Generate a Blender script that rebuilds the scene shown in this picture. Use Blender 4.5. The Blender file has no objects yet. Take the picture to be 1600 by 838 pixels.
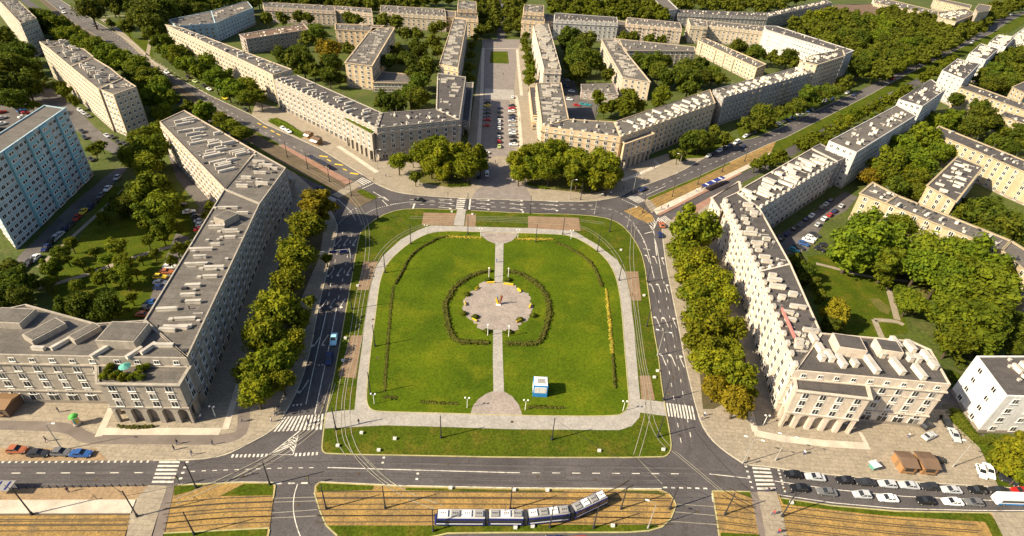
import bpy, bmesh, math, random
from mathutils import Vector, Matrix
RND = random.Random(11)
S = bpy.context.scene
COL = S.collection
# ---------------------------------------------------------------- camera
CAM_H = 120.0
NADIR, HORIZON_Y = (716.0, 1650.0), -190.0          # vanishing points measured in the photo (1600 px frame)
_d = (NADIR[0] - 800.0, NADIR[1] - 419.0)
ROLL = math.atan2(-_d[0], _d[1])
_dn = math.hypot(*_d); _dh = (419.0 - HORIZON_Y) * math.cos(ROLL)
FPX = math.sqrt(_dn * _dh); PITCH = math.atan(_dh / FPX)
CA, SA = math.cos(ROLL), math.sin(ROLL)
FW = Vector((0, math.cos(PITCH), -math.sin(PITCH))); UP = Vector((0, math.sin(PITCH), math.cos(PITCH))); RT = Vector((1, 0, 0))
cam_right = RT * CA + UP * SA; cam_up = UP * CA - RT * SA
cd = bpy.data.cameras.new('camera'); co = bpy.data.objects.new('camera', cd); COL.objects.link(co)
cd.sensor_width = 36; cd.lens = FPX / 1600 * 36; cd.clip_start = 1; cd.clip_end = 20000
m = Matrix.Identity(4)
for i in range(3):
    m[i][0] = cam_right[i]; m[i][1] = cam_up[i]; m[i][2] = -FW[i]
m[2][3] = CAM_H
co.matrix_world = m
S.camera = co
# ---------------------------------------------------------------- light
SUN_EL = math.radians(36.0)
SHADOW = Vector((0.93, 0.37, 0)).normalized()          # direction in which shadows fall
W = bpy.data.worlds.new('World'); S.world = W; W.use_nodes = True
nt = W.node_tree; bgn = nt.nodes['Background']
sky = nt.nodes.new('ShaderNodeTexSky'); sky.sky_type = 'NISHITA'; sky.sun_disc = False
sky.sun_elevation = SUN_EL; sky.sun_rotation = math.atan2(-SHADOW.x, -SHADOW.y)
sky.dust_density = 2.0
nt.links.new(sky.outputs[0], bgn.inputs[0]); bgn.inputs[1].default_value = 0.07
sd = bpy.data.lights.new('sun', 'SUN'); so = bpy.data.objects.new('sun', sd); COL.objects.link(so)
sd.energy = 5.0; sd.angle = math.radians(0.6); sd.color = (1.0, 0.86, 0.62)
ld = Vector((SHADOW.x * math.cos(SUN_EL), SHADOW.y * math.cos(SUN_EL), -math.sin(SUN_EL)))
so.rotation_euler = ld.to_track_quat('-Z', 'Y').to_euler(); so.location = (-200, 0, 300)
S.view_settings.view_transform = 'Standard'; S.view_settings.look = 'None'
S.view_settings.exposure = 1.05; S.view_settings.gamma = 1.0
S.cycles.max_bounces = 5; S.cycles.diffuse_bounces = 3; S.cycles.glossy_bounces = 2; S.cycles.transparent_max_bounces = 4
try:
    S.cycles.use_denoising = True
except Exception: pass

# ---------------------------------------------------------------- helpers
def G(px, py, z=0.0):
    """photo pixel -> point on the level plane z"""
    x = (px - 800.0) / FPX; y = -(py - 419.0) / FPX
    r = cam_right * x + cam_up * y + FW
    t = (z - CAM_H) / r.z
    return Vector((r.x * t, r.y * t, z))
def PPM(v):                                            # photo pixels per metre at a point
    return FPX / max(1.0, (Vector(v) - Vector((0, 0, CAM_H))).dot(FW))
def PX(v):
    d = Vector(v) - Vector((0, 0, CAM_H)); k = d.dot(FW)
    return 800 + FPX * d.dot(cam_right) / k, 419 - FPX * d.dot(cam_up) / k
def xy(l, z=0.0): return [G(a, b, z) for a, b in l]

class MB:
    def __init__(s): s.v = []; s.f = []; s.m = []; s.k = 0
    def poly(s, pts, k=None):
        n = len(s.v); s.v += [tuple(p) for p in pts]; s.f.append(tuple(range(n, n + len(pts)))); s.m.append(s.k if k is None else k)
    def prism(s, pts, z0, z1, top=True, bottom=False, k=None):
        n = len(pts); b = [(p[0], p[1], z0) for p in pts]; t = [(p[0], p[1], z1) for p in pts]
        for i in range(n):
            j = (i + 1) % n; s.poly([b[i], b[j], t[j], t[i]], k)
        if top: s.poly(t, k)
        if bottom: s.poly(b[::-1], k)
    def box(s, c, size, rz=0.0, k=None, taper=1.0):
        x, y, z = size[0] / 2, size[1] / 2, size[2] / 2; ca, sa = math.cos(rz), math.sin(rz)
        P = []
        for dz, t in ((-z, 1.0), (z, taper)):
            for dx, dy in ((-x, -y), (x, -y), (x, y), (-x, y)):
                P.append((c[0] + (dx * ca - dy * sa) * t, c[1] + (dx * sa + dy * ca) * t, c[2] + dz))
        for f in ((0, 3, 2, 1), (4, 5, 6, 7), (0, 1, 5, 4), (1, 2, 6, 5), (2, 3, 7, 6), (3, 0, 4, 7)):
            s.poly([P[i] for i in f], k)
    def tube(s, p0, p1, r0, r1, n=8, k=None, cap=True):
        p0 = Vector(p0); p1 = Vector(p1); d = (p1 - p0).normalized()
        a = d.orthogonal().normalized(); b = d.cross(a)
        R0 = [p0 + (a * math.cos(2 * math.pi * i / n) + b * math.sin(2 * math.pi * i / n)) * r0 for i in range(n)]
        R1 = [p1 + (a * math.cos(2 * math.pi * i / n) + b * math.sin(2 * math.pi * i / n)) * r1 for i in range(n)]
        for i in range(n):
            j = (i + 1) % n; s.poly([R0[i], R0[j], R1[j], R1[i]], k)
        if cap: s.poly(R1, k); s.poly(R0[::-1], k)
    def ball(s, c, r, n=8, k=None, sz=1.0):
        rows = n // 2
        def pt(i, j):
            th = math.pi * i / rows; ph = 2 * math.pi * j / n
            return (c[0] + r * math.sin(th) * math.cos(ph), c[1] + r * math.sin(th) * math.sin(ph), c[2] + r * sz * math.cos(th))
        for i in range(rows):
            for j in range(n):
                if i == 0: s.poly([pt(0, 0), pt(1, j), pt(1, j + 1)], k)
                elif i == rows - 1: s.poly([pt(i, j), pt(i + 1, 0), pt(i, j + 1)], k)
                else: s.poly([pt(i, j), pt(i + 1, j), pt(i + 1, j + 1), pt(i, j + 1)], k)
    def mesh(s, name, mats, smooth=False, org=(0, 0, 0)):
        me = bpy.data.meshes.new(name)
        me.from_pydata([(v[0] - org[0], v[1] - org[1], v[2] - org[2]) for v in s.v], [], s.f)
        for x in (mats if isinstance(mats, (list, tuple)) else [mats]): me.materials.append(x)
        me.polygons.foreach_set('material_index', s.m)
        if smooth: me.polygons.foreach_set('use_smooth', [True] * len(s.f))
        me.update(); return me
    def build(s, name, mats, parent=None, smooth=False):
        org = parent.location if parent else (0, 0, 0)
        if parent and parent.parent: org = Vector(parent.parent.location) + Vector(parent.location)
        return link(name, s.mesh(name, mats, smooth, org), parent)

def link(name, data, parent=None, loc=None, rz=None, scale=None):
    o = bpy.data.objects.new(name, data); COL.objects.link(o)
    if parent: o.parent = parent
    if loc is not None: o.location = loc
    if rz is not None: o.rotation_euler = (0, 0, rz)
    if scale is not None: o.scale = scale
    return o
def tag(o, label=None, cat=None, group=None, kind=None):
    if label: o['label'] = label
    if cat: o['category'] = cat
    if group: o['group'] = group
    if kind: o['kind'] = kind
    return o
def thing(name, label, cat, loc=(0, 0, 0), rz=0.0, group=None):
    o = bpy.data.objects.new(name, None); COL.objects.link(o); o.location = loc; o.rotation_euler = (0, 0, rz)
    o.empty_display_size = 0.5
    return tag(o, label, cat, group)
def copy_tree(o, parent=None):
    c = o.copy(); COL.objects.link(c); c.parent = parent
    for ch in o.children: copy_tree(ch, c)
    return c
ORD = 'first second third fourth fifth sixth seventh eighth ninth tenth eleventh twelfth thirteenth fourteenth fifteenth sixteenth seventeenth eighteenth nineteenth twentieth'.split()
def ccw(P):
    a = sum(P[i][0] * P[(i + 1) % len(P)][1] - P[(i + 1) % len(P)][0] * P[i][1] for i in range(len(P)))
    return list(P) if a > 0 else list(P)[::-1]
def inset(P, d):
    n = len(P); out = []
    for i in range(n):
        a, b, c = Vector(P[i - 1][:2]), Vector(P[i][:2]), Vector(P[(i + 1) % n][:2])
        e1 = (b - a).normalized(); e2 = (c - b).normalized()
        n1 = Vector((-e1.y, e1.x)); n2 = Vector((-e2.y, e2.x))
        k = 1 + n1.dot(n2)
        v = (n1 + n2) / k if k > 0.25 else n1
        out.append((b.x + v.x * d, b.y + v.y * d))
    return out
def inside(p, P):
    c = False; n = len(P)
    for i in range(n):
        x1, y1 = P[i][0], P[i][1]; x2, y2 = P[i - 1][0], P[i - 1][1]
        if (y1 > p[1]) != (y2 > p[1]) and p[0] < (x2 - x1) * (p[1] - y1) / (y2 - y1) + x1: c = not c
    return c

# ---------------------------------------------------------------- materials
def mat(name, rgb, rough=0.85, var=0.18, scale=0.35, fine=0.10, fscale=4.0, bump=0.0, rgb2=None, local=False, spec=0.3, rnd=0.0, metal=0.0, patch=0.0, pscale=0.12, streak=0.0, blot=None):
    mt = bpy.data.materials.new(name); mt.use_nodes = True; t = mt.node_tree; b = t.nodes['Principled BSDF']
    b.inputs['Roughness'].default_value = rough; b.inputs['Metallic'].default_value = metal
    b.inputs['Specular IOR Level'].default_value = spec
    if local: co_ = t.nodes.new('ShaderNodeTexCoord').outputs['Object']
    else: co_ = t.nodes.new('ShaderNodeNewGeometry').outputs['Position']
    n1 = t.nodes.new('ShaderNodeTexNoise'); n1.inputs['Scale'].default_value = scale; n1.inputs['Detail'].default_value = 5
    n2 = t.nodes.new('ShaderNodeTexNoise'); n2.inputs['Scale'].default_value = fscale; n2.inputs['Detail'].default_value = 2
    t.links.new(co_, n1.inputs['Vector']); t.links.new(co_, n2.inputs['Vector'])
    r1 = t.nodes.new('ShaderNodeMapRange'); r1.inputs['From Min'].default_value = 0.3; r1.inputs['From Max'].default_value = 0.7
    t.links.new(n1.outputs['Fac'], r1.inputs['Value'])
    mx = t.nodes.new('ShaderNodeMix'); mx.data_type = 'RGBA'
    c2 = rgb2 or tuple(x * (1 - var) for x in rgb); c1 = rgb if rgb2 else tuple(x * (1 + var) for x in rgb)
    mx.inputs[6].default_value = (*c1, 1); mx.inputs[7].default_value = (*c2, 1)
    t.links.new(r1.outputs[0], mx.inputs[0])
    hs = t.nodes.new('ShaderNodeHueSaturation'); t.links.new(mx.outputs[2], hs.inputs['Color'])
    r2 = t.nodes.new('ShaderNodeMapRange'); r2.inputs['From Min'].default_value = 0.3; r2.inputs['From Max'].default_value = 0.7
    r2.inputs['To Min'].default_value = 1 - fine; r2.inputs['To Max'].default_value = 1 + fine
    t.links.new(n2.outputs['Fac'], r2.inputs['Value'])
    last = r2.outputs[0]
    def mul(sock):
        mm = t.nodes.new('ShaderNodeMath'); mm.operation = 'MULTIPLY'; t.links.new(last, mm.inputs[0]); t.links.new(sock, mm.inputs[1]); return mm.outputs[0]
    if patch:                                            # repairs and stains with edges of their own
        vo = t.nodes.new('ShaderNodeTexVoronoi'); vo.inputs['Scale'].default_value = pscale; vo.distance = 'CHEBYCHEV'
        t.links.new(co_, vo.inputs['Vector']); sx = t.nodes.new('ShaderNodeSeparateColor'); t.links.new(vo.outputs['Color'], sx.inputs[0])
        rp = t.nodes.new('ShaderNodeMapRange'); rp.inputs['To Min'].default_value = 1 - patch; rp.inputs['To Max'].default_value = 1 + patch
        t.links.new(sx.outputs[0], rp.inputs['Value']); last = mul(rp.outputs[0])
    if streak:                                           # rain streaks down the wall
        mp = t.nodes.new('ShaderNodeMapping'); mp.inputs['Scale'].default_value = (1.1, 1.1, .06); t.links.new(co_, mp.inputs['Vector'])
        ns = t.nodes.new('ShaderNodeTexNoise'); ns.inputs['Scale'].default_value = 1.0; ns.inputs['Detail'].default_value = 4; t.links.new(mp.outputs[0], ns.inputs['Vector'])
        rs = t.nodes.new('ShaderNodeMapRange'); rs.inputs['From Min'].default_value = .3; rs.inputs['From Max'].default_value = .7; rs.inputs['To Min'].default_value = 1 - streak; rs.inputs['To Max'].default_value = 1 + streak * .6
        t.links.new(ns.outputs['Fac'], rs.inputs['Value']); last = mul(rs.outputs[0])
    if blot:
        nb = t.nodes.new('ShaderNodeTexNoise'); nb.inputs['Scale'].default_value = blot[1]; nb.inputs['Detail'].default_value = 6; nb.inputs['Roughness'].default_value = .65; t.links.new(co_, nb.inputs['Vector'])
        r4 = t.nodes.new('ShaderNodeMapRange'); r4.inputs['From Min'].default_value = .50; r4.inputs['From Max'].default_value = .66; r4.inputs['To Max'].default_value = blot[2]; t.links.new(nb.outputs['Fac'], r4.inputs['Value'])
        mb = t.nodes.new('ShaderNodeMix'); mb.data_type = 'RGBA'; t.links.new(r4.outputs[0], mb.inputs[0]); t.links.new(mx.outputs[2], mb.inputs[6]); mb.inputs[7].default_value = (*blot[0], 1)
        t.links.new(mb.outputs[2], hs.inputs['Color'])
    if rnd:
        oi = t.nodes.new('ShaderNodeObjectInfo'); rr = t.nodes.new('ShaderNodeMapRange')
        rr.inputs['To Min'].default_value = 1 - rnd; rr.inputs['To Max'].default_value = 1 + rnd
        t.links.new(oi.outputs['Random'], rr.inputs['Value'])
        mm = t.nodes.new('ShaderNodeMath'); mm.operation = 'MULTIPLY'; t.links.new(last, mm.inputs[0]); t.links.new(rr.outputs[0], mm.inputs[1]); last = mm.outputs[0]
        r3 = t.nodes.new('ShaderNodeMapRange'); r3.inputs['To Min'].default_value = 0.5 - rnd * 0.10; r3.inputs['To Max'].default_value = 0.5 + rnd * 0.06
        m7 = t.nodes.new('ShaderNodeMath'); m7.operation = 'MULTIPLY'; m7.inputs[1].default_value = 7.31
        f7 = t.nodes.new('ShaderNodeMath'); f7.operation = 'FRACT'
        t.links.new(oi.outputs['Random'], m7.inputs[0]); t.links.new(m7.outputs[0], f7.inputs[0]); t.links.new(f7.outputs[0], r3.inputs['Value'])
        t.links.new(r3.outputs[0], hs.inputs['Hue'])
    t.links.new(last, hs.inputs['Value'])
    t.links.new(hs.outputs[0], b.inputs['Base Color'])
    if bump:
        bp = t.nodes.new('ShaderNodeBump'); bp.inputs['Strength'].default_value = bump; bp.inputs['Distance'].default_value = 0.15
        t.links.new(n2.outputs['Fac'], bp.inputs['Height']); t.links.new(bp.outputs[0], b.inputs['Normal'])
    return mt
def brickmat(name, rgb, rgb2, mortar, scale, rough=0.85, w=0.5, h=0.25, ms=0.03):
    mt = mat(name, rgb, rough, var=.2, fine=.16, fscale=1.6, blot=(tuple(x * .62 for x in rgb), .16, .55)); t = mt.node_tree; b = t.nodes['Principled BSDF']
    g = t.nodes.new('ShaderNodeNewGeometry'); br = t.nodes.new('ShaderNodeTexBrick')
    br.inputs['Color1'].default_value = (*rgb, 1); br.inputs['Color2'].default_value = (*rgb2, 1); br.inputs['Mortar'].default_value = (*mortar, 1)
    br.inputs['Scale'].default_value = scale; br.inputs['Mortar Size'].default_value = ms
    br.inputs['Brick Width'].default_value = w; br.inputs['Row Height'].default_value = h
    t.links.new(g.outputs['Position'], br.inputs['Vector'])
    hs = [n for n in t.nodes if n.type == 'HUE_SAT'][0]
    mx = t.nodes.new('ShaderNodeMix'); mx.data_type = 'RGBA'; mx.blend_type = 'MIX'; mx.inputs[0].default_value = 0.5
    br.offset = .5; old = hs.inputs['Color'].links[0].from_socket
    t.links.new(old, mx.inputs[6]); t.links.new(br.outputs['Color'], mx.inputs[7]); t.links.new(mx.outputs[2], hs.inputs['Color'])
    return mt
M = {}
M['ground'] = mat('ground', (0.070, 0.094, 0.011), 0.95, scale=0.05, rgb2=(0.042, 0.060, 0.008), blot=((0.11, 0.085, 0.04), .12, .5), fine=0.35, fscale=0.8)
M['lawn'] = mat('lawn', (0.082, 0.116, 0.005), 0.95, scale=0.06, rgb2=(0.042, 0.072, 0.004), blot=((0.128, 0.138, 0.008), .08, .6), fine=0.26, fscale=1.6, bump=0.35, spec=0.05)
M['verge'] = mat('verge', (0.068, 0.090, 0.006), 0.95, scale=0.16, rgb2=(0.042, 0.064, 0.005), blot=((0.12, 0.10, 0.015), .2, .6), fine=0.34, fscale=1.8, bump=0.6, spec=0.05)
M['dry_grass'] = mat('dry_grass', (0.13, 0.11, 0.025), 0.95, scale=0.2, rgb2=(0.07, 0.08, 0.014), fine=0.3, fscale=1.8)
M['asphalt'] = mat('asphalt', (0.092, 0.083, 0.084), 0.9, scale=0.09, rgb2=(0.062, 0.056, 0.058), fine=0.20, fscale=2.2, patch=.10, pscale=.09, blot=((0.055, 0.048, 0.048), .35, .6))
M['asphalt_old'] = mat('asphalt_old', (0.13, 0.118, 0.11), 0.9, scale=0.12, rgb2=(0.09, 0.08, 0.078), fine=0.18, fscale=2.0, patch=.12, pscale=.1, blot=((0.07, 0.062, 0.06), .3, .6))
M['asphalt_worn'] = mat('asphalt_worn', (0.108, 0.097, 0.096), 0.9, scale=0.15, rgb2=(0.072, 0.064, 0.065), fine=0.2, fscale=2.2)
M['asphalt_dark'] = mat('asphalt_dark', (0.045, 0.040, 0.040), 0.9)
M['pavement'] = brickmat('pavement', (0.29, 0.245, 0.185), (0.25, 0.21, 0.16), (0.17, 0.145, 0.115), 0.2, ms=.02)
M['path'] = brickmat('path', (0.34, 0.315, 0.285), (0.30, 0.28, 0.25), (0.22, 0.20, 0.18), 1.0)
M['plaza'] = brickmat('plaza', (0.31, 0.26, 0.23), (0.25, 0.21, 0.19), (0.17, 0.15, 0.13), 1.2)
M['cobble'] = brickmat('cobble', (0.24, 0.205, 0.185), (0.18, 0.155, 0.145), (0.09, 0.08, 0.08), 0.8)
M['bike'] = mat('bike', (0.155, 0.128, 0.112), 0.9, scale=0.2)
M['pale'] = mat('pale_stone', (0.47, 0.41, 0.335), 0.85, scale=0.3)
M['pink'] = brickmat('pink_paving', (0.30, 0.17, 0.12), (0.26, 0.15, 0.11), (0.2, 0.12, 0.1), 0.7)
M['ochre'] = brickmat('ochre_paving', (0.30, 0.205, 0.115), (0.26, 0.18, 0.105), (0.2, 0.14, 0.09), 0.5)
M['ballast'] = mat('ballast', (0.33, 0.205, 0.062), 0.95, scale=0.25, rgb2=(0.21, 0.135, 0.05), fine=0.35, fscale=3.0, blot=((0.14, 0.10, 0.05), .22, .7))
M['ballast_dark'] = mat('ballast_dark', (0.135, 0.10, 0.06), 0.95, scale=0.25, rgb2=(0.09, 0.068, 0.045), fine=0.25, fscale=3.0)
M['trackpave'] = brickmat('trackpave', (0.25, 0.165, 0.10), (0.20, 0.13, 0.085), (0.13, 0.09, 0.06), 0.6)
M['rail'] = mat('rail', (0.10, 0.075, 0.05), 0.5, metal=0.3)
M['railg'] = mat('rail_bright', (0.34, 0.31, 0.24), 0.5, metal=0.2)
M['paint'] = mat('road_paint', (0.58, 0.54, 0.48), 0.8, var=0.14, scale=0.6, blot=((0.20, 0.185, 0.17), .7, .8))
M['ypaint'] = mat('yellow_paint', (0.62, 0.42, 0.03), 0.8)
M['kerb'] = mat('kerb_stone', (0.42, 0.38, 0.30), 0.9)
M['ykerb'] = mat('kerb_worn', (0.36, 0.32, 0.15), 0.9, blot=((0.22, 0.20, 0.13), .4, .7))
M['soil'] = mat('soil', (0.10, 0.07, 0.04), 0.95, scale=0.6, rgb2=(0.06, 0.06, 0.02))
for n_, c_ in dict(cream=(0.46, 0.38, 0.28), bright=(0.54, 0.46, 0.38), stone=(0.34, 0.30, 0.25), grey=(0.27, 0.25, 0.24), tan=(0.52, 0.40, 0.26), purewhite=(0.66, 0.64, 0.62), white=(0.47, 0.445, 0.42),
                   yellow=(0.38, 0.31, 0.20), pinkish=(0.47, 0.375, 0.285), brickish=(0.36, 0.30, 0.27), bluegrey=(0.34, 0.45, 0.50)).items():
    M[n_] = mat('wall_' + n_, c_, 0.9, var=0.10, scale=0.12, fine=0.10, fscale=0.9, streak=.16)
M['blue'] = mat('wall_blue', (0.22, 0.43, 0.50), 0.85, var=0.1)
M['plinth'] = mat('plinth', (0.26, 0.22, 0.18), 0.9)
M['roof'] = brickmat('roof_felt', (0.088, 0.078, 0.074), (0.046, 0.041, 0.040), (0.045, 0.04, 0.038), 0.11, ms=.012)
M['roof2'] = brickmat('roof_felt_grey', (0.135, 0.120, 0.105), (0.074, 0.066, 0.060), (0.05, 0.046, 0.043), 0.11, ms=.012)
M['redroof'] = mat('roof_tiles_red', (0.36, 0.10, 0.05), 0.9)
M['brownroof'] = mat('roof_brown', (0.14, 0.09, 0.06), 0.9)
M['chimney'] = mat('chimney_render', (0.64, 0.57, 0.46), 0.9, var=0.15, rnd=0.12)
M['cap'] = mat('chimney_cap', (0.40, 0.37, 0.33), 0.9)
M['darkmetal'] = mat('dark_metal', (0.035, 0.035, 0.04), 0.5, local=True)
M['palemetal'] = mat('pale_metal', (0.30, 0.29, 0.27), 0.5, local=True)
M['frame'] = mat('window_frame', (0.72, 0.70, 0.66), 0.6, local=True, rnd=0.1)
M['curtain'] = mat('window_curtain', (0.17, 0.16, 0.15), 0.3, local=True, spec=.6, rnd=.4)
M['glass'] = mat('window_glass', (0.022, 0.025, 0.03), 0.12, local=True, spec=0.6, rnd=0.3)
M['trunk'] = mat('bark', (0.065, 0.048, 0.032), 0.95, local=True)
M['leafA'] = mat('leaf_plane_tree', (0.230, 0.232, 0.010), 0.8, scale=2.6, rgb2=(0.074, 0.106, 0.008), local=True, fscale=5, fine=0.25, rnd=0.20, spec=0.1)
M['leafB'] = mat('leaf_green', (0.175, 0.210, 0.010), 0.8, scale=2.6, rgb2=(0.056, 0.092, 0.009), local=True, fscale=5, fine=0.25, rnd=0.24, spec=0.1)
M['leafC'] = mat('leaf_dark', (0.120, 0.142, 0.010), 0.8, scale=2.6, rgb2=(0.042, 0.068, 0.009), local=True, fscale=5, fine=0.25, rnd=0.22, spec=0.1)
M['leafD'] = mat('leaf_autumn', (0.29, 0.23, 0.012), 0.8, scale=2.6, rgb2=(0.12, 0.105, 0.010), local=True, fscale=5, fine=0.25, rnd=0.18, spec=0.1)
M['leafH'] = mat('leaf_hedge', (0.100, 0.088, 0.016), 0.85, scale=1.6, rgb2=(0.044, 0.056, 0.010), fscale=3, fine=0.35, spec=0.1)
M['flower'] = mat('flower_yellow', (0.42, 0.30, 0.03), 0.85, scale=0.8, rgb2=(0.20, 0.19, 0.02), fscale=3, fine=0.3)
for n_ in ('leafA', 'leafB', 'leafC', 'leafD'):          # leaves let some light through
    t_ = M[n_].node_tree; pb_ = t_.nodes['Principled BSDF']; tr_ = t_.nodes.new('ShaderNodeBsdfTranslucent'); ms_ = t_.nodes.new('ShaderNodeMixShader'); ms_.inputs[0].default_value = .34
    hs_ = [n for n in t_.nodes if n.type == 'HUE_SAT'][0]; t_.links.new(hs_.outputs[0], tr_.inputs['Color'])
    t_.links.new(pb_.outputs[0], ms_.inputs[1]); t_.links.new(tr_.outputs[0], ms_.inputs[2]); t_.links.new(ms_.outputs[0], [n for n in t_.nodes if n.type == 'OUTPUT_MATERIAL'][0].inputs['Surface'])
def plain(name, rgb, rough=0.5, **k): return mat(name, rgb, rough, var=0.05, fine=0.04, local=True, **k)
M['tyre'] = plain('tyre', (0.02, 0.02, 0.02), 0.9)
M['cblue'] = plain('tram_blue', (0.020, 0.028, 0.16), 0.35)
M['skyblue'] = plain('kiosk_blue', (0.03, 0.22, 0.55), 0.45)
M['wht'] = plain('white_gloss', (0.78, 0.77, 0.75), 0.4)
M['lgrey'] = plain('light_grey', (0.48, 0.47, 0.45), 0.6)
M['orange'] = plain('orange_wood', (0.30, 0.16, 0.07), 0.7)
M['wood'] = plain('brown_wood', (0.20, 0.12, 0.06), 0.8)
M['faded'] = plain('faded_red', (0.45, 0.17, 0.15), 0.7)
M['midgrey'] = plain('mid_grey', (0.24, 0.235, 0.23), 0.7)
M['red'] = plain('red_gloss', (0.45, 0.03, 0.02), 0.4)
M['yel'] = plain('yellow_gloss', (0.65, 0.45, 0.02), 0.5)
M['teal'] = plain('teal_canvas', (0.10, 0.34, 0.28), 0.8)
M['green'] = plain('green_gloss', (0.10, 0.42, 0.08), 0.6)
M['lamp'] = plain('lamp_glass', (0.80, 0.79, 0.75), 0.3)
M['headlamp'] = plain('headlamp', (0.75, 0.75, 0.72), 0.2)
M['skin'] = plain('skin', (0.45, 0.28, 0.20), 0.6)

# ---------------------------------------------------------------- setting
def sheet(name, px, z, m_, thick=0.0, kind='structure'):
    b = MB(); P = ccw(xy(px))
    if thick: b.prism(P, z - thick, z)
    else: b.poly([(p[0], p[1], z) for p in P])
    return tag(b.build(name, m_), kind=kind)
def smooth(P, it=2, closed=False):
    P = [Vector((p[0], p[1], 0)) for p in P]
    for _ in range(it):
        Q = []
        n = len(P)
        rng = range(n) if closed else range(n - 1)
        if not closed: Q.append(P[0])
        for i in rng:
            a, b = P[i], P[(i + 1) % n]
            Q += [a * .75 + b * .25, a * .25 + b * .75]
        if not closed: Q.append(P[-1])
        P = Q
    return P
def offset_line(P, d):
    out = []
    for i, p in enumerate(P):
        a = P[max(0, i - 1)]; b = P[min(len(P) - 1, i + 1)]
        e = (b - a); e.z = 0
        if e.length < 1e-6: e = Vector((1, 0, 0))
        e.normalize(); out.append(p + Vector((-e.y, e.x, 0)) * d)
    return out
def strip(b, P, w, z, k=None, h=0.0, side=0.0):
    L = offset_line(P, side + w / 2); R_ = offset_line(P, side - w / 2)
    for i in range(len(P) - 1):
        q = [R_[i], R_[i + 1], L[i + 1], L[i]]
        if h: b.prism([(v.x, v.y) for v in q], z - h, z, k=k)
        else: b.poly([(v.x, v.y, z) for v in q], k)
def resample(P, step):
    out = [P[0].copy()]; acc = 0.0
    for i in range(len(P) - 1):
        a, b = P[i], P[i + 1]; L = (b - a).length; d = step - acc
        while d <= L and L > 0:
            out.append(a + (b - a) * (d / L)); d += step
        acc = (acc + L) % step if L else acc
    return out
Z_ROAD, Z_PAV, Z_TOP = 0.03, 0.15, 0.18
g = MB(); g.poly([(-6000, -3000, 0), (6000, -3000, 0), (6000, 9000, 0), (-6000, 9000, 0)])
tag(g.build('ground', M['ground']), kind='structure')

# --- asphalt: ring road, bottom road and the two avenues -----------------------------
KERB_TOP = [(586, 287), (612, 299), (640, 304.5), (697, 309), (737, 311), (832, 313.7), (907, 316), (939, 313.7), (971, 307)]
KERB_L = [(240, 720), (311, 719), (353, 712), (386, 695.5), (427, 673), (443, 652), (470, 600), (487, 540), (494, 497), (505, 450), (514, 414), (525, 371), (528, 355), (520, 335), (500, 305)]
KERB_R = [(1034, 352), (1035, 370), (1040.6, 414), (1054, 480), (1064, 530), (1069, 560), (1082, 615), (1087, 634), (1095, 662), (1110, 686), (1130, 704), (1158, 723), (1167, 727), (1203, 730), (1240, 736.6), (1375, 750), (1512, 759), (1700, 770)]
NW_E_R = [(567, 274), (500, 233), (459, 214), (414, 194), (393, 180), (329, 150), (290, 129), (254, 110), (210, 69), (150, 34), (94, 0), (60, -20)]
NW_E_L = [(552, 285), (438, 228), (380, 195), (355, 180), (320, 159), (271, 129), (206, 86), (122, 41), (71, 0), (35, -20)]
NE_N_U = [(989, 297), (1060, 271), (1101, 247), (1147, 222), (1187, 215), (1270, 175.5), (1315, 154.5), (1336, 146), (1385, 121.7), (1444, 93), (1503, 62), (1539, 48), (1566, 25), (1593, 19.7), (1660, 2)]
NE_N_L = [(1011, 310), (1088, 278), (1200, 226), (1228, 215), (1362, 147), (1399, 125), (1460, 95), (1512, 70), (1550, 52), (1575, 34), (1600, 22), (1680, 2)]
NE_S_U = [(1034.5, 336), (1099, 302), (1157, 272), (1200, 252), (1236, 229), (1376, 152), (1416, 131), (1437, 121)]
NE_S_L = [(1054, 340), (1112, 308), (1160, 286), (1215, 257), (1262, 230), (1392, 160), (1424, 140), (1450, 126)]
sheet('road', [(-120, 722)] + KERB_L[:-1] + [(500, 305), (515, 296), (552, 285), (567, 274)] + KERB_TOP + [(989, 297), (1011, 310), (1030, 327), (1034, 336), (1054, 340), (1036, 352)] + KERB_R[1:] + [(1700, 960), (-120, 960)], Z_ROAD, M['asphalt'])
sheet('road', NW_E_L + NW_E_R[::-1], Z_ROAD + .01, M['asphalt_old'])
sheet('road', NE_N_L + NE_N_U[::-1], Z_ROAD + .01, M['asphalt'])
sheet('road', NE_S_U + NE_S_L[::-1], Z_ROAD + .015, M['asphalt'])
sheet('road', [(517, 298), (500, 313), (445, 275), (380, 237), (300, 180), (235, 135), (170, 95), (90, 45), (30, 0), (45, 0), (110, 45), (185, 85), (250, 130), (320, 178), (388, 226), (455, 268)], Z_ROAD + .02, M['asphalt'])
sheet('road', [(1336, 146), (1385, 121), (1437, 121), (1416, 131), (1400, 160), (1362, 152)], Z_ROAD + .02, M['asphalt_old'])

# --- pavements -----------------------------------------------------------------------
def pave(px, m_=None, z=Z_PAV): return sheet('pavement', px, z, m_ or M['pavement'], thick=0.14)
pave([(-120, 722)] + KERB_L + [(455, 266), (440, 262), (420, 330), (330, 560), (-120, 560)])
pave(KERB_R + [(1700, 690), (1513, 684), (1500, 640), (1420, 640), (1250, 560), (1150, 380), (1112, 330), (1054, 342)])
pave(NW_E_R[:5][::-1] + KERB_TOP + NE_N_U[:4] + [(1120, 216), (1014, 250), (974, 262), (960, 210), (850, 180), (843, 130), (818, 62), (755, 62), (745, 130), (730, 225), (585, 250), (540, 222), (443, 172), (400, 160)])
pave([(1054, 343), (1112, 309), (1160, 288), (1150, 330), (1100, 350)], z=Z_PAV + .01)
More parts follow.
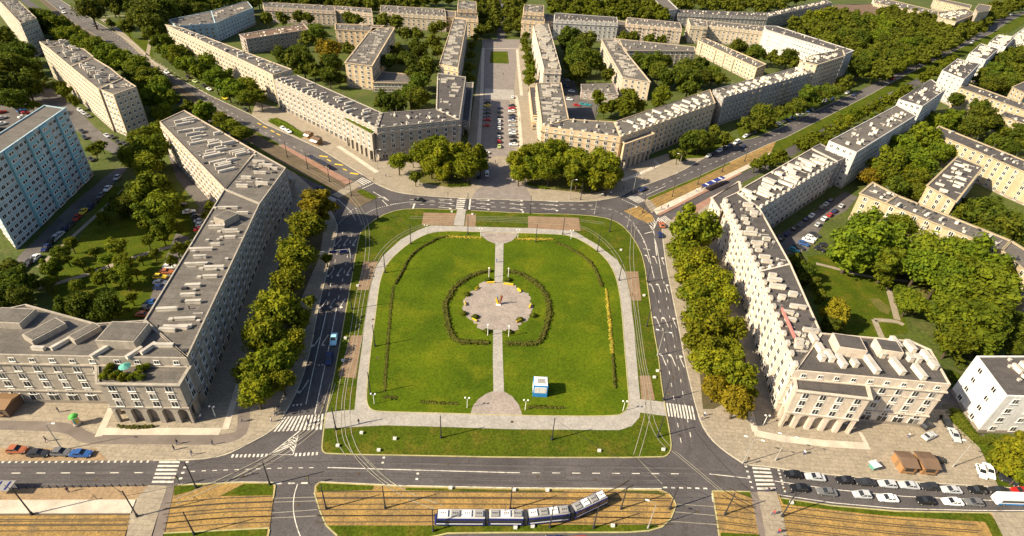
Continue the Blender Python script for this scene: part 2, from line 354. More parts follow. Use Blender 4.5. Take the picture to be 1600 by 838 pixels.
# avenue: cobbled car park and the walk beyond
sheet('road', [(737, 311), (832, 313.7), (822, 292), (806, 283), (806, 245), (795, 150), (758, 150), (748, 245), (751, 278), (753, 292), (742, 300)], Z_PAV + .02, M['cobble'])
sheet('plaza_paving', [(753, 148), (803, 148), (808, 76), (757, 75)], Z_PAV + .025, M['cobble'])
sheet('pavement', [(757, 155), (803, 157), (802.5, 141), (758, 139)], Z_PAV + .05, M['path'])
sheet('pavement', [(761, 246), (797, 244), (796, 259), (762, 261)], Z_PAV + .04, M['pavement'])
b = MB()
for l in ([(747, 236), (752, 170), (753, 140), (755, 76)], [(815, 240), (810, 172), (806, 150)], [(815, 150), (810, 100), (808, 78)]): strip(b, xy(l), 2.2, Z_PAV + .06)
strip(b, xy([(753, 76), (810, 77)]), 1.5, Z_PAV + .065)
tag(b.build('pavement', M['pale']), kind='structure')
sheet('lawn', [(765, 99), (795, 100), (793, 81), (767, 81)], Z_PAV + .09, M['verge'])
sheet('road', [(776, 62), (789, 62), (790, 30), (786, 0), (778, 0)], Z_ROAD, M['asphalt_old'])
sheet('plaza_paving', [(755, 75), (808, 76), (815, 62), (752, 62)], Z_PAV + .03, M['cobble'])
# bands in the pavement
b = MB()
strip(b, smooth(xy([(-60, 664), (60, 666), (112, 670), (127, 681), (145, 688), (240, 687), (330, 689), (372, 683), (381, 668), (381, 640)]), 2), 2.9, Z_PAV + .02)
tag(b.build('cycle_path', M['bike']), kind='structure')
b = MB()
strip(b, xy([(154, 683), (176, 636)]), 1.7, Z_PAV + .04); strip(b, xy([(157, 675), (345, 675)]), 2.2, Z_PAV + .05); strip(b, xy([(352, 672), (362, 640), (374, 600)]), 1.6, Z_PAV + .04)
strip(b, xy([(1171, 640), (1180, 676)]), 1.7, Z_PAV + .04); strip(b, xy([(1178, 677), (1220, 686), (1290, 694), (1357, 698)]), 2.3, Z_PAV + .05); strip(b, xy([(1355, 697), (1343, 676)]), 1.0, Z_PAV + .04)
strip(b, xy([(528, 229), (560, 250), (589, 270)]), 2.4, Z_PAV + .05); strip(b, xy([(972, 283), (1000, 272), (1030, 258)]), 2.2, Z_PAV + .05); strip(b, xy([(1030, 258), (1022, 252)]), 1.4, Z_PAV + .04)
tag(b.build('terrace_paving', M['pale']), kind='structure')
sheet('verge', [(656, 286), (705, 294), (737, 292), (730, 268), (690, 262), (650, 270)], Z_PAV + .03, M['dry_grass'])
sheet('verge', [(824, 288), (850, 296), (925, 303), (955, 296), (962, 280), (900, 270), (822, 270)], Z_PAV + .03, M['dry_grass'])
sheet('verge', [(418, 190), (432, 184), (448, 191), (478, 212), (470, 217), (448, 206)], Z_PAV + .03, M['verge'])
sheet('verge', [(1073, 330), (1090, 330), (1110, 420), (1165, 560), (1170, 610), (1115, 640), (1098, 640), (1092, 570), (1074, 460)], Z_PAV + .03, M['soil'])
sheet('verge', [(475, 325), (510, 330), (500, 400), (470, 470), (440, 560), (415, 610), (380, 610), (400, 540), (430, 430)], Z_PAV + .03, M['soil'])
sheet('verge', [(1045, 250), (1098, 247), (1150, 216), (1130, 208), (1060, 232)], Z_PAV + .03, M['verge'])
sheet('verge', [(1155, 214), (1190, 208), (1270, 168), (1330, 140), (1320, 128), (1250, 150), (1150, 198)], Z_PAV + .03, M['verge'])
sheet('verge', [(1500, 640), (1535, 690), (1620, 700), (1620, 770), (1560, 762), (1530, 700), (1478, 652)], Z_PAV + .03, M['verge'])
sheet('parking_lot', [(-60, 700), (150, 702), (168, 720), (-60, 721)], Z_PAV + .03, M['ochre'])
sheet('parking_lot', [(1050, 342), (1112, 307), (1117, 312), (1070, 345)], Z_PAV + .05, M['pink'])

# --- island ---------------------------------------------------------------------------
ISL = smooth([(564, 363), (580, 347), (607, 332), (640, 326), (715, 328.5), (821, 334), (912, 336), (957, 343), (980, 359), (1000, 390), (1007, 414), (1010.5, 440), (1020.6, 514), (1028, 553), (1035, 615), (1047, 680), (1049, 700), (1044, 711), (1034, 715.5), (800, 715.5), (680, 713), (512, 710), (504, 706), (503, 697), (509, 647), (519, 604), (531, 540), (540, 489), (551, 429), (555, 403), (561, 371)], 1, True)
ISL = [(p.x, p.y) for p in ISL]
sheet('lawn', ISL, Z_PAV, M['verge'], thick=.14)
WIN = [(680, 361), (643.5, 377), (613, 403), (600.5, 420), (592, 446), (586.5, 497.5), (580, 540), (573.6, 604), (572.6, 630), (579, 641), (592, 644), (680, 646), (800, 650), (960, 651.6), (977, 645), (983, 630), (980, 594), (977, 560), (970, 467), (960, 424), (940, 397), (910, 377), (890, 369), (867, 366.5), (757, 363.5)]
WOUT = [(674, 353), (654, 360), (626, 375), (598, 401), (587.6, 418), (579, 450), (570.4, 497.5), (566, 540), (559, 590), (554, 641), (508, 645), (506, 670.5), (602, 665.5), (680, 667.5), (800, 671.6), (967, 673), (987, 666.6), (999, 653), (1000, 645.5), (1041, 651), (1039, 629), (1000, 624.5), (994, 558), (990, 510), (985.5, 467), (977, 427), (964, 407), (934, 383.6), (900, 363.5), (883.5, 358.5), (800, 356.5)]
def ring(name, outer, inner, z, m_):
    bm = bmesh.new(); es = []
    for P in (outer, inner):
        vs = [bm.verts.new((p[0], p[1], z)) for p in P]
        es += [bm.edges.new((vs[i], vs[(i + 1) % len(vs)])) for i in range(len(vs))]
    bmesh.ops.triangle_fill(bm, use_beauty=True, edges=es, normal=(0, 0, 1))
    for f in bm.faces:
        if f.normal.z < 0: f.normal_flip()
    me = bpy.data.meshes.new(name); bm.to_mesh(me); bm.free(); me.materials.append(m_)
    return tag(link(name, me), kind='structure')
win_s = [(p.x, p.y) for p in smooth(WIN, 2, True)]
ring('path', xy(WOUT), xy(win_s), Z_PAV + .03, M['path'])
sheet('lawn', win_s, Z_PAV + .04, M['lawn'], thick=.05)
def semi(c, rx, ry0, ry1):
    return [(c[0] + rx * math.cos(math.radians(a)), c[1] + (ry0 if math.sin(math.radians(a)) < 0 else ry1) * math.sin(math.radians(a))) for a in range(0, 360, 10)]
sheet('plaza_paving', [(750, 363), (753, 370), (762, 377), (772, 381), (790, 381), (800, 377), (807, 370), (808, 365)], Z_PAV + .06, M['plaza'])
sheet('plaza_paving', [(735, 648), (739, 635), (748, 624), (760, 616), (771, 612), (786, 612), (800, 620), (811, 634), (816, 650)], Z_PAV + .06, M['plaza'])
b = MB(); b.poly([(p.x, p.y, Z_PAV + .07) for p in ccw(xy([(774, 380), (786.8, 380), (785.5, 442), (772.8, 442)]))]); b.poly([(p.x, p.y, Z_PAV + .07) for p in ccw(xy([(770.6, 516), (784.6, 516), (785.5, 560), (787.5, 613), (771, 613), (770, 560)]))])
tag(b.build('path', M['path']), kind='structure')
CP = [(420, 295), (525, 291), (585, 291), (660, 310), (680, 330), (700, 352), (745, 365), (770, 385), (778, 425), (790, 440), (790, 500), (770, 550), (720, 580), (690, 600), (690, 635), (580, 637), (520, 630), (405, 622), (405, 590), (370, 570), (310, 510), (305, 450), (318, 400), (345, 368), (390, 350), (420, 335)]
CP = [(660 + x / 4.654, 380 + y / 4.654) for x, y in CP]
def scallop(P, c):
    out = []
    for i in range(len(P)):
        a, b_ = P[i], P[(i + 1) % len(P)]; L = math.hypot(b_[0] - a[0], b_[1] - a[1]); out.append(a)
        if L > 5 and not (768 < (a[0] + b_[0]) / 2 < 788):
            for t in (.25, .5, .75):
                m_ = (a[0] + (b_[0] - a[0]) * t, a[1] + (b_[1] - a[1]) * t); k = 1 + .07 * math.sin(math.pi * t)
                out.append((c[0] + (m_[0] - c[0]) * k, c[1] + (m_[1] - c[1]) * k))
    return out
CP = scallop(CP, (778, 478))
sheet('plaza_paving', CP, Z_PAV + .08, M['plaza'])
# crossings over the tram lines
sheet('path', [(715, 327.5), (728, 327.8), (725, 354), (708, 353)], Z_PAV + .10, M['path'])
for P in ([(568, 409), (590, 409), (585, 423), (576, 454), (559, 454)], [(549, 525), (566, 525), (561, 560), (556, 592), (528, 589)], [(662, 333), (714, 334), (707, 353.5), (659, 352)], [(729, 335), (744, 335), (743, 355), (726, 354)], [(825, 338.6), (904, 341), (907.5, 362), (825, 357)],
          [(977, 425), (997, 425), (1002, 470.5), (987, 470.5)], [(999, 588), (1016, 588), (1023, 626), (1002, 625)]):
    sheet('tram_track', P, Z_PAV + .05, M['trackpave'])

# --- tram beds ------------------------------------------------------------------------
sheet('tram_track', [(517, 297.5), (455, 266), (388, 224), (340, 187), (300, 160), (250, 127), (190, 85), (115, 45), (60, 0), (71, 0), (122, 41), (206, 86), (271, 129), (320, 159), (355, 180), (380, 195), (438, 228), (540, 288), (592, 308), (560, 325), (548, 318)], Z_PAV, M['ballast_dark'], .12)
sheet('pavement', [(438, 229), (540, 289), (552, 285), (441, 226)], Z_PAV + .10, M['pink'], .2)
sheet('verge', [(388, 222), (455, 264), (519, 295.5), (517, 298), (455, 268), (386, 227)], Z_PAV + .03, M['verge'])
sheet('verge', [(380, 195), (437, 226), (434, 229), (376, 197)], Z_PAV + .03, M['verge'])
sheet('verge', [(557, 300), (566, 296), (590, 308), (584, 313), (572, 310)], Z_PAV + .04, M['verge'])
sheet('path', [(519, 305), (530, 310), (566, 290), (555, 284)], Z_PAV + .05, M['pavement'])
sheet('tram_track', [(1011, 310), (1088, 278), (1200, 226), (1212, 222), (1205, 238), (1176, 254), (1099, 291), (1021, 328)], Z_PAV, M['ballast'], .12)
sheet('tram_track', [(975, 330), (998, 322), (1020, 338), (1022, 346), (1012, 349), (996, 342)], Z_PAV, M['ballast'], .12)
sheet('path', [(1004, 313), (1014, 311), (1028, 327), (1018, 334)], Z_PAV + .03, M['pavement'])
sheet('pavement', [(1021, 328), (1099, 291), (1176, 254), (1205, 238), (1205, 248), (1157, 270), (1099, 299), (1026, 336)], Z_PAV + .12, M['pale'], .2)
sheet('pavement', [(1026, 336), (1099, 299), (1157, 270), (1159, 272), (1101, 302), (1031, 338)], Z_PAV + .16, M['pink'], .05)
sheet('verge', [(1228, 215), (1362, 147), (1460, 96), (1550, 53), (1600, 23), (1640, 10), (1652, 14), (1610, 31), (1560, 62), (1470, 104), (1376, 152), (1300, 193), (1236, 229), (1205, 240), (1212, 222)], Z_PAV, M['verge'], .12)
sheet('verge', [(1011, 310), (1088, 278), (1140, 254), (1141, 256.5), (1090, 281), (1014, 313.5)], Z_PAV + .03, M['verge'])
# bottom beds
sheet('pavement', [(-120, 765.5), (0, 765), (234, 760), (226, 782), (-120, 783)], Z_PAV + .05, M['ochre'], .18)
sheet('pavement', [(-120, 783), (213, 782), (205, 803), (-120, 804)], Z_PAV + .20, M['pale'], .3)
sheet('tram_track', [(-120, 805), (206, 804), (196, 836), (190, 860), (-120, 860)], Z_PAV, M['ballast'], .12)
sheet('path', [(232, 759), (262, 760), (252, 790), (237, 838), (234, 850), (196, 850), (204, 804), (214, 780)], Z_PAV + .07, M['pavement'], .2)
sheet('path', [(262, 759.5), (273, 759.5), (268, 785), (256, 838), (253, 850), (236, 850), (252, 790)], Z_PAV + .05, M['bike'], .2)
sheet('tram_track', [(273, 759), (334, 756.5), (379, 755), (426, 755.6), (430, 760), (427, 780), (421, 828), (418, 850), (255, 850), (268, 785)], Z_PAV, M['ballast'], .12)
sheet('verge', [(344, 776), (381, 757), (425, 757), (427, 762), (426, 775)], Z_PAV + .05, M['verge'])
sheet('verge', [(273, 760), (318, 758), (300, 768), (272, 775)], Z_PAV + .05, M['verge'])
sheet('verge', [(256, 834), (418, 826), (414, 850), (252, 850)], Z_PAV + .05, M['verge'])
sheet('tram_track', [(499, 754.5), (584, 758.5), (627, 761), (800, 764.5), (1030, 766), (1045, 772), (1053, 782), (1056, 790), (1048, 811), (1034, 824), (1014, 830), (980, 832.5), (780, 833), (700, 834), (664, 842), (640, 850), (536, 850), (527, 838), (510, 822), (500, 799), (492, 773), (493, 760)], Z_PAV, M['ballast'], .12)
for P in ([(500, 756), (584, 760), (582, 766), (496, 770), (495, 762)], [(634, 763), (800, 766.5), (800, 769.5), (634, 767)], [(801, 767), (880, 767.5), (880, 770), (801, 769.5)], [(972, 767.5), (1026, 768), (1040, 773), (1034, 774), (972, 770.5)],
          [(511, 822), (680, 822), (800, 821), (1000, 821), (1022, 820), (1030, 824), (1014, 829), (980, 831.5), (780, 832), (700, 833), (664, 841), (640, 849), (537, 849), (528, 838)]):
    sheet('verge', P, Z_PAV + .05, M['verge'])
sheet('tram_track', [(1113, 768), (1172, 769), (1180, 800), (1190, 850), (1125, 850), (1120, 812)], Z_PAV, M['ballast'], .12)
sheet('verge', [(1158, 769.5), (1171, 770), (1175, 780), (1150, 771)], Z_PAV + .05, M['verge'])
sheet('verge', [(1126, 833), (1186, 836), (1190, 850), (1125, 850)], Z_PAV + .05, M['verge'])
sheet('path', [(1172, 769), (1183, 770), (1189, 800), (1198, 850), (1188, 850), (1180, 810)], Z_PAV + .05, M['bike'], .2)
sheet('path', [(1183, 769), (1213, 769), (1222, 800), (1232, 850), (1198, 850), (1189, 800)], Z_PAV + .07, M['pavement'], .2)
sheet('tram_track', [(1215, 771), (1220, 779), (1300, 791), (1400, 799.5), (1525, 802), (1700, 803), (1700, 870), (1235, 870), (1222, 800)], Z_PAV, M['ballast'], .12)
sheet('verge', [(1216, 774), (1222, 780), (1300, 792), (1400, 801), (1525, 803), (1545, 803), (1575, 838), (1580, 860), (1560, 860), (1540, 818), (1535, 816), (1375, 806), (1224, 789)], Z_PAV + .05, M['verge'])
sheet('pavement', [(1548, 801.5), (1700, 803), (1700, 870), (1582, 870)], Z_PAV + .08, M['pavement'], .1)

# --- courtyard roads and car parks, paths ----------------------------------------------
for P in ([(40, 420), (62, 395), (125, 335), (185, 280), (200, 262), (186, 262), (170, 272), (110, 322), (30, 400), (20, 415)],
          [(0, 150), (40, 140), (75, 135), (110, 160), (150, 200), (190, 232), (205, 240), (190, 246), (160, 232), (120, 205), (100, 190), (60, 180), (0, 215)],
          [(262, 240), (276, 246), (328, 312), (334, 330), (316, 364), (298, 340), (312, 324), (276, 280)],
          [(246, 500), (275, 430), (296, 370), (275, 365), (250, 425), (222, 500)],
          [(1210, 372), (1320, 300), (1340, 308), (1322, 330), (1290, 345), (1262, 392), (1230, 398)],
          [(870, 120), (895, 120), (905, 150), (940, 165), (928, 190), (885, 186)],
          [(1420, 640), (1480, 600), (1500, 640), (1560, 700), (1500, 690)]):
    sheet('parking_lot', P, Z_ROAD, M['asphalt_old'])
for P in ([(205, 100), (235, 92), (262, 108), (240, 118), (214, 108)],):
    sheet('road', P, Z_ROAD + .03, M['pavement'])
b = MB()
for l, w in (([(60, 450), (130, 432), (200, 405), (268, 385), (300, 378)], 2.2), ([(1388, 450), (1395, 475), (1402, 500)], 2.2), ([(1366, 500), (1400, 502), (1412, 508)], 2.0), ([(1366, 500), (1378, 528)], 2.0),
             ([(160, 30), (175, 40), (200, 62), (230, 90)], 4.5), ([(160, 26), (210, 24)], 2.5), ([(230, 88), (236, 58)], 2.5), ([(1275, 412), (1300, 418), (1350, 432), (1420, 440)], 1.8), ([(60, 418), (175, 315), (200, 290)], 1.6)):
    strip(b, smooth(xy(l), 2), w, 0.05)
tag(b.build('footpath', M['pavement']), kind='structure')
sheet('lawn', [(170, 290), (290, 300), (300, 360), (262, 420), (215, 500), (100, 495), (70, 450), (110, 400)], 0.015, M['verge'])
sheet('lawn', [(1262, 400), (1330, 395), (1400, 440), (1420, 520), (1330, 535), (1290, 520), (1262, 440)], 0.015, M['verge'])
sheet('lawn', [(165, 36), (200, 32), (208, 60), (236, 62), (240, 92), (208, 66), (185, 55)], 0.015, M['verge'])
sheet('sand_patch', [(1358, 468), (1372, 466), (1392, 482), (1388, 492), (1374, 486)], 0.04, M['dry_grass'])
sheet('sand_patch', [(1396, 452), (1406, 450), (1410, 462), (1402, 466)], 0.04, M['pavement'])
sheet('sand_patch', [(1432, 454), (1456, 452), (1464, 464), (1440, 466)], 0.04, M['dry_grass'])

# --- kerbs ------------------------------------------------------------------------------
b = MB()
for l in (KERB_TOP, KERB_L, KERB_R, NE_N_U[:8]): strip(b, smooth(xy(l), 1), 0.28, Z_PAV + .04, h=.16, side=0)
for l in (NW_E_R, NW_E_L, NE_N_L): strip(b, xy(l), 0.3, Z_PAV + .02, h=.16)
tag(b.build('kerb', M['kerb']), kind='structure')
b = MB()
I3 = [Vector(p) for p in xy(ISL)]
strip(b, I3 + [I3[0]], 0.30, Z_PAV + .05, h=.18)
W3 = xy(win_s); strip(b, W3 + [W3[0]], 0.26, Z_PAV + .09, h=.1)
for l in ([(499, 754.5), (584, 758.5), (627, 761), (800, 764.5), (1030, 766), (1045, 772), (1053, 782), (1056, 790), (1048, 811), (1034, 824), (1014, 830), (980, 832.5), (780, 833), (700, 834), (664, 842)], [(527, 838), (510, 822), (500, 799), (492, 773), (493, 760), (499, 754.5)],
          [(279, 759), (334, 756.5), (379, 755), (426, 755.6), (430, 760), (427, 780)], [(421, 826), (256, 834)], [(421, 828), (417, 850)], [(1113, 768), (1172, 769)], [(1113, 768), (1120, 812), (1125, 850)], [(1220, 779), (1300, 791), (1400, 799.5), (1525, 802), (1700, 803)]):
    strip(b, xy(l), 0.32, Z_PAV + .06, h=.16)
tag(b.build('kerb', M['ykerb']), kind='structure')

# --- rails ------------------------------------------------------------------------------
def rails(name, lines, m_, z, gauge=1.45, w=0.16, it=2):
    b = MB()
    for l in lines:
        P = smooth(xy(l), it)
        for s in (-gauge / 2, gauge / 2): strip(b, P, w, z, side=s)
    return tag(b.build(name, m_), kind='structure')
LT1 = [(470, 259), (530, 292), (556, 315), (570, 340), (575, 363), (574, 407), (561, 454), (551.5, 519), (543, 560), (536, 592), (528, 640), (530, 690), (545, 711)]
LT2 = [(990, 352), (986, 400), (988, 425), (992, 470), (1003, 560), (1010, 590), (1014, 640), (1004, 680), (994, 713)]
rails('tram_rail', [LT1, LT2,
      [(545, 680), (541, 640), (548, 590), (556, 560), (564, 519), (574, 454), (585, 410), (607, 381), (637, 361), (680, 347), (744, 344), (825, 348), (905, 352), (940, 372), (965, 400), (977, 430), (988, 470), (1000, 560), (1006, 590), (1011, 625), (1018, 660), (1030, 685), (1044, 700)],
      [(545, 680), (556, 711), (590, 745), (640, 778), (690, 795)], [(640, 341), (744, 340), (825, 342), (905, 345), (945, 350)],
      [(520, 600), (508, 640), (500, 660), (430, 712), (340, 756), (275, 785)]], M['railg'], Z_PAV + .075)
dark = []
for y0, y1 in ((773, 776), (783.5, 788), (801, 806.5), (811, 816)): dark.append([(495, y0 + 1), (800, y0 + .5), (1048, y1)])
dark += [[(790, 812), (900, 797), (960, 770), (985, 755)]]
for y in (781, 789, 803, 812): dark.append([(257, y + 11), (340, y + 3), (425, y)])
for y in (811, 818, 826): dark.append([(-60, y), (200, y - 1)])
for y0, y1 in ((783, 792), (793, 803), (810, 822), (822, 834)): dark.append([(1116, y0), (1180, y1 - 4)])
dark += [[(1128, 770), (1160, 790), (1180, 800)], [(1138, 768), (1175, 784)]]
for k in range(4): dark.append([(1222, 797 + 12 * k), (1380, 815 + 12 * k), (1530, 826 + 12 * k)])
rails('tram_rail', dark, M['rail'], Z_PAV + .10, it=1, w=0.22)
rails('tram_rail', [[(60, -5), (112, 41), (196, 84), (260, 128), (310, 158), (350, 188), (395, 216), (460, 252), (540, 296)], [(66, -5), (118, 41), (202, 85), (266, 128), (316, 158), (358, 188), (405, 216), (470, 252), (545, 293)]], M['rail'], Z_PAV + .10, it=1)
rails('tram_rail', [[(985, 333), (1016, 317), (1094, 283), (1208, 230)], [(1000, 340), (1019, 325), (1097, 288), (1190, 244)]], M['rail'], Z_PAV + .10, it=1)
b = MB()                                                # rails set in the asphalt of the side roads
for l in ([(428, 779), (500, 777)], [(428, 785), (497, 783)], [(425, 802), (505, 796)], [(423, 810), (506, 806)], [(1056, 788), (1116, 792)], [(1052, 800), (1118, 806)], [(1048, 815), (1120, 820)], [(500, 660), (430, 712), (346, 757)], [(510, 660), (444, 714), (352, 758)], [(556, 711), (590, 745), (612, 760)], [(566, 711), (604, 748), (620, 760)], [(994, 714), (1035, 757)], [(1044, 700), (1125, 768)], [(1055, 705), (1130, 768)]):
    strip(b, smooth(xy(l), 2), 0.15, Z_ROAD + .034)
tag(b.build('tram_rail', M['railg']), kind='structure')

# --- road markings -------------------------------------------------------------------
mk = MB(); ZM = Z_ROAD + .045
def solid(l, w=0.2, it=0, z=ZM): strip(mk, smooth(xy(l), it) if it else xy(l), w, z)
def dash(l, on=2.0, off=3.0, w=0.22, z=ZM):
    P = smooth(xy(l), 2); S_ = resample(P, 0.5); n1 = int(on / .5); n = int((on + off) / .5)
    for i in range(0, len(S_) - n1, n): strip(mk, S_[i:i + n1 + 1], w, z)
def zebra(a, b_, c, d, n, z=ZM + .01, frac=.52):
    a, b_, c, d = xy([a, b_, c, d])
    for i in range(n):
        t0, t1 = i / n, (i + frac) / n
        mk.poly([(q.x, q.y, z) for q in ccw([a.lerp(b_, t0), a.lerp(b_, t1), d.lerp(c, t1), d.lerp(c, t0)])])
def arrow(px, py, ang, kind='L', s=1.0, z=ZM):
    """arrow painted on the lane; ang = travel direction in degrees (0 = +x of the world)"""
    o = G(px, py); ca, sa = math.cos(math.radians(ang)), math.sin(math.radians(ang))
    def T(q): return (o.x + (q[0] * ca - q[1] * sa) * s, o.y + (q[0] * sa + q[1] * ca) * s, z)
    mk.poly([T(q) for q in ((-3.2, -.13), (1.0, -.13), (1.0, .13), (-3.2, .13))])
    if kind == 'S': mk.poly([T(q) for q in ((1.0, -.5), (2.6, 0), (1.0, .5))])
    else:
        f = 1 if kind == 'L' else -1
        A = [(1.0, .13 * f), (1.0, -.13 * f), (2.0, .0), (1.75, .35 * f), (1.3, .35 * f)]
        B_ = [(2.2, .34 * f), (1.55, 1.1 * f), (.85, .34 * f)]
        mk.poly([T(q) for q in (A if f < 0 else A[::-1])]); mk.poly([T(q) for q in (B_ if f > 0 else B_[::-1])])
# left arm of the ring
dash([(536, 362), (530, 385), (523, 410), (516, 447), (510, 487)]); solid([(510, 488), (498, 540), (478, 632)], .25)
dash([(550, 366), (541, 410), (533, 450), (526, 478)]); solid([(526, 481), (514.5, 540), (492, 647)], .25)
for x, y in ((527, 381), (539, 380), (553, 380), (517, 428), (529, 427), (544, 426), (504, 478), (518, 476), (534, 476), (494, 536), (506, 534), (474, 607)):
    arrow(x, y, -96 if y < 500 else -98, 'R' if x in (527, 517, 504, 494, 474) else 'L', 1.0)
dash([(497, 571), (507, 570)], .8, .6, .5); dash([(457, 634), (474, 632)], .8, .6, .5)
zebra((445, 652), (508, 647), (506, 671.5), (427, 675), 12)
# chevron island at lower left
solid([(468, 674), (421, 711), (458, 711), (466, 680)], .3)
for k in range(5): solid([(426 + 8 * k, 708 - 6 * k), (452 + 1.5 * k, 698 - 3.5 * k), (459 + 1.2 * k, 706 - 5 * k)], .4)
dash([(362, 713), (418, 712)], .6, .7, .9); dash([(461, 711), (500, 709)], .6, .7, .9)
# bottom road
dash([(-60, 740), (234, 739)], 2.0, 3.6); dash([(298, 737), (430, 732), (505, 731)], 1.4, 1.5)
solid([(512, 731), (650, 735), (800, 739)], .22); dash([(800, 739), (1080, 741)], 2, 3.2); solid([(1108, 741), (1172, 748)])
dash([(-60, 722.5), (236, 721.5)], .9, .9, .6); dash([(430, 756), (494, 755)], 1.5, 1.5, .4); dash([(1036, 762), (1110, 764)], 1.2, 1.2, .4)
dash([(600, 714), (596, 733)], .9, .6, .6); dash([(653, 739), (650, 757)], .9, .6, .6)
zebra((249, 721), (236, 758), (270, 758), (282, 721), 6); dash([(293, 721), (279, 757)], .8, .7, .7)
zebra((1175, 730), (1184, 769), (1213, 768), (1203, 732), 6); dash([(1165, 728), (1177, 768)], .8, .7, .6); dash([(1216, 734), (1228, 775)], .9, .5, .5)
solid([(1210, 752), (1300, 765), (1412, 776), (1542, 782), (1700, 786)]); solid([(1213, 773), (1300, 786), (1400, 795), (1525, 798), (1700, 799)], .2)
solid([(279, 757.5), (379, 753.4), (428, 754)], .2); solid([(500, 753), (627, 759), (800, 762.5), (1034, 764)], .2)
solid([(465, 757), (459, 775), (458, 800), (464, 825), (472, 845)], .22, 2); solid([(496, 757), (491, 772)], .3); solid([(430, 757), (427, 772)], .3); solid([(1113, 772), (1115, 785)], .6)
# right arm
dash([(1029, 470), (1039, 537), (1047, 590), (1052, 618), (1058, 659), (1065, 696)], 1.9, 3.2); dash([(1037, 440), (1055, 547), (1062, 584), (1068, 623), (1077, 672), (1083, 702)], 1.9, 3.2)
solid([(990, 352), (1005, 372), (1013, 395), (1022, 435)], .25, 2); solid([(1020, 360), (1026, 385), (1035, 437)], .25)
for x, y in ((1012, 403), (1024, 405), (1035, 407), (1019, 449), (1030, 449), (1042, 450), (1027, 501), (1040, 502), (1053, 503), (1036, 560), (1051, 561), (1064, 563)):
    arrow(x, y, 92 if y < 480 else 96, 'R' if x in (1035, 1042, 1053, 1064) else 'L', 1.0)
zebra((1040.6, 630), (1084.6, 635.5), (1089, 657), (1044, 651), 9)
solid([(1005, 389), (1016, 391)], .35); solid([(1007, 365.5), (1019, 362.5)], .35)
solid([(1024, 346), (1021, 358), (1026, 400)], .35); solid([(1012, 348), (1021, 362)], .3); solid([(1029, 340), (1020, 362)], .3)
dash([(972, 312), (1000, 325)], .7, .6, .5)
for k in range(4): solid([(1011 + 3.2 * k, 348 - 2.4 * k), (1020 + 1.2 * k, 357 - 3 * k)], .35)
# top of the ring
for yy in (0, 7): dash([(640, 312 + yy), (737, 316 + yy), (832, 319 + yy * .9), (905, 321 + yy * .9), (940, 320.5 + yy)], 2.2, 2.6, .25)
solid([(735, 311.5), (733, 328)], .7); zebra((714.5, 309.5), (712, 328), (724, 328.4), (728, 310.3), 6)
for x in (698, 757, 809, 864):
    for k, y in enumerate((312.5, 318, 325)): arrow(x, y + (x - 698) * .018, -2, 'LSR'[k], 1.15)
dash([(920, 322), (960, 328), (985, 343), (1000, 362), (1008, 385)], 1.6, 1.4); solid([(610, 320), (640, 316), (680, 316)], .25)
solid([(648, 318), (645, 327)], .7)
zebra((979, 308.5), (992, 304), (1010, 313.5), (997, 318), 6); zebra((1026, 343), (1040, 337), (1053, 347), (1041, 358), 6)
dash([(570, 335), (590, 325), (625, 318)], .8, .6, .35); dash([(527, 352), (556, 322), (585, 312)], .8, .7, .4); dash([(556, 326), (566, 352)], .8, .7, .4)
solid([(583, 300), (605, 313), (597, 313), (606, 322)], .35); solid([(590, 309), (600, 308), (607, 314)], .4)
zebra((552, 286), (567, 276.5), (582, 284), (562, 293), 6); solid([(566, 295), (586, 286)], .45); zebra((503, 310), (511, 304), (528, 312), (518, 320), 6)
solid([(456, 276), (487, 295)], .2); solid([(528, 312), (548, 330), (556, 345)], .2, 2)
# avenues
dash([(75, 0), (140, 38), (225, 88), (282, 128), (335, 160), (375, 185), (410, 206), (480, 240), (500, 251)], 2.2, 4.5, .25); dash([(86, 0), (146, 35), (235, 90), (290, 125), (340, 157)], 2.2, 4.5, .25)
dash([(1000, 304), (1075, 272), (1130, 248), (1200, 218), (1290, 172), (1350, 146)], 2.2, 4, .25); dash([(1400, 118), (1470, 85), (1520, 62), (1560, 38)], 2.2, 4, .4)
solid([(1010, 305), (1040, 291)], .25)
tag(mk.build('road_markings', M['paint']), kind='structure')
mk = MB()
for x, y in ((505, 245), (529, 258), (553, 272)):
    a = G(x - 6, y - 1.2); b_ = G(x + 7, y + 0.6)
    strip(mk, [a, b_], 1.2, ZM)
for x, y in ((514, 251), (539, 265.5), (405, 194), (414, 199), (426, 205.5), (435, 210.5)): strip(mk, [G(x - 3, y - 1.5), G(x + 3, y + 1.5)], .8, ZM + .01)
tag(mk.build('road_markings', M['ypaint']), kind='structure')

mh = MB()
for x, y in ((1041, 545), (1052, 590), (1062, 680), (470, 590), (498, 520), (520, 440), (840, 745), (700, 725), (380, 745), (150, 750), (1120, 745), (740, 321), (900, 318), (620, 316), (1005, 700), (560, 740), (930, 750), (465, 790), (1090, 800), (590, 560), (583, 500), (990, 500), (620, 655), (800, 660), (900, 662)):
    p = G(x, y); mh.tube((p.x, p.y, 0), (p.x, p.y, ZM - .005 if not (570 < x < 1000 and 330 < y < 670 and x not in (740, 900, 620)) else Z_PAV + .05), .42, .42, 10)
tag(mh.build('road_manhole', M['rail']), kind='structure')
sm = MB()
for l in ([(-60, 731), (240, 730), (430, 722), (600, 722), (800, 727), (1060, 730)], [(-60, 749), (240, 748), (600, 744), (800, 751), (1080, 753)], [(1020, 440), (1047, 560), (1060, 650)], [(520, 400), (504, 500), (488, 600)]):
    strip(sm, smooth(xy(l), 2), .12, Z_ROAD + .035)
tag(sm.build('road_seam', M['asphalt_dark']), kind='structure')

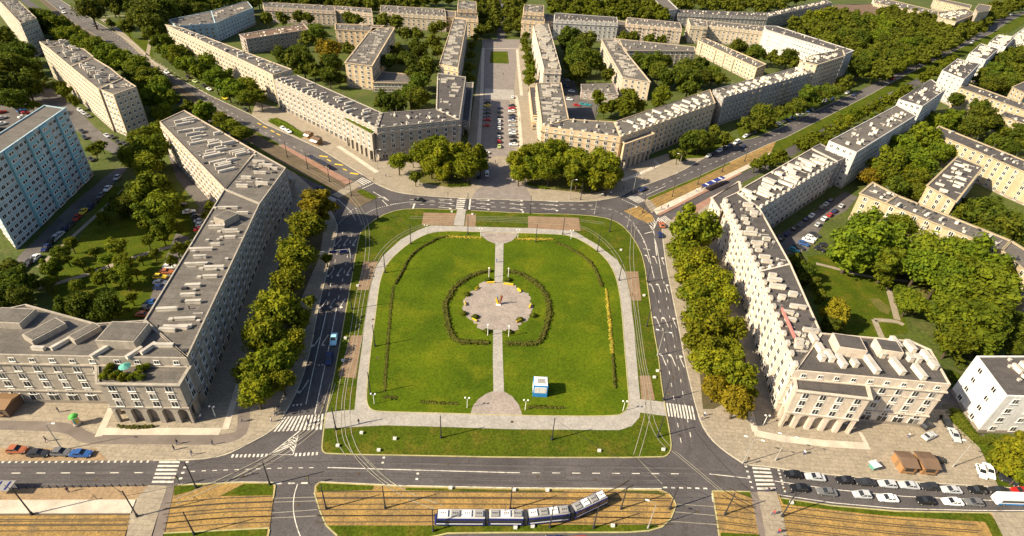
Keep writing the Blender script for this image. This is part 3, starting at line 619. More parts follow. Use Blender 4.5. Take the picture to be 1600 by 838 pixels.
ws = MB()
for l in ([(-60, 735), (240, 734), (430, 727), (600, 727.5), (800, 733), (1060, 735.5), (1160, 740)], [(-60, 727), (240, 726)], [(-60, 745), (240, 744), (600, 740), (800, 746), (1080, 748)], [(-60, 753), (240, 752.5), (600, 750), (800, 756), (1080, 758)],
          [(1023, 440), (1040, 530), (1056, 640), (1070, 700)], [(1033, 440), (1051, 540), (1068, 650), (1078, 700)], [(1047, 450), (1062, 540), (1076, 625)], [(505, 500), (490, 580), (470, 650)], [(521, 490), (508, 560), (492, 640)], [(640, 308), (737, 313), (832, 316), (905, 318)], [(640, 321), (737, 323.5), (832, 327), (905, 329)]):
    P = smooth(xy(l), 2); WZ = (ws.f and WZ or 0) + 1
    for s_ in (-.75, .75): strip(ws, P, .5, Z_ROAD + .008 + .0018 * WZ, side=s_)
tag(ws.build('road_wheel_track', M['asphalt_worn']), kind='structure')
# ================================================================ buildings
def window_mesh(name, w, h, sill=True, var=0):
    b = MB()
    b.k = 0
    b.box((0, .05, 0), (w, .10, h))
    n = 2
    pw = (w - .14 * (n + 1)) / n
    for i in range(n):
        b.k = (1, 1, 2)[(var + i) % 3] if var < 3 else 1
        x = -w / 2 + .14 + pw / 2 + i * (pw + .14)
        b.poly([(x - pw / 2, .115, -h / 2 + .14), (x - pw / 2, .115, h / 2 - .14), (x + pw / 2, .115, h / 2 - .14), (x + pw / 2, .115, -h / 2 + .14)])
    if sill: b.k = 0; b.box((0, .14, -h / 2 - .06), (w + .3, .28, .12))
    return b.mesh(name, [M['frame'], M['glass'], M['curtain']])
WMESH = {k: [window_mesh('window', *a, var=v) for v in (4, 4, 4, 0, 2)] for k, a in dict(shop=(2.9, 2.7, False), tall=(1.75, 1.95), small=(1.35, 1.25), wide=(2.1, 1.5)).items()}
def chim_mesh(lx):
    b = MB(); b.k = 0; b.box((0, 0, .5), (1, 1, 1)); b.k = 1; b.box((0, 0, 1.03), (1.06, 1.12, .07))
    return b.mesh('chimney', [M['chimney'], M['cap']])
CHM = chim_mesh(1)
CAMP = Vector((0, 0, CAM_H))
def vent_meshes():
    out = []
    b = MB(); b.box((0, 0, .3), (.7, .7, .6)); b.box((0, 0, .65), (.9, .9, .1)); out.append(b.mesh('roof_vent', M['cap']))
    b = MB(); b.tube((0, 0, 0), (0, 0, .9), .16, .16, 7); b.tube((0, 0, .85), (0, 0, 1.1), .3, .1, 7); out.append(b.mesh('roof_vent', M['darkmetal']))
    b = MB(); b.box((0, 0, .25), (1.5, 1.0, .5)); b.box((0, 0, .52), (1.3, .8, .06)); out.append(b.mesh('roof_vent', M['darkmetal']))
    b = MB(); b.box((0, 0, .12), (2.6, .3, .24)); out.append(b.mesh('roof_vent', M['cap']))
    b = MB(); b.tube((0, 0, 0), (0, 0, 3.2), .05, .04, 5); b.box((0, 0, 2.9), (1.3, .05, .05)); b.box((0, 0, 2.5), (.9, .05, .05)); out.append(b.mesh('roof_aerial', M['palemetal']))
    return out
VENTS = vent_meshes()
def building(name, label, cat, wings, wall='cream', roof='roof', floors=None, colw=4.3, win='tall', attic=True, chim=(14, 3.5, .9, 1.1), stub=0.0, cornice=True, group=None, ch_axis=None, blank=(), extra=None, row0=0, maxwin=100, plinth=True, wsize=None, balcony=0, shop=False):
    """wings: list of (pixel corners of the roof at height h, h[, options])"""
    if wsize is None and win == 'small': wsize = (1.35, 1, 1.45)
    rnd = random.Random(hash(name + label) % 1000 if False else len(label) * 37 + len(name))
    geo = []
    for w in wings:
        px, h = w[0], w[1]; o = w[2] if len(w) > 2 else {}
        P = ccw([(q.x, q.y) for q in [G(a, c, h) for a, c in px]])
        geo.append((P, h, o))
    c = Vector((sum(p[0] for P, _, _ in geo for p in P), sum(p[1] for P, _, _ in geo for p in P), 0)) / sum(len(P) for P, _, _ in geo)
    root = thing(name, label, cat, c, group=group)
    wb = MB(); rb = MB(); cb = MB(); pb = MB()
    wins = []
    for gi, (P, h, o) in enumerate(geo):
        z0 = o.get('z0', 0.0); n = len(P)
        I = inset(P, .4)
        for i in range(n):
            j = (i + 1) % n
            wb.poly([(*P[i], z0), (*P[j], z0), (*P[j], h), (*P[i], h)])
            wb.poly([(*P[i], h), (*P[j], h), (*I[j], h), (*I[i], h)])
            wb.poly([(*I[i], h), (*I[j], h), (*I[j], h - .5), (*I[i], h - .5)])
        if z0: wb.poly([(*p, z0) for p in P[::-1]])
        rb.poly([(*p, h - .4) for p in I])
        if cornice and not o.get('nocornice'):
            zc = h - 3.0 if (attic and not o.get('noattic')) else h - .25
            O = inset(P, -.45); O2 = inset(P, .1)
            for i in range(n):
                j = (i + 1) % n
                cb.poly([(*O[i], zc), (*O[j], zc), (*O[j], zc + .32), (*O[i], zc + .32)])
                cb.poly([(*O[i], zc + .32), (*O[j], zc + .32), (*O2[j], zc + .32), (*O2[i], zc + .32)])
                cb.poly([(*O2[i], zc), (*O2[j], zc), (*O[j], zc), (*O[i], zc)])
        if shop and not z0 and h > 12:
            for zc, th, pr in ((4.6, .35, .35), (h - 6.2, .2, .2)):
                O = inset(P, -pr)
                for i in range(n):
                    j = (i + 1) % n
                    cb.poly([(*O[i], zc), (*O[j], zc), (*O[j], zc + th), (*O[i], zc + th)]); cb.poly([(*O[i], zc + th), (*O[j], zc + th), (*P[j], zc + th), (*P[i], zc + th)]); cb.poly([(*P[i], zc), (*P[j], zc), (*O[j], zc), (*O[i], zc)])
        if plinth and not z0:
            O = inset(P, -.12)
            for i in range(n):
                j = (i + 1) % n
                pb.poly([(*O[i], 0), (*O[j], 0), (*O[j], 1.3), (*O[i], 1.3)]); pb.poly([(*O[i], 1.3), (*O[j], 1.3), (*P[j], 1.3), (*P[i], 1.3)])
        # windows
        nf = o.get('floors') or floors or max(1, round((h - z0) / 3.1))
        fh = (h - z0 - .4) / nf
        for i in range(n):
            a = Vector((*P[i], 0)); b_ = Vector((*P[(i + 1) % n], 0)); e = b_ - a; L = e.length
            if L < 4 or i in o.get('blank', blank): continue
            e /= L; nv = Vector((e.y, -e.x, 0)); mid = (a + b_) / 2
            tv = (Vector((0, 0, CAM_H)) - mid); tv.z = 0
            if nv.dot(tv.normalized()) < -.12: continue
            k = max(1, int((L - 1.2) / o.get('colw', colw))); sp = (L - 1.2) / k
            ang = math.atan2(-e.y, -e.x)              # window mesh faces +y
            for r in range(nf):
                if r < o.get('row0', row0): continue
                zc = z0 + (r + .55) * fh
                kind = win
                if attic and r == nf - 1 and not o.get('noattic'): kind = 'small'; zc = h - 1.5
                if shop and r == 0 and z0 == 0 and nf > 2: kind = 'shop'; zc = 2.2
                for q in range(k):
                    p = a + e * (.6 + (q + .5) * sp); t = p + nv * .7
                    if any(gj != gi and hh > zc and inside(t, PP) and oo.get('z0', 0) < zc for gj, (PP, hh, oo) in enumerate(geo)): continue
                    wins.append((PPM(p) * (nv.dot((CAMP - p).normalized()) + .1), p + Vector((0, 0, zc)), ang, kind, nv, e))
    walls = wb.build('wall', M[wall], root); tag(rb.build('roof', M[roof], root))
    if cb.f: cb.build('cornice', M[wall], root)
    if pb.f: pb.build('plinth', M['plinth'], root)
    wins.sort(key=lambda t: -t[0])
    lim = maxwin
    for s_, p, ang, kind, nv, e in wins[:lim]:
        link('window', rnd.choice(WMESH[kind]), root, p - c, ang, wsize)
    if len(wins) > lim:
        b = MB()
        for s_, p, ang, kind, nv, e in wins[lim:]:
            me = rnd.choice(WMESH[kind]); ca, sa = math.cos(ang), math.sin(ang)
            base = len(b.v)
            for v in me.vertices: b.v.append((p.x + v.co.x * ca - v.co.y * sa, p.y + v.co.x * sa + v.co.y * ca, p.z + v.co.z))
            for f in me.polygons: b.f.append(tuple(base + q for q in f.vertices)); b.m.append(f.material_index)
        tag(b.build('window', [M['frame'], M['glass'], M['curtain']], root), kind='stuff')
    if balcony:
        nb = 0
        for s_, p, ang, kind, nv, e in wins[:200]:
            if nb >= 60: break
            if int(p.x * 7 + p.z * 0) % balcony == 0:
                link('balcony', BALM, root, p - c, ang); nb += 1
    # chimneys: slabs across each wing and stubs along the front parapet
    total = 0; nvent = 0
    for P, h, o in geo:
        n = len(P)
        if o.get('nochim'): continue
        Ls = [(Vector(P[(i + 1) % n]) - Vector(P[i])).length for i in range(n)]
        i = max(range(n), key=lambda q: Ls[q]) if ch_axis is None else ch_axis
        a = Vector((*P[i], 0)); e = (Vector((*P[(i + 1) % n], 0)) - a); L = e.length; e /= L; nv = Vector((-e.y, e.x, 0))
        dep = max((Vector((*p, 0)) - a).dot(nv) for p in P)
        ang = math.atan2(nv.y, nv.x)
        step, ln, wd, ht = o.get('chim', chim)
        I = inset(P, .8); u = step * .4
        while u < L - 2 and step and total < 100:
            ss = ln * rnd.uniform(.55, 1.35); v = rnd.choice((.28, .5, .72, .66, .34)) * dep
            p = a + e * u + nv * v
            if inside(p, I) and inside(p + nv * ss * .45, I) and inside(p - nv * ss * .45, I):
                link('chimney', CHM, root, Vector((p.x, p.y, h - .4)) - c, ang, (ss, wd * rnd.uniform(.8, 1.2), ht * rnd.uniform(.8, 1.25))); total += 1
                if rnd.random() < .35:
                    p2 = p + nv * (ss * .5 + 1.1)
                    if inside(p2, I): link('chimney', CHM, root, Vector((p2.x, p2.y, h - .4)) - c, ang, (1.0, 1.0, ht * .6)); total += 1
            u += step * rnd.uniform(.6, 1.3)
        for q in range(int(min(36, L * dep / 18))):
            p = Vector((a.x, a.y, 0)) + e * rnd.uniform(1, L - 1) + nv * rnd.uniform(1, dep - 1)
            nvent += 1
            if nvent < 96 and inside(p, I): link('roof_vent', rnd.choice(VENTS), root, Vector((p.x, p.y, h - .4)) - c, ang)
        if o.get('stub', stub):
            st = o.get('stub', stub)
            for i in range(n):
                a = Vector((*P[i], 0)); e = Vector((*P[(i + 1) % n], 0)) - a; L = e.length; e /= L; nv = Vector((-e.y, e.x, 0))
                tv = CAMP - a; tv.z = 0
                if L < 10 or (-nv).dot(tv.normalized()) < .1: continue
                ang = math.atan2(e.y, e.x)
                for q in range(int(L / st)):
                    p = a + e * (st * (q + .5)) + nv * .75
                    if total < 112 and inside(p, P) and not any(inside(p, PP) and hh > h for PP, hh, oo in geo if PP is not P):
                        link('chimney', CHM, root, Vector((p.x, p.y, h - .4)) - c, ang, (1.5, .9, 1.0)); total += 1
    return root, geo, c
def bal_mesh():
    b = MB(); b.k = 0; b.box((0, .55, -1.0), (2.4, 1.1, .15)); b.k = 1
    b.box((0, 1.08, -.5), (2.4, .06, .9)); b.box((-1.17, .55, -.5), (.06, 1.1, .9)); b.box((1.17, .55, -.5), (.06, 1.1, .9))
    return b.mesh('balcony', [M['lgrey'], M['cream']])
BALM = bal_mesh()

def arcade(root, c, P, h0, wall, bays, core=.72):
    """arched ground floor below a block with outline P"""
    b = MB(); n = len(P); d = .9
    for i in range(n):
        a = Vector((*P[i], 0)); q = Vector((*P[(i + 1) % n], 0)); e = q - a; L = e.length; e /= L; nv = Vector((-e.y, e.x, 0))
        k = max(1, round(L / bays)); s = L / k
        for j in range(k):
            x0 = j * s; x1 = x0 + s; pw = s * .17; r = s / 2 - pw; zs = h0 - .55 - r if h0 - .55 - r > 1 else 1.0
            ry = h0 - .55 - zs
            def pt(x, z, y=0.0): v = a + e * x + nv * y; return (v.x, v.y, z)
            for y, fl in ((0.0, False), (d, True)):
                def pl(t): b.poly(t[::-1] if fl else t)
                pl([pt(x0, 0, y), pt(x0 + pw, 0, y), pt(x0 + pw, zs, y), pt(x0, zs, y)]); pl([pt(x1 - pw, 0, y), pt(x1, 0, y), pt(x1, zs, y), pt(x1 - pw, zs, y)])
                pl([pt(x0, zs, y), pt(x0 + pw, zs, y), pt(x0 + pw, h0, y), pt(x0, h0, y)]); pl([pt(x1 - pw, zs, y), pt(x1, zs, y), pt(x1, h0, y), pt(x1 - pw, h0, y)])
            A = [(x0 + s / 2 - r * math.cos(math.pi * t / 10), zs + ry * math.sin(math.pi * t / 10)) for t in range(11)]
            for t in range(10):
                for y in (0.0, d): b.poly([pt(*A[t], y), pt(*A[t + 1], y), pt(A[t + 1][0], h0, y), pt(A[t][0], h0, y)])
                b.poly([pt(*A[t], 0), pt(*A[t], d), pt(*A[t + 1], d), pt(*A[t + 1], 0)])
            for xx in (x0 + pw, x1 - pw): b.poly([pt(xx, 0, 0), pt(xx, 0, d), pt(xx, zs, d), pt(xx, zs, 0)])
    b.build('arcade', M[wall], root)
    cx = sum(p[0] for p in P) / n; cy = sum(p[1] for p in P) / n
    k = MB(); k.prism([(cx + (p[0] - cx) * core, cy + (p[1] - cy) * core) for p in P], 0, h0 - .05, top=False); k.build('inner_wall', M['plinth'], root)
    t = MB(); O = inset(P, -.25)
    t.prism(O, h0 - .05, h0 + .35, bottom=True); t.build('string_course', M[wall], root)
HB, HM, HA = 14.6, 17.3, 6.0
def roof_house(r, wall, top, px, sz, rz):
    p = G(*px, HM); b = MB(); b.box((p.x, p.y, HM - .4 + sz[2] / 2), sz, rz); h = b.build('roof_house', M[wall], r)
    b = MB(); b.box((p.x, p.y, HM - .4 + sz[2] + .04), (sz[0] - .7, sz[1] - .7, .12), rz); b.build('roof_house_top', M[top], h)

# 1 lower-left corner block
r, g_, c = building('corner_block', 'large pale L-shaped corner block with arcade and roof garden, left of the lawn', 'building', [
    ([(-70, 553), (160, 558), (292, 560), (225, 500), (150, 505), (40, 475), (-70, 500)], HM, {'nochim': 1, 'stub': 4.6}),
    ([(292, 560), (406, 318), (350, 295), (225, 500)], HM, {'chim': (3.6, 5.0, .9, .9)}),
    ([(406, 318), (447, 262), (400, 236), (350, 295)], HM, {'chim': (4.0, 4.0, .9, 1.0)}),
    ([(152, 599), (279, 601), (300, 566), (150, 560)], HB, {'z0': HA, 'nochim': 1, 'noattic': 1})], wall='stone', roof='roof2', stub=0, shop=True)
arcade(r, c, g_[3][0], HA, 'stone', 3.7)
for px, sz, rz in (((196, 528), (9.5, 7.5, 2.6), .05), ((134, 523), (3.0, 6.5, 1.6), -.45), ((72, 520), (4.5, 8.0, 1.7), -.45), ((20, 500), (9.0, 6.0, 2.0), .03), ((355, 345), (5, 6, 2.6), -.4)): roof_house(r, 'stone', 'roof2', px, sz, rz)
for px, L, rz in (((100, 535), 6, 1.15), ((165, 545), 7, 1.15), ((210, 552), 4, 1.15), ((232, 545), 4, 1.2), ((255, 540), 5, .1), ((275, 512), 6, .05), ((262, 516), 4, .05), ((60, 545), 3, 0)):
    p = G(*px, HM); link('chimney', CHM, r, Vector((p.x, p.y, HM - .4)) - c, rz, (L, .8, 1.0))

# 2 its wing along the north-west avenue
building('avenue_block', 'flat-roofed block with many roof slabs continuing the left corner block up the avenue', 'building', [
    ([(249, 190), (288, 172), (400, 236), (350, 295)], HM, {'chim': (1.9, 5.5, .9, 1.0)})], wall='pinkish', roof='roof2', stub=0)
b = MB()                                                  # gateway arch across the side road
gt = thing('gateway', 'stone gateway arch joining the left corner block across the side road', 'gateway', G(452, 300))
p0 = G(446, 296); p1 = G(462, 308); e = (p1 - p0)
for t in (0.0, .5, 1.0):
    q = p0 + e * t; b.box((q.x, q.y, 3.5), (1.2, 1.2, 7.0), .6)
q = (p0 + p1) / 2; b.box((q.x, q.y, 7.9), (e.length + 1.6, 1.8, 1.8), math.atan2(e.y, e.x)); b.build('arch', M['stone'], gt)

# 3 central left
r, g_, c = building('arcaded_block', 'pale arcaded block with dark battlemented roof, left of the cobbled avenue', 'building', [
    ([(428, 124), (589, 200), (597, 176), (464, 117)], HM, {'stub': 5.2, 'chim': (4.6, 3.8, .9, .9)}),
    ([(589, 200), (718, 187), (682, 170), (597, 176)], HM, {'stub': 6.2, 'chim': (8, 2.5, .8, .8)}),
    ([(718, 187), (728, 120), (684, 114), (682, 170)], HM, {'chim': (4.2, 4.0, .9, .8), 'stub': 6}),
    ([(537, 186), (581, 210), (592, 201), (547, 178)], HB, {'z0': HA, 'nochim': 1, 'noattic': 1})], wall='stone', shop=True)
arcade(r, c, g_[3][0], HA, 'stone', 4.4)
b = MB(); I = inset(g_[3][0], .7); b.prism(I, HB - .35, HB + .25); b.build('roof_garden', M['verge'], r)
# 4 central right
r, g_, c = building('arcaded_block', 'tan arcaded block with pale roof slabs, right of the cobbled avenue behind the round trees', 'building', [
    ([(838, 130), (847, 197), (889, 186), (877, 129)], HM, {'chim': (4.0, 5.0, .9, .9), 'stub': 5}),
    ([(847, 197), (970, 214), (960, 190), (889, 186)], HM, {'stub': 6, 'chim': (9, 2.0, .8, .9)}),
    ([(970, 214), (1118, 161), (1110, 140), (960, 190)], HM, {'chim': (3.4, 4.6, 1.0, .9), 'stub': 6}),
    ([(976, 225), (1022, 209), (1010, 200), (970, 216)], HB, {'z0': HA, 'nochim': 1, 'noattic': 1})], wall='tan', roof='roof2', shop=True)
arcade(r, c, g_[3][0], HA, 'stone', 4.4)
# gate loggias on both sides of the avenue
for px, lab in (([(827, 136), (832, 180), (843, 181), (838, 136)], 'tan open loggia with narrow pool roof along the right side of the avenue'), ([(725, 130), (722, 188), (733, 190), (739, 129)], 'grey loggia wing along the left side of the avenue car park')):
    rr, gg, cc = building('loggia', lab, 'loggia', [(px, 9.0, {'z0': 4.6, 'nochim': 1})], wall='tan' if 'tan' in lab else 'stone', attic=False, colw=4, win='small')
    arcade(rr, cc, gg[0][0], 4.6, 'tan' if 'tan' in lab else 'stone', 5.5, core=.5)
# 5 avenue rows
building('avenue_row', 'long grey-roofed row with stepped chimneys along the left side of the avenue', 'building', [
    ([(709, 28), (686, 100), (716, 106), (730, 31)], 18, {'chim': (4.5, 4.2, 1.0, .9)})], wall='tan', roof='roof2')
building('avenue_row', 'long cream row with pale stepped chimneys along the right side of the avenue', 'building', [
    ([(833, 40), (850, 108), (877, 109), (857, 37)], 18, {'chim': (2.8, 4.4, 1.3, 1.5)})], wall='bright', roof='roof2')
building('head_tower', 'stepped tan tower house at the far left head of the avenue', 'building', [
    ([(712, 17), (711, 27), (747, 30), (745, 17)], 16, {'nochim': 1}), ([(716, 1), (715, 14), (745, 15), (744, 2)], 21, {'chim': (5, 3, .8, .8)})], wall='tan', roof='roof2')
building('head_tower', 'stepped tan tower house at the far right head of the avenue', 'building', [
    ([(817, 22), (815, 31), (851, 34), (851, 23)], 16, {'nochim': 1}), ([(819, 7), (818, 18), (850, 20), (850, 8)], 21, {'chim': (5, 3, .8, .8)})], wall='tan', roof='roof2')
# 6 along the NW avenue, beyond
building('terrace_block', 'long pale block with slanted roof slabs behind the tree row of the north-west avenue', 'building', [
    ([(258, 38), (302, 58), (318, 56), (284, 43)], HM, {'chim': (5, 3.2, 1.2, .9)}), ([(302, 58), (400, 104), (426, 97), (318, 56)], HM, {'chim': (5.5, 3.4, 1.3, .9)}), ([(400, 104), (426, 117), (456, 108), (426, 97)], HM, {'chim': (5.5, 3.4, 1.3, .9)})], wall='cream', roof='roof2')
building('bent_block', 'gently bent white block with blue-grey windows at the top left behind the slanted roof slabs', 'building', [
    ([(262, 31), (275, 41), (336, 36), (330, 17)], 14, {'chim': (5, 2.5, 1, .9), 'stub': 7}), ([(336, 36), (395, 12), (386, 1), (330, 17)], 14, {'chim': (5, 2.5, 1, .9)})], wall='bluegrey', roof='roof2')
# 7 courtyard buildings left
building('courtyard_block', 'tan L-shaped block with flat pale roof inside the left courtyard', 'building', [
    ([(539, 98), (581, 103), (616, 44), (582, 43)], 16, {'chim': (5, 3, .9, .6)}), ([(524, 37), (524, 46), (582, 49), (600, 40)], 16, {'chim': (6, 2.2, .8, .6)})], wall='tan', roof='roof2', attic=False)
building('low_hall', 'low tan hall with a colonnaded front beside the L-shaped courtyard block', 'building', [
    ([(582, 129), (645, 130), (640, 116), (596, 112)], 6.5, {'nochim': 1, 'floors': 2})], wall='tan', roof='roof2', attic=False, win='small', colw=2.2)
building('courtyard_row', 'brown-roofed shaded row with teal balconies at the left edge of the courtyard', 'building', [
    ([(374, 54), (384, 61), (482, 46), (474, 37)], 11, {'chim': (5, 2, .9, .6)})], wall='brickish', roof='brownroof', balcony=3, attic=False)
# 8 top row left
building('back_row', 'pale grey row with evenly spaced windows at the top edge left of centre', 'building', [
    ([(410, 3), (412, 11), (524, 17), (522, 9)], 13, {'chim': (6, 2.5, 1, .9)}), ([(524, 15), (582, 21), (580, 13), (523, 9)], 13, {'chim': (6, 2.5, 1, .9)})], wall='pinkish', roof='roof2')
building('back_row', 'cream row with bristling chimneys at the top edge just left of the avenue head', 'building', [
    ([(595, 8), (594, 19), (697, 26), (695, 14)], 13.5, {'chim': (3.4, 3, .8, 1.2), 'stub': 4.5})], wall='cream', roof='roof2', balcony=4)
building('link_house', 'low link house between the cream row and the left tower house', 'building', [([(693, 16), (694, 26), (714, 27), (713, 18)], 12, {'nochim': 1})], wall='cream', roof='roof2', attic=False)
# 9 right courtyard
building('courtyard_block', 'white-gabled V-shaped block with tilted slabs on its roof in the right courtyard', 'building', [
    ([(940, 62), (973, 121), (1016, 128), (976, 79), (968, 62)], 13, {'chim': (3.2, 4.0, .9, .8)}), ([(960, 60), (980, 79), (1087, 80), (1085, 73)], 13, {'chim': (4.5, 2.2, .9, .8)})], wall='cream', roof='roof2', attic=False)
building('low_hall', 'low dark hall beside the poplar in the right courtyard', 'building', [
    ([(908, 132), (909, 141), (966, 148), (960, 131)], 6, {'chim': (8, 1.2, .9, .6), 'floors': 2})], wall='brickish', roof='roof2', attic=False, win='small')
building('courtyard_row', 'tan sunlit row with dark roof ending at a brown gable in the right courtyard', 'building', [
    ([(1091, 63), (1183, 106), (1197, 100), (1103, 60)], 11.5, {'chim': (4, 2.0, .9, .8), 'stub': 0})], wall='tan', roof='roof2', balcony=4, attic=False)
building('back_row', 'white block with flat dark roof just right of the avenue head', 'building', [
    ([(867, 20), (866, 31), (966, 36), (964, 27)], 17, {'chim': (5, 2, .9, .8), 'stub': 5})], wall='white', roof='roof')
building('link_house', 'low link house between the right tower house and the white block', 'building', [([(851, 22), (851, 33), (868, 34), (868, 24)], 13, {'nochim': 1})], wall='cream', roof='roof2', attic=False)
building('back_row', 'tan row with balconies behind the V-shaped courtyard block', 'building', [
    ([(980, 27), (979, 37), (1066, 45), (1062, 35)], 14, {'chim': (4, 2, .9, .8), 'stub': 6})], wall='pinkish', roof='roof2', balcony=3)
building('link_house', 'low link house between the white block and the balconied tan row', 'building', [([(965, 32), (965, 40), (981, 42), (981, 34)], 10, {'nochim': 1})], wall='cream', roof='roof2', attic=False)
building('back_row', 'cream row with balconies ending behind the long white slab block', 'building', [
    ([(1075, 28), (1079, 40), (1106, 42), (1104, 32)], 16, {'chim': (4, 2, .9, .8)}), ([(1106, 40), (1198, 50), (1194, 41), (1105, 32)], 15, {'chim': (4, 2, .9, .8), 'stub': 6})], wall='cream', roof='roof2', balcony=3)
building('far_row', 'long bent grey row with dotted roof at the top right', 'building', [
    ([(1058, 15), (1060, 21), (1200, 27), (1198, 20)], 13, {'chim': (5, 2, .9, .8)}), ([(1200, 27), (1300, 4), (1290, 0), (1198, 20)], 13, {'chim': (5, 2, .9, .8)})], wall='grey', roof='roof', balcony=2)
building('far_block', 'bright white block end-on at the top edge right of centre', 'building', [([(1018, -6), (1040, 17), (1059, 14), (1036, -8)], 16, {'nochim': 1})], wall='white', roof='roof2', attic=False)
# 10 along the NE avenue
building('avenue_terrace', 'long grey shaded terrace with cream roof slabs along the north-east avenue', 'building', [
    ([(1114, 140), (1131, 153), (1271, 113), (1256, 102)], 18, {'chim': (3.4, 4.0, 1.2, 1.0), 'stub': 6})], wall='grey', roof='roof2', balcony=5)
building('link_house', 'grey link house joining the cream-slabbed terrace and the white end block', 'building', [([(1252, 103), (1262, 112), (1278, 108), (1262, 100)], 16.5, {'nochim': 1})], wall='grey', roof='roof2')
building('end_block', 'white-walled block with cluttered dark roof and dark balcony rows by the junction', 'building', [
    ([(1250, 95), (1277, 101), (1320, 87), (1317, 78), (1270, 86)], 23, {'chim': (3, 2, 1.2, 1.2)})], wall='cream', roof='roof', balcony=2, attic=False)
building('slab_block', 'long bright white slab block with a grid of windows, behind the white end block', 'building', [
    ([(1195, 40), (1197, 46), (1322, 84), (1334, 79), (1214, 41)], 20, {'chim': (14, 2, 1, .8)})], wall='white', roof='roof', attic=False, colw=3.0, win='small')
# 11 right corner block
r, g_, c = building('corner_block', 'large bright corner block with white slabs on its dark roof, right of the lawn', 'building', [
    ([(1130, 310), (1152, 300), (1188, 326), (1236, 412), (1185, 424)], HM, {'stub': 4.2, 'chim': (3.6, 3.6, 1.1, 1.1)}),
    ([(1185, 424), (1236, 412), (1284, 520), (1242, 578)], HM, {'stub': 4.2, 'chim': (3.6, 3.6, 1.1, 1.2)}),
    ([(1152, 300), (1166, 290), (1268, 232), (1309, 252), (1188, 326)], HM, {'chim': (2.5, 5.2, 1.1, 1.1), 'stub': 5}),
    ([(1242, 579), (1486, 601), (1455, 546), (1424, 532), (1284, 520)], HM, {'stub': 4.4, 'chim': (999, 5.5, 1.2, 1.7)}),
    ([(1245, 610), (1361, 623), (1352, 588), (1240, 579)], HB, {'z0': HA, 'nochim': 1, 'noattic': 1}),
    ([(1112, 309), (1126, 330), (1158, 300), (1155, 283)], HB, {'nochim': 1, 'noattic': 1, 'floors': 4})], wall='bright', roof='roof', shop=True)
arcade(r, c, g_[4][0], HA, 'bright', 3.7)
for px, sz, rz in (((1322, 545), (7.5, 6.0, 3.0), -.12), ((1384, 549), (6.0, 5.0, 2.6), -.12)): roof_house(r, 'bright', 'roof', px, sz, rz)
for x, y, L in ((1295, 558, 3.6), (1313, 566, 4.2), (1334, 569, 2.2), (1358, 567, 8.0), (1372, 549, 5.0), (1398, 538, 4.2), (1421, 543, 4.0), (1401, 574, 5.5), (1420, 560, 2.4), (1432, 562, 2.2), (1446, 558, 3.6), (1435, 583, 4.8), (1280, 546, 3.0), (1283, 560, 2.0), (1457, 572, 2.5), (1270, 530, 3.4)):
    p = G(x, y, HM); link('chimney', CHM, r, Vector((p.x, p.y, HM - .4)) - c, 1.62 + RND.uniform(-.03, .03), (L, 1.3, 1.6))
b = MB(); p0 = G(1221, 484, HM); p1 = G(1241, 530, HM); e_ = p1 - p0; b.box(((p0.x + p1.x) / 2, (p0.y + p1.y) / 2, HM + .5), (e_.length, .5, .9), math.atan2(e_.y, e_.x)); b.build('rooftop_board', M['faded'], r)
building('link_house', 'lower grey link house between the right corner block and the white slab on the avenue', 'building', [([(1268, 231), (1310, 252), (1322, 246), (1282, 224)], 15.5, {'nochim': 1})], wall='grey', roof='roof')
building('slab_block', 'tall white slab block with grey roof standing behind the right corner block', 'building', [
    ([(1295, 220), (1339, 238), (1432, 180), (1402, 164)], 20, {'chim': (7, 1.6, 1.2, 1.4)})], wall='white', roof='roof2', attic=False, win='small', colw=2.9, cornice=False)
building('slab_block', 'white slab block with black roof, one step up the avenue from the grey-roofed slab', 'building', [
    ([(1404, 155), (1442, 166), (1478, 140), (1456, 124)], 23, {'chim': (6, 1.6, 1.2, 1.4)})], wall='white', roof='roof', attic=False, win='small', colw=2.9, cornice=False)
building('slab_block', 'white slab block with three dark window bays beyond the black-roofed slab', 'building', [
    ([(1472, 110), (1507, 124), (1532, 99), (1496, 92)], 20, {'chim': (6, 2, 1.2, 1.2)})], wall='white', roof='roof', attic=False, win='small', cornice=False)
building('slab_block', 'white stepped slab block with cluttered roof far up the north-east avenue', 'building', [
    ([(1514, 84), (1541, 94), (1561, 76), (1533, 68)], 19, {'chim': (3, 4, 1.2, 1.2)}), ([(1546, 66), (1572, 73), (1586, 58), (1560, 54)], 19, {'chim': (3, 4, 1.2, 1.2)})], wall='white', roof='roof', attic=False, win='small', cornice=False)
building('slab_block', 'slab block at the right edge beyond the stepped white slabs', 'building', [([(1578, 60), (1605, 66), (1640, 44), (1606, 40)], 17, {'chim': (3, 4, 1.2, 1.2)})], wall='white', roof='roof2', attic=False, win='small')
building('garden_row', 'long cream row with grey roof and white chimneys edging the right courtyard trees', 'building', [
    ([(1364, 285), (1344, 302), (1384, 317), (1402, 305)], 13.5, {'chim': (5, 2, 1, .9)}), ([(1384, 317), (1566, 391), (1580, 376), (1402, 305)], 14.5, {'chim': (6, 2.0, 1, .9), 'stub': 0}), ([(1566, 391), (1640, 455), (1650, 420), (1580, 376)], 14.5, {'chim': (6, 2.0, 1, .9)})], wall='yellow', roof='roof2', attic=False, balcony=6)
building('cube_house', 'squat tan house with four pale roof slabs behind the long cream row', 'building', [
    ([(1449, 290), (1494, 315), (1537, 260), (1497, 244)], 14, {'chim': (5, 3.4, 1, .9)})], wall='yellow', roof='roof', attic=False)
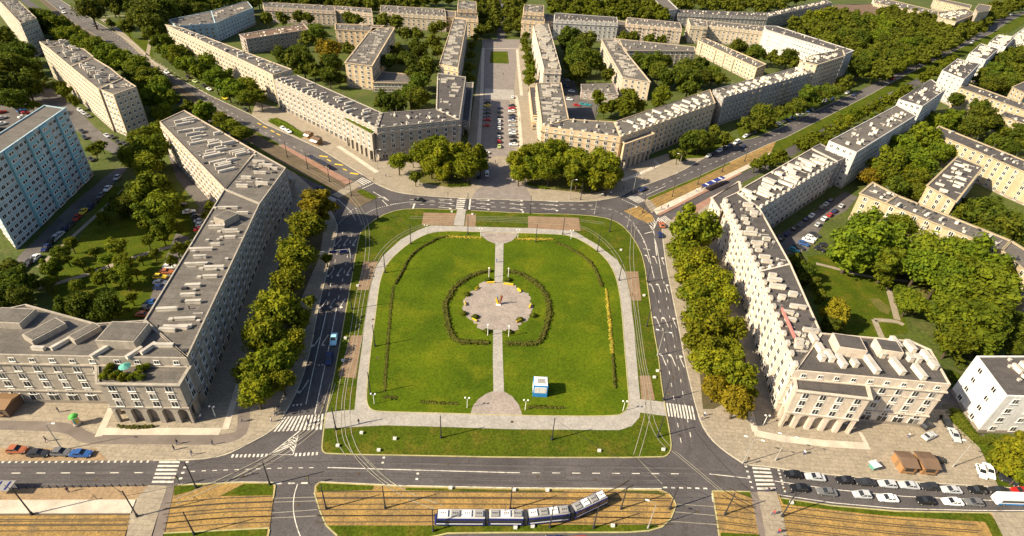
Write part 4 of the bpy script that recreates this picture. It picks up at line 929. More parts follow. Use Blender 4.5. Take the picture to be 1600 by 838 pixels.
building('garden_row', 'long yellowish row with dark grey roof reaching the right edge above the tan house', 'building', [
    ([(1457, 206), (1600, 268), (1680, 300), (1680, 275), (1600, 250), (1468, 197)], 15, {'chim': (6, 2, 1, .9)})], wall='yellow', roof='roof', attic=False)
building('garden_row', 'yellowish row starting at the white slab block and running to the right edge', 'building', [
    ([(1499, 137), (1600, 172), (1680, 198), (1680, 182), (1600, 162), (1513, 131)], 15, {'chim': (6, 2, 1, .9)})], wall='yellow', roof='roof', attic=False)
building('garden_row', 'cream row partly hidden by trees at the right edge', 'building', [
    ([(1562, 180), (1600, 193), (1680, 220), (1680, 205), (1572, 174)], 13, {'chim': (6, 2, 1, .9)})], wall='yellow', roof='roof', attic=False)
building('end_house', 'pale gabled house end at the right edge between trees', 'building', [([(1582, 136), (1603, 146), (1640, 130), (1610, 124)], 14, {'nochim': 1})], wall='yellow', roof='roof', attic=False)
building('white_house', 'plain white house with dark flat roof at the lower right edge', 'building', [
    ([(1526, 556), (1573, 619), (1680, 622), (1640, 556)], 15, {'chim': (5, 3.2, 1, 1.4), 'floors': 4})], wall='purewhite', roof='roof', attic=False, win='small', cornice=False, colw=5)
# far right
building('villa', 'red tile roofed villa deep in the wood at the upper right', 'building', [([(1398, 33), (1397, 40), (1432, 52), (1438, 45)], 7, {'nochim': 1})], wall='yellow', roof='redroof', attic=False, win='small')
building('church', 'brown church with a sloping tent roof at the top edge right', 'church', [([(1300, 8), (1306, 20), (1368, 30), (1376, 20), (1368, 6)], 10, {'nochim': 1})], wall='brickish', roof='brownroof', attic=False, win='small')
building('far_row', 'long yellowish row with white roof clutter at the top edge right of the church', 'building', [([(1366, -6), (1366, 4), (1470, 26), (1472, 19)], 14, {'chim': (3, 3, 1, 1)}), ([(1466, 19), (1468, 27), (1494, 34), (1526, 21), (1510, 14)], 16, {'chim': (3, 3, 1.2, 1)})], wall='yellow', roof='roof2', attic=False)
building('far_block', 'yellow flat block beside the avenue at the top right corner', 'building', [([(1524, 14), (1528, 20), (1546, 17), (1549, 9), (1530, 6)], 22, {'nochim': 1})], wall='yellow', roof='roof2', attic=False)
building('far_row', 'thin yellowish row at the top edge near the right corner', 'building', [([(1460, -4), (1462, 0), (1516, 13), (1518, 8)], 12, {'nochim': 1})], wall='yellow', roof='roof2', attic=False)
# left towers
def notched(a): return a
building('tower_block', 'pale tower slab with stepped outline and yellow-white gable, beside the road at upper left', 'building', [
    ([(61, 65), (74, 74), (95, 71), (107, 63)], 22, {'chim': (3, 1.6, 1, 1.6)}), ([(74, 74), (110, 104), (146, 88), (131, 76), (98, 71)], 22.1, {'chim': (3, 2.2, 1, 1.6)}),
    ([(110, 104), (154, 140), (192, 122), (173, 106), (146, 90)], 22.2, {'chim': (3, 2.2, 1, 1.6)}), ([(152, 138), (177, 148), (213, 135), (193, 122)], 22, {'chim': (4, 1.4, 1, 1.2)})], wall='cream', roof='roof2', attic=False, win='small', cornice=False, colw=3.0)
building('tower_block', 'pale tower slab with stepped roof at the top left corner', 'building', [
    ([(-20, -22), (0, 3), (28, 0), (10, -25)], 22, {'chim': (3, 2, 1, 1.6)}), ([(0, 3), (32, 37), (57, 28), (30, 2)], 22.1, {'chim': (3, 2, 1, 1.6)})], wall='cream', roof='roof2', attic=False, win='small', cornice=False, colw=3.0)
r, g_, c = building('tower_block', 'tall pale tower block with turquoise balcony bays at the left edge', 'building', [
    ([(-40, 268), (103, 169), (69, 164), (-60, 245)], 31, {'nochim': 1})], wall='bluegrey', roof='roof2', attic=False, win='wide', cornice=False, colw=2.9, floors=11)
P = g_[0][0]; n = len(P)
best = max(range(n), key=lambda i: (Vector(P[i]) - Vector(P[(i + 1) % n])).length * (1 if (Vector(P[(i + 1) % n]) - Vector(P[i])).y > 0 else -1))
a = Vector((*P[best], 0)); q = Vector((*P[(best + 1) % n], 0)); e = (q - a); L = e.length; e /= L; nv = Vector((e.y, -e.x, 0))
for t in (.30, .52, .68, .88):
    bb = MB(); p = a + e * (L * t)
    bb.box((p.x + nv.x * .35, p.y + nv.y * .35, 15.8), (5.0, .7, 30.4), math.atan2(e.y, e.x))
    bb.build('balcony_bay', M['blue'], r)
    for k in range(11):
        z = (k + .55) * 2.78
        bb = link('window', WMESH['small'][k % 5], r, Vector((p.x + nv.x * .71, p.y + nv.y * .71, z)) - c, math.atan2(-e.y, -e.x), (2.4, 1, .9))
bb = MB(); p = (a + q) / 2; bb.box((p.x + nv.x * .1, p.y + nv.y * .1, 31.1), (L, .5, .6), math.atan2(e.y, e.x)); bb.build('parapet', M['bluegrey'], r)
# ================================================================ trees
def crown_mesh(seed, leaves=4200, lobes=44, squash=.85, leaf=.082, spread=.72, core=True):
    r = random.Random(seed); b = MB(); C = []
    for i in range(lobes):
        u = r.uniform(-1, 1); ph = r.uniform(0, 2 * math.pi); q = math.sqrt(1 - u * u); d = spread * (r.uniform(.25, 1) ** .6)
        C.append((Vector((q * math.cos(ph) * d, q * math.sin(ph) * d, u * d * squash)), r.uniform(.16, .36)))
    C.append((Vector((0, 0, 0)), .55))
    for i in range(leaves):
        c, rad = C[i % len(C)]
        n = Vector((r.gauss(0, 1), r.gauss(0, 1), r.gauss(0, 1) + .35)).normalized()
        p = c + n * rad * r.uniform(.6, 1.25)
        if p.length > 1.05 and r.random() < .5: continue
        n2 = (n + Vector((r.gauss(0, .5), r.gauss(0, .5), r.gauss(0, .5)))).normalized()
        a = n2.orthogonal().normalized(); a.rotate(Matrix.Rotation(r.uniform(0, 6.28), 3, n2)); c2 = n2.cross(a)
        s_ = leaf * r.uniform(.55, 1.25)
        b.poly([p - a * s_ - c2 * s_ * .2, p + c2 * s_ * .62 - a * s_ * .1, p + a * s_ + c2 * s_ * .1, p - c2 * s_ * .6])
    if core:
        for c, rad in C[:16] + C[-1:]:
            b.ball(c * .9, rad * .66, 7)
    return b
CROWNS = {}
for kind_, mt_ in (('A', 'leafA'), ('B', 'leafB'), ('C', 'leafC'), ('D', 'leafD')):
    CROWNS[kind_] = [crown_mesh(100 + i, squash=(.8, 1.05, .9, .7, 1.15)[i], lobes=(44, 30, 56, 38, 24)[i], spread=(.72, .8, .68, .78, .82)[i], leaf=(.082, .095, .075, .088, .1)[i]).mesh('crown', M[mt_]) for i in range(5)]
CROWN_SMALL = [crown_mesh(300 + i, leaves=520, lobes=16, leaf=.18) for i in range(4)]
def trunk_mesh(seed):
    r = random.Random(seed); b = MB(); b.tube((0, 0, 0), (0, 0, .62), .055, .038, 7)
    for i in range(5):
        a = i * 1.26 + r.uniform(-.3, .3); z = .42 + .05 * i; p = (0, 0, z); q = (math.cos(a) * .3, math.sin(a) * .3, z + .28)
        b.tube(p, q, .026, .010, 5)
    b.tube((0, 0, .6), (.02, .01, .95), .036, .012, 6)
    return b.mesh('trunk', M['trunk'])
TRUNKS = [trunk_mesh(i) for i in range(3)]
TREES = []                                               # (px, py, r_px, crown kind, stretch, name, label, group)
def trees(spec, kind, label, group, name='tree', st=1.0):
    for i, t in enumerate(spec):
        lab = label(i) if callable(label) else label
        TREES.append((t[0], t[1], t[2], t[3] if len(t) > 3 else kind, t[4] if len(t) > 4 else st, name, lab, group))
def nth(fmt): return lambda i: fmt.format(ORD[i] if i < len(ORD) else 'far')
def grove(poly, sp, rr, kind, label, group, seed=1, name='tree'):
    r = random.Random(seed); xs = [p[0] for p in poly]; ys = [p[1] for p in poly]; out = []
    for _ in range(4000):
        p = (r.uniform(min(xs), max(xs)), r.uniform(min(ys), max(ys)))
        if inside(p, poly) and all(((p[0] - q[0]) ** 2 + ((p[1] - q[1]) * 1.7) ** 2) > sp * sp for q in out): out.append((p[0], p[1], r.uniform(*rr)))
    trees([(a, b, c, r.choice(kind)) for a, b, c in out], kind[0], label, group, name)
# rows beside the lawn
trees([(497, 322, 24, 'D'), (478, 352, 27), (462, 398, 30), (510, 404, 9), (450, 440, 25), (433, 480, 32), (463, 494, 20), (483, 470, 10), (415, 522, 30), (457, 536, 22), (433, 562, 27), (396, 578, 25), (400, 612, 24), (440, 594, 20)], 'A',
      nth('{} leafy tree down from the gateway in the row beside the left corner block'), 'trees in the row beside the left corner block', 'plane_tree')
trees([(1084, 358, 30), (1066, 388, 22), (1078, 420, 24), (1098, 407, 24), (1114, 437, 27), (1084, 458, 23), (1094, 494, 30), (1127, 462, 21), (1100, 532, 31), (1134, 512, 25), (1133, 547, 25), (1110, 562, 27), (1148, 583, 27), (1118, 606, 19, 'D'), (1152, 627, 24, 'D'), (1172, 613, 12)], 'A',
      nth('{} tree down from the orange-red hatchback in the row beside the right corner block'), 'trees in the row beside the right corner block', 'plane_tree')
trees([(645, 246, 10), (663, 240, 21), (681, 235, 19), (697, 248, 22), (714, 238, 19), (726, 255, 21), (740, 244, 17), (751, 257, 13), (674, 257, 15), (692, 266, 13), (731, 268, 13)], 'A',
      nth('{} round tree from the left in the clump before the grey arcaded front'), 'trees in the clump left of the avenue mouth', 'plane_tree')
trees([(649, 275, 9), (623, 252, 12)], 'A', nth('{} small street tree by the corner arcade, apart from the clump left of the avenue'), 'small trees by the corner arcade')
trees([(808, 251, 16), (811, 271, 13), (826, 240, 16), (844, 236, 17), (837, 259, 19), (862, 235, 17), (858, 264, 19), (876, 232, 13), (880, 256, 15), (901, 247, 19), (903, 271, 19), (923, 255, 16), (939, 247, 19), (928, 277, 16), (950, 264, 19), (950, 282, 15), (962, 271, 12)], 'A',
      nth('{} round tree from the left in the clump before the tan arcaded front'), 'trees in the clump right of the avenue mouth', 'plane_tree')
trees([(819, 66, 8), (822, 76, 8), (824, 88, 9), (827, 99, 10), (827, 112, 11), (827, 125, 11), (822, 56, 7), (820, 48, 6)], 'B', 'clipped green tree in the row along the right edge of the long avenue square', 'trees along the right edge of the avenue square')
trees([(737, 71, 8), (735, 85, 8), (734, 105, 10), (733, 121, 10), (742, 58, 7), (746, 49, 7)], 'B', 'dark green tree in the row along the left edge of the long avenue square', 'trees along the left edge of the avenue square')
# NW avenue
trees([(254, 70, 12), (271, 82, 13), (284, 88, 14), (290, 99, 12), (316, 104, 15), (335, 122, 14), (350, 118, 12), (355, 136, 13), (370, 140, 13), (385, 134, 13), (386, 152, 12)], 'B', nth('{} yellowish green tree from the upper end of the row before the terrace block'), 'trees before the terrace block')
trees([(406, 150, 9, 'B', 1.7)], 'B', 'slim upright tree at the lower end of the row before the terrace block', 'trees before the terrace block')
trees([(58, 25, 12), (75, 36, 12), (90, 42, 13), (100, 56, 13), (115, 52, 12), (128, 66, 12), (148, 72, 15), (168, 82, 14), (165, 97, 13), (190, 97, 14), (213, 102, 15), (205, 117, 12), (233, 117, 14), (225, 132, 13), (250, 132, 13), (246, 150, 13), (230, 152, 13), (262, 152, 12), (252, 174, 11), (294, 167, 10), (320, 174, 12), (345, 187, 11), (362, 198, 12), (375, 208, 11)], 'B',
      'green tree in the belt between the upper left avenue and the tower slabs', 'trees of the belt between avenue and tower slabs')
trees([(140, 12, 17), (183, 14, 8), (226, 22, 20), (247, 14, 17), (198, 42, 9), (236, 44, 15), (250, 30, 13), (172, 36, 6)], 'C', 'dark tree in the park across the upper left avenue', 'trees in the park at the upper left')
# left edge and courtyards
trees([(10, 70, 17), (30, 82, 17), (14, 102, 19), (42, 104, 15), (10, 132, 17), (40, 130, 15), (20, 154, 15), (-4, 88, 16), (58, 118, 8), (-2, 118, 16), (62, 132, 7)], 'C', 'dark tree in the dense clump above the turquoise tower block', 'trees above the turquoise tower block')
trees([(49, 164, 8), (92, 134, 9), (100, 142, 9), (114, 156, 8), (147, 234, 8), (158, 226, 7)], 'B', 'small tree beside the driveway between the tower block and the tower slab', 'small trees by the tower driveway')
trees([(217, 214, 13), (235, 230, 19), (207, 242, 15), (228, 257, 17), (240, 206, 12), (214, 300, 17, 'C'), (240, 300, 21), (254, 320, 21), (234, 328, 18), (254, 352, 14), (197, 318, 14, 'C'), (180, 320, 11, 'C'), (160, 338, 7)], 'B', 'big leafy tree on the slope behind the left corner block', 'big trees behind the left corner block')
trees([(110, 380, 12), (94, 394, 13), (80, 418, 17), (104, 404, 9), (147, 394, 8), (180, 384, 17), (230, 375, 11), (220, 404, 7), (194, 410, 15), (160, 434, 13), (187, 428, 17), (140, 424, 7), (197, 440, 11), (125, 410, 10), (165, 405, 11), (210, 425, 9), (240, 395, 9), (120, 445, 12), (205, 465, 9), (255, 372, 8), (75, 440, 11), (225, 350, 10), (262, 345, 10)], 'B', 'loose garden tree on the lawn behind the left corner block', 'garden trees behind the left corner block')
trees([(124, 480, 16), (140, 476, 11), (170, 478, 17), (160, 487, 13), (104, 484, 12)], 'C', 'dark spruce close behind the roof of the left corner block', 'spruces behind the left corner block', 'spruce_tree', 1.4)
trees([(13, 424, 17), (30, 440, 17), (10, 447, 17), (30, 462, 15), (7, 470, 13)], 'C', 'dark tree at the left edge behind the left corner block', 'dark trees at the left edge')
trees([(277, 390, 9), (297, 384, 8), (267, 407, 7), (327, 321, 8), (321, 336, 7)], 'B', 'small tree by the cars behind the left corner block', 'small trees by the rear car park')
trees([(417, 28, 8), (440, 27, 9), (466, 26, 8), (480, 27, 8), (545, 29, 9), (558, 31, 9), (600, 31, 9), (620, 35, 9), (632, 51, 9), (652, 51, 9), (680, 43, 9), (690, 39, 8), (495, 51, 13), (480, 61, 10), (500, 66, 8), (514, 79, 15, 'D'), (517, 98, 13), (514, 117, 11), (530, 120, 8), (474, 100, 13), (467, 82, 12), (443, 86, 11), (544, 75, 8), (455, 95, 10), (490, 110, 10)], 'C', 'green tree among the shady courtyard trees left of the tan L-shaped block', 'courtyard trees left of the L-shaped block')
trees([(607, 95, 11), (634, 91, 11), (620, 78, 9), (654, 75, 12), (677, 65, 10), (684, 80, 7), (657, 108, 17), (654, 127, 13), (607, 157, 13), (620, 161, 11), (640, 145, 13), (654, 151, 13), (648, 166, 6), (595, 160, 8)], 'C', 'tree in the courtyard grove between the tan L-shaped block and the avenue row', 'courtyard trees right of the L-shaped block')
trees([(890, 61, 13), (910, 68, 13), (920, 58, 10), (900, 81, 13), (894, 97, 13), (920, 91, 15), (907, 110, 13), (934, 100, 10), (894, 117, 9), (950, 117, 9), (975, 57, 7), (990, 58, 8), (1014, 61, 8), (1034, 63, 7)], 'C', 'dark tree in the grove behind the long cream avenue row', 'trees behind the cream avenue row')
trees([(935, 150, 10, 'B', 2.1)], 'B', 'tall slim poplar beside the low dark hall', 'poplar by the low hall', 'poplar_tree')
trees([(957, 167, 9), (980, 157, 13), (977, 172, 9), (1000, 166, 9), (1034, 148, 13), (1027, 161, 9), (945, 170, 8)], 'B', 'light green tree behind the roof of the tan arcaded block', 'trees behind the tan arcaded block')
trees([(1000, 92, 11), (1017, 98, 13), (1030, 110, 13), (1044, 120, 11), (1037, 96, 11), (1074, 108, 15), (1077, 130, 15), (1097, 121, 11), (1094, 105, 11), (1114, 114, 11), (1127, 123, 9)], 'C', 'tree in the grove enclosed by the V-shaped block', 'trees enclosed by the V-shaped block')
trees([(1154, 74, 11), (1181, 81, 11), (1171, 88, 9), (1207, 88, 9), (1233, 88, 12), (1243, 97, 9), (1220, 94, 9)], 'C', 'tree between the brown-gabled row and the long white slab', 'trees before the long white slab')
trees([(1108, 218, 11), (1134, 215, 10), (1116, 205, 8), (1094, 217, 13), (1077, 221, 11), (1060, 240, 9), (1166, 191, 9), (1194, 176, 14), (1200, 189, 9), (1179, 196, 8), (1221, 174, 8), (1244, 166, 12), (1265, 150, 13), (1278, 148, 9), (1294, 142, 11), (1323, 127, 9), (1310, 139, 8)], 'C',
      nth('{} dark tree from the lower end of the row before the shaded avenue terrace'), 'trees before the shaded avenue terrace')
trees([(1181, 255, 8), (1200, 249, 10), (1218, 243, 10), (1257, 223, 9), (1273, 217, 10), (1299, 203, 9, 'D'), (1318, 190, 11), (1336, 179, 11), (1352, 175, 9), (1368, 166, 9), (1386, 158, 9), (1402, 149, 8), (1415, 141, 8), (1446, 120, 8), (1460, 111, 8), (1476, 100, 7), (1489, 91, 6)], 'B', nth('{} tree from the lower end of the row between tram verge and white slabs'), 'trees between tram verge and white slabs')
# right courtyard
trees([(1337, 382, 29), (1357, 358, 23), (1387, 378, 25), (1404, 352, 17), (1427, 354, 15), (1387, 412, 20), (1424, 470, 16), (1414, 458, 11), (1384, 438, 9)], 'B', 'large bright green tree on the left of the right courtyard below the long cream row', 'large trees left in the right courtyard')
trees([(1447, 390, 27), (1440, 414, 25), (1474, 397, 25), (1500, 394, 23), (1534, 408, 27), (1557, 424, 23), (1474, 427, 27), (1510, 430, 27), (1541, 447, 27), (1494, 460, 29), (1527, 474, 29), (1487, 494, 27), (1517, 507, 29), (1547, 497, 23), (1494, 527, 23), (1534, 532, 20)], 'B', 'big tree in the dense mass behind the right corner block', 'big trees behind the right corner block')
trees([(1584, 540, 18), (1588, 500, 17), (1598, 522, 14)], 'C', 'dark tree at the right edge above the white house', 'dark trees above the white house')
trees([(1304, 488, 16, 'D')], 'D', 'lone yellowish round tree on the courtyard lawn behind the right corner block', 'lone courtyard tree')
trees([(1300, 512, 12), (1260, 420, 12), (1243, 407, 10), (1274, 440, 8), (1282, 460, 7), (1252, 432, 8)], 'C', 'dark low tree hugging the rear wall of the right corner block', 'dark trees at the rear of the right corner block')
trees([(1400, 293, 15), (1434, 300, 13), (1490, 330, 13), (1544, 333, 23), (1554, 357, 20), (1527, 327, 15), (1591, 370, 15), (1580, 345, 16), (1510, 318, 9)], 'C', 'dark green tree behind the long cream row at the right', 'trees behind the long cream row')
trees([(1387, 257, 19), (1414, 248, 19), (1434, 254, 20), (1407, 231, 15), (1440, 218, 17), (1467, 234, 15), (1487, 240, 11), (1387, 274, 16), (1427, 276, 17), (1362, 276, 13, 'D'), (1467, 191, 13), (1490, 188, 13), (1430, 200, 11), (1452, 182, 10)], 'B', 'green tree beside the tall white slab at the right', 'trees beside the tall white slab')
trees([(1534, 185, 18), (1520, 198, 16), (1550, 191, 13), (1530, 168, 11), (1494, 155, 11), (1560, 224, 12), (1577, 230, 11), (1588, 208, 11), (1597, 224, 10), (1570, 205, 10)], 'C', 'dark tree between the yellowish rows at the right', 'trees between the yellowish rows')
trees([(1577, 716, 27), (1597, 700, 24), (1597, 738, 22)], 'A', nth('{} olive bushy tree below the white house at the lower right edge'), 'bushy trees below the white house')
trees([(1490, 588, 11), (1500, 560, 8)], 'C', nth('{} dark bush between the right corner block and the white house'), 'bushes beside the white house')
# woods
grove([(1232, 34), (1300, 18), (1372, 30), (1396, 52), (1440, 54), (1500, 44), (1493, 64), (1440, 92), (1385, 116), (1338, 112), (1336, 80), (1290, 66), (1240, 46)], 13, (8, 12), 'CCB', 'tree of the wood beside the upper right avenue', 'trees of the upper right wood', 3)
grove([(1530, 125), (1562, 86), (1605, 72), (1605, 118), (1580, 138), (1545, 132)], 14, (9, 12), 'C', 'tree of the wood below the stepped white slabs', 'trees of the wood below the stepped slabs', 4)
grove([(862, 18), (862, 2), (1015, 2), (1038, 24), (980, 24), (868, 18)], 12, (7, 10), 'CB', 'tree of the far wood behind the white row at the top', 'trees of the far wood at the top', 5)
grove([(1060, 8), (1080, -8), (1260, -10), (1250, 0), (1200, 14)], 13, (7, 10), 'C', 'tree of the far wood behind the long bent grey row', 'trees behind the long bent grey row', 6)
grove([(140, -8), (420, -8), (380, 4), (262, 26), (252, 10), (160, 4)], 15, (9, 13), 'C', 'dark tree of the wood at the top left', 'trees of the top left wood', 7)
grove([(400, -8), (712, -8), (712, 0), (580, 10), (400, 2)], 13, (7, 10), 'C', 'tree of the far wood at the top edge left of centre', 'trees of the far top wood', 8)
grove([(750, -4), (776, -4), (776, 40), (750, 46)], 10, (6, 9), 'C', 'tree beside the far left end of the avenue', 'trees at the far left end of the avenue', 9)
grove([(790, -4), (818, -4), (814, 40), (792, 46)], 10, (6, 9), 'C', 'tree beside the far right end of the avenue', 'trees at the far right end of the avenue', 10)
grove([(1500, 62), (1560, 26), (1600, 8), (1600, -6), (1550, 10), (1530, 24), (1500, 40)], 11, (6, 8), 'C', 'tree along the far upper right avenue', 'trees along the far upper right avenue', 12)
grove([(1400, 14), (1470, 30), (1490, 40), (1440, 50), (1400, 36), (1378, 30), (1376, 16)], 11, (6, 9), 'C', 'tree round the red-roofed villa', 'trees round the villa', 13)
grove([(1240, 220), (1290, 212), (1290, 232), (1260, 226)], 12, (7, 9), 'B', 'shrubby tree before the slabs on the roof of the right corner block', 'shrubby trees on the tram verge', 14)
TREES.sort(key=lambda t: -t[2])
small = []
for i, (px, py, r_, kd, st, name, lab, grp) in enumerate(TREES):
    z = 6.0
    for _ in range(3):
        p = G(px, py, z); rm = r_ * (1.2 if 'row beside' in grp or 'clump' in grp else 1.05 if 'white house' in grp or 'garden trees' in grp or 'avenue square' in grp else 1.42) / PPM(p); z = max(rm * .95 * st + .5, rm * (.80 * st + .45) + 1.0)
    p = G(px, py, z); b0 = Vector((p.x, p.y, 0.0))
    if i >= 296: small.append((p, rm, kd, st)); continue
    root = thing(name, lab, 'tree', b0, group=grp)
    link('crown', CROWNS[kd][i % 5], root, (0, 0, z), RND.uniform(0, 6.28), (rm * RND.uniform(1.0, 1.15), rm * RND.uniform(1.0, 1.15), rm * st * RND.uniform(.85, 1.0)))
    link('trunk', TRUNKS[i % 3], root, (0, 0, 0), RND.uniform(0, 6.28), (z * .9, z * .9, z))
und = {'B': MB(), 'C': MB()}
def crown_into(B_, s0, p, rx, rz):
    a = RND.uniform(0, 6.28); ca, sa = math.cos(a) * rx, math.sin(a) * rx; base = len(B_.v)
    B_.v += [(p.x + v[0] * ca - v[1] * sa, p.y + v[0] * sa + v[1] * ca, p.z + v[2] * rz) for v in s0.v]
    B_.f += [tuple(base + q for q in f) for f in s0.f]; B_.m += [0] * len(s0.f)
for i, (px, py, r_, kd, st, name, lab, grp) in enumerate(TREES):
    if any(w in grp for w in ('rows', 'row beside', 'clump left', 'clump right', 'edge of the avenue square', 'arcade', 'lone', 'roof', 'tower drive', 'rear car park', 'below the white house', 'park at the', 'poplar', 'before the terrace')): continue
    if 'garden' in grp: continue
    p = G(px, py, 3); rm = min(r_ * 1.1 / PPM(p), 6)
    for q in range(3):
        a = RND.uniform(0, 6.28); rr = rm * RND.uniform(.25, .55); w = Vector((p.x + math.cos(a) * rm * 1.1, p.y + math.sin(a) * rm * 1.1, rr * RND.uniform(.5, 1.3)))
        crown_into(und['B' if kd in 'AB' else 'C'], CROWN_SMALL[(i + q) % 4], w, rr * 1.25, rr)
for kd in und: tag(und[kd].build('undergrowth', M['leafB' if kd == 'B' else 'leafC']), kind='stuff')
sb = {'B': MB(), 'C': MB()}
for p, rm, kd, st in small:
    s0 = CROWN_SMALL[RND.randrange(4)]; a = RND.uniform(0, 6.28); ca, sa = math.cos(a) * rm * 1.1, math.sin(a) * rm * 1.1
    B_ = sb['B' if kd in 'AB' else 'C']; base = len(B_.v)
    B_.v += [(p.x + v[0] * ca - v[1] * sa, p.y + v[0] * sa + v[1] * ca, p.z + v[2] * rm * .95) for v in s0.v]
    B_.f += [tuple(base + q for q in f) for f in s0.f]; B_.m += [0] * len(s0.f)
    B_.tube((p.x, p.y, 0), (p.x, p.y, p.z), .25, .15, 5)
for kd in sb:
    if sb[kd].f: tag(sb[kd].build('far_wood', M['leafB' if kd == 'B' else 'leafC']), kind='stuff')
print('TREES', len(TREES), 'far', len(small))
# hedges and flower beds
def hedge(px, w, h, m_, label, cat='hedge', name='hedge', dens=46, it=2, leaf=.3):
    P = resample(smooth(xy(px), it), .5); c = P[len(P) // 2]; b = MB(); r = random.Random(len(label))
    strip(b, P, w * .42, h * .55 + .19, h=h * .55)
    step = max(1, int(round(max(w, .8) * .55 / .5)))
    for i in range(0, len(P) - 1, step):
        a, q = P[i], P[min(len(P) - 1, i + 1)]; e = (q - a).normalized() if (q - a).length > 1e-4 else Vector((1, 0, 0)); nv = Vector((-e.y, e.x, 0))
        for side in (-1, 1) if w > 1.6 else (0,):
            rr = w * r.uniform(.22, .40) if side else w * r.uniform(.34, .6)
            cc = a + nv * (side * w * .24 + r.uniform(-.12, .12) * w) + e * r.uniform(-.3, .3); hh = h * r.uniform(.6, 1.15)
            for k in range(int(dens * 1.1 * max(.7, rr))):
                n = Vector((r.gauss(0, 1), r.gauss(0, 1), abs(r.gauss(0, 1)))).normalized(); p = cc + Vector((n.x * rr, n.y * rr, .19 + n.z * hh)) * 1.0
                n2 = (n + Vector((r.gauss(0, .5), r.gauss(0, .5), .3))).normalized(); x = n2.orthogonal().normalized(); x.rotate(Matrix.Rotation(r.uniform(0, 6.28), 3, n2)); y = n2.cross(x); s_ = leaf * r.uniform(.4, .9)
                b.poly([p - x * s_, p + y * s_ * .6, p + x * s_, p - y * s_ * .6])
    return tag(b.build(name, m_), label, cat)
def C6(l): return [(660 + x / 4.654, 380 + y / 4.654) for x, y in l]
hedge(C6([(500, 207), (420, 217), (300, 272), (220, 340), (195, 400), (165, 430), (172, 520), (195, 640), (240, 722), (330, 727), (495, 732)]), 2.1, 1.0, M['leafH'], 'rusty green hedge curving round the left half of the central paved circle')
hedge(C6([(618, 210), (700, 220), (800, 275), (880, 345), (920, 450), (922, 530), (895, 630), (850, 742), (720, 737), (600, 732)]), 2.1, 1.0, M['leafH'], 'rusty green hedge curving round the right half of the central paved circle')
def C3(l): return [(420 + x / 4.654, 360 + y / 4.654) for x, y in l]
hedge([(698, 371), (684, 373), (676, 379)] + C3([(1120, 118), (1020, 200), (965, 320), (915, 400)]), 1.2, .7, M['leafH'], 'low thin hedge curving along the upper left edge of the lawn')
hedge(C3([(905, 415), (880, 640), (865, 838)]) + [(602, 590), (601, 616)], 1.4, .2, M['leafH'], 'straight brownish bed along the left side of the lawn', 'flower bed', 'flower_bed', 26)
hedge([(601, 621.5), (622, 622)], 1.2, .2, M['leafH'], 'short brownish bed at the lower left corner of the lawn', 'flower bed', 'flower_bed', 26)
hedge([(699, 371), (754, 372.5)], 1.8, .45, M['flower'], 'yellow flower bed left of the upper paved half-circle', 'flower bed', 'flower_bed', 36, 0)
hedge([(808, 374.5), (866, 375)], 1.8, .45, M['flower'], 'yellow flower bed right of the upper paved half-circle', 'flower bed', 'flower_bed', 36, 0)
hedge([(870, 380), (900, 394), (927, 414), (941, 450)], 1.5, .8, M['leafH'], 'low hedge curving along the upper right edge of the lawn')
hedge([(947, 454), (952, 500), (957, 554)], 1.3, .4, M['flower'], 'long yellow flower strip along the right side of the lawn', 'flower bed', 'flower_bed', 36, 0)
hedge([(957, 556), (961, 610)], 1.0, .6, M['leafH'], 'thin rough hedge continuing below the yellow flower strip')
hedge([(825, 637), (884, 638)], 1.2, .2, M['leafH'], 'reddish bed below the blue information kiosk', 'flower bed', 'flower_bed', 22, 0)
hedge([(658, 629), (720, 632)], 1.2, .2, M['leafH'], 'faint reddish bed left of the lower paved half-circle', 'flower bed', 'flower_bed', 22, 0)
hedge([(825, 289), (846, 295), (858, 296)], 2.4, 1.1, M['leafB'], 'green hedge at the foot of the right tree clump')
hedge([(700, 291), (734, 290)], 2.0, 1.0, M['leafB'], 'green hedge at the foot of the left tree clump')
hedge([(424, 188), (444, 194), (474, 212)], 3.5, 1.1, M['leafB'], 'broad green hedge before the upper end of the battlemented block')
hedge([(1488, 642), (1508, 676), (1530, 690), (1560, 690)], 4.0, 1.6, M['leafC'], 'dark hedge wrapping the white house at the lower right')
hedge([(188, 668), (215, 670), (245, 668)], 1.0, 1.0, M['leafH'], 'reddish brown planter hedge before the left arcades')
for i, (x, y, lab) in enumerate(((672, 416, 'upper left'), (770, 405, 'upper right'), (672, 510, 'lower left'), (806, 535, 'right'), (470, 650, 'front left'), (630, 655, 'front right'), (480, 275, 'back left'), (625, 275, 'back right'), (325, 380, 'far left'), (385, 545, 'near left'), (710, 565, 'near right'), (300, 520, 'left'))):
    if i < 3: continue
    q = C6([(x, y)])[0]; p = G(*q); p.z = .2
    b = MB(); r = random.Random(i)
    for k in range(260):
        n = Vector((r.gauss(0, 1), r.gauss(0, 1), abs(r.gauss(0, .8)))).normalized(); s_ = .2; w = p + Vector((n.x * 1.5, n.y * 1.2, n.z * 1.3)) * r.uniform(.6, 1.05)
        a = n.orthogonal().normalized(); c2 = n.cross(a); b.poly([w - a * s_, w + c2 * s_ * .7, w + a * s_, w - c2 * s_ * .7])
    b.ball((p.x, p.y, .5), 1.0, 7)
    tag(b.build('shrub', M['leafC']), 'dark shrub at the %s rim of the central paved circle' % lab, 'shrub')
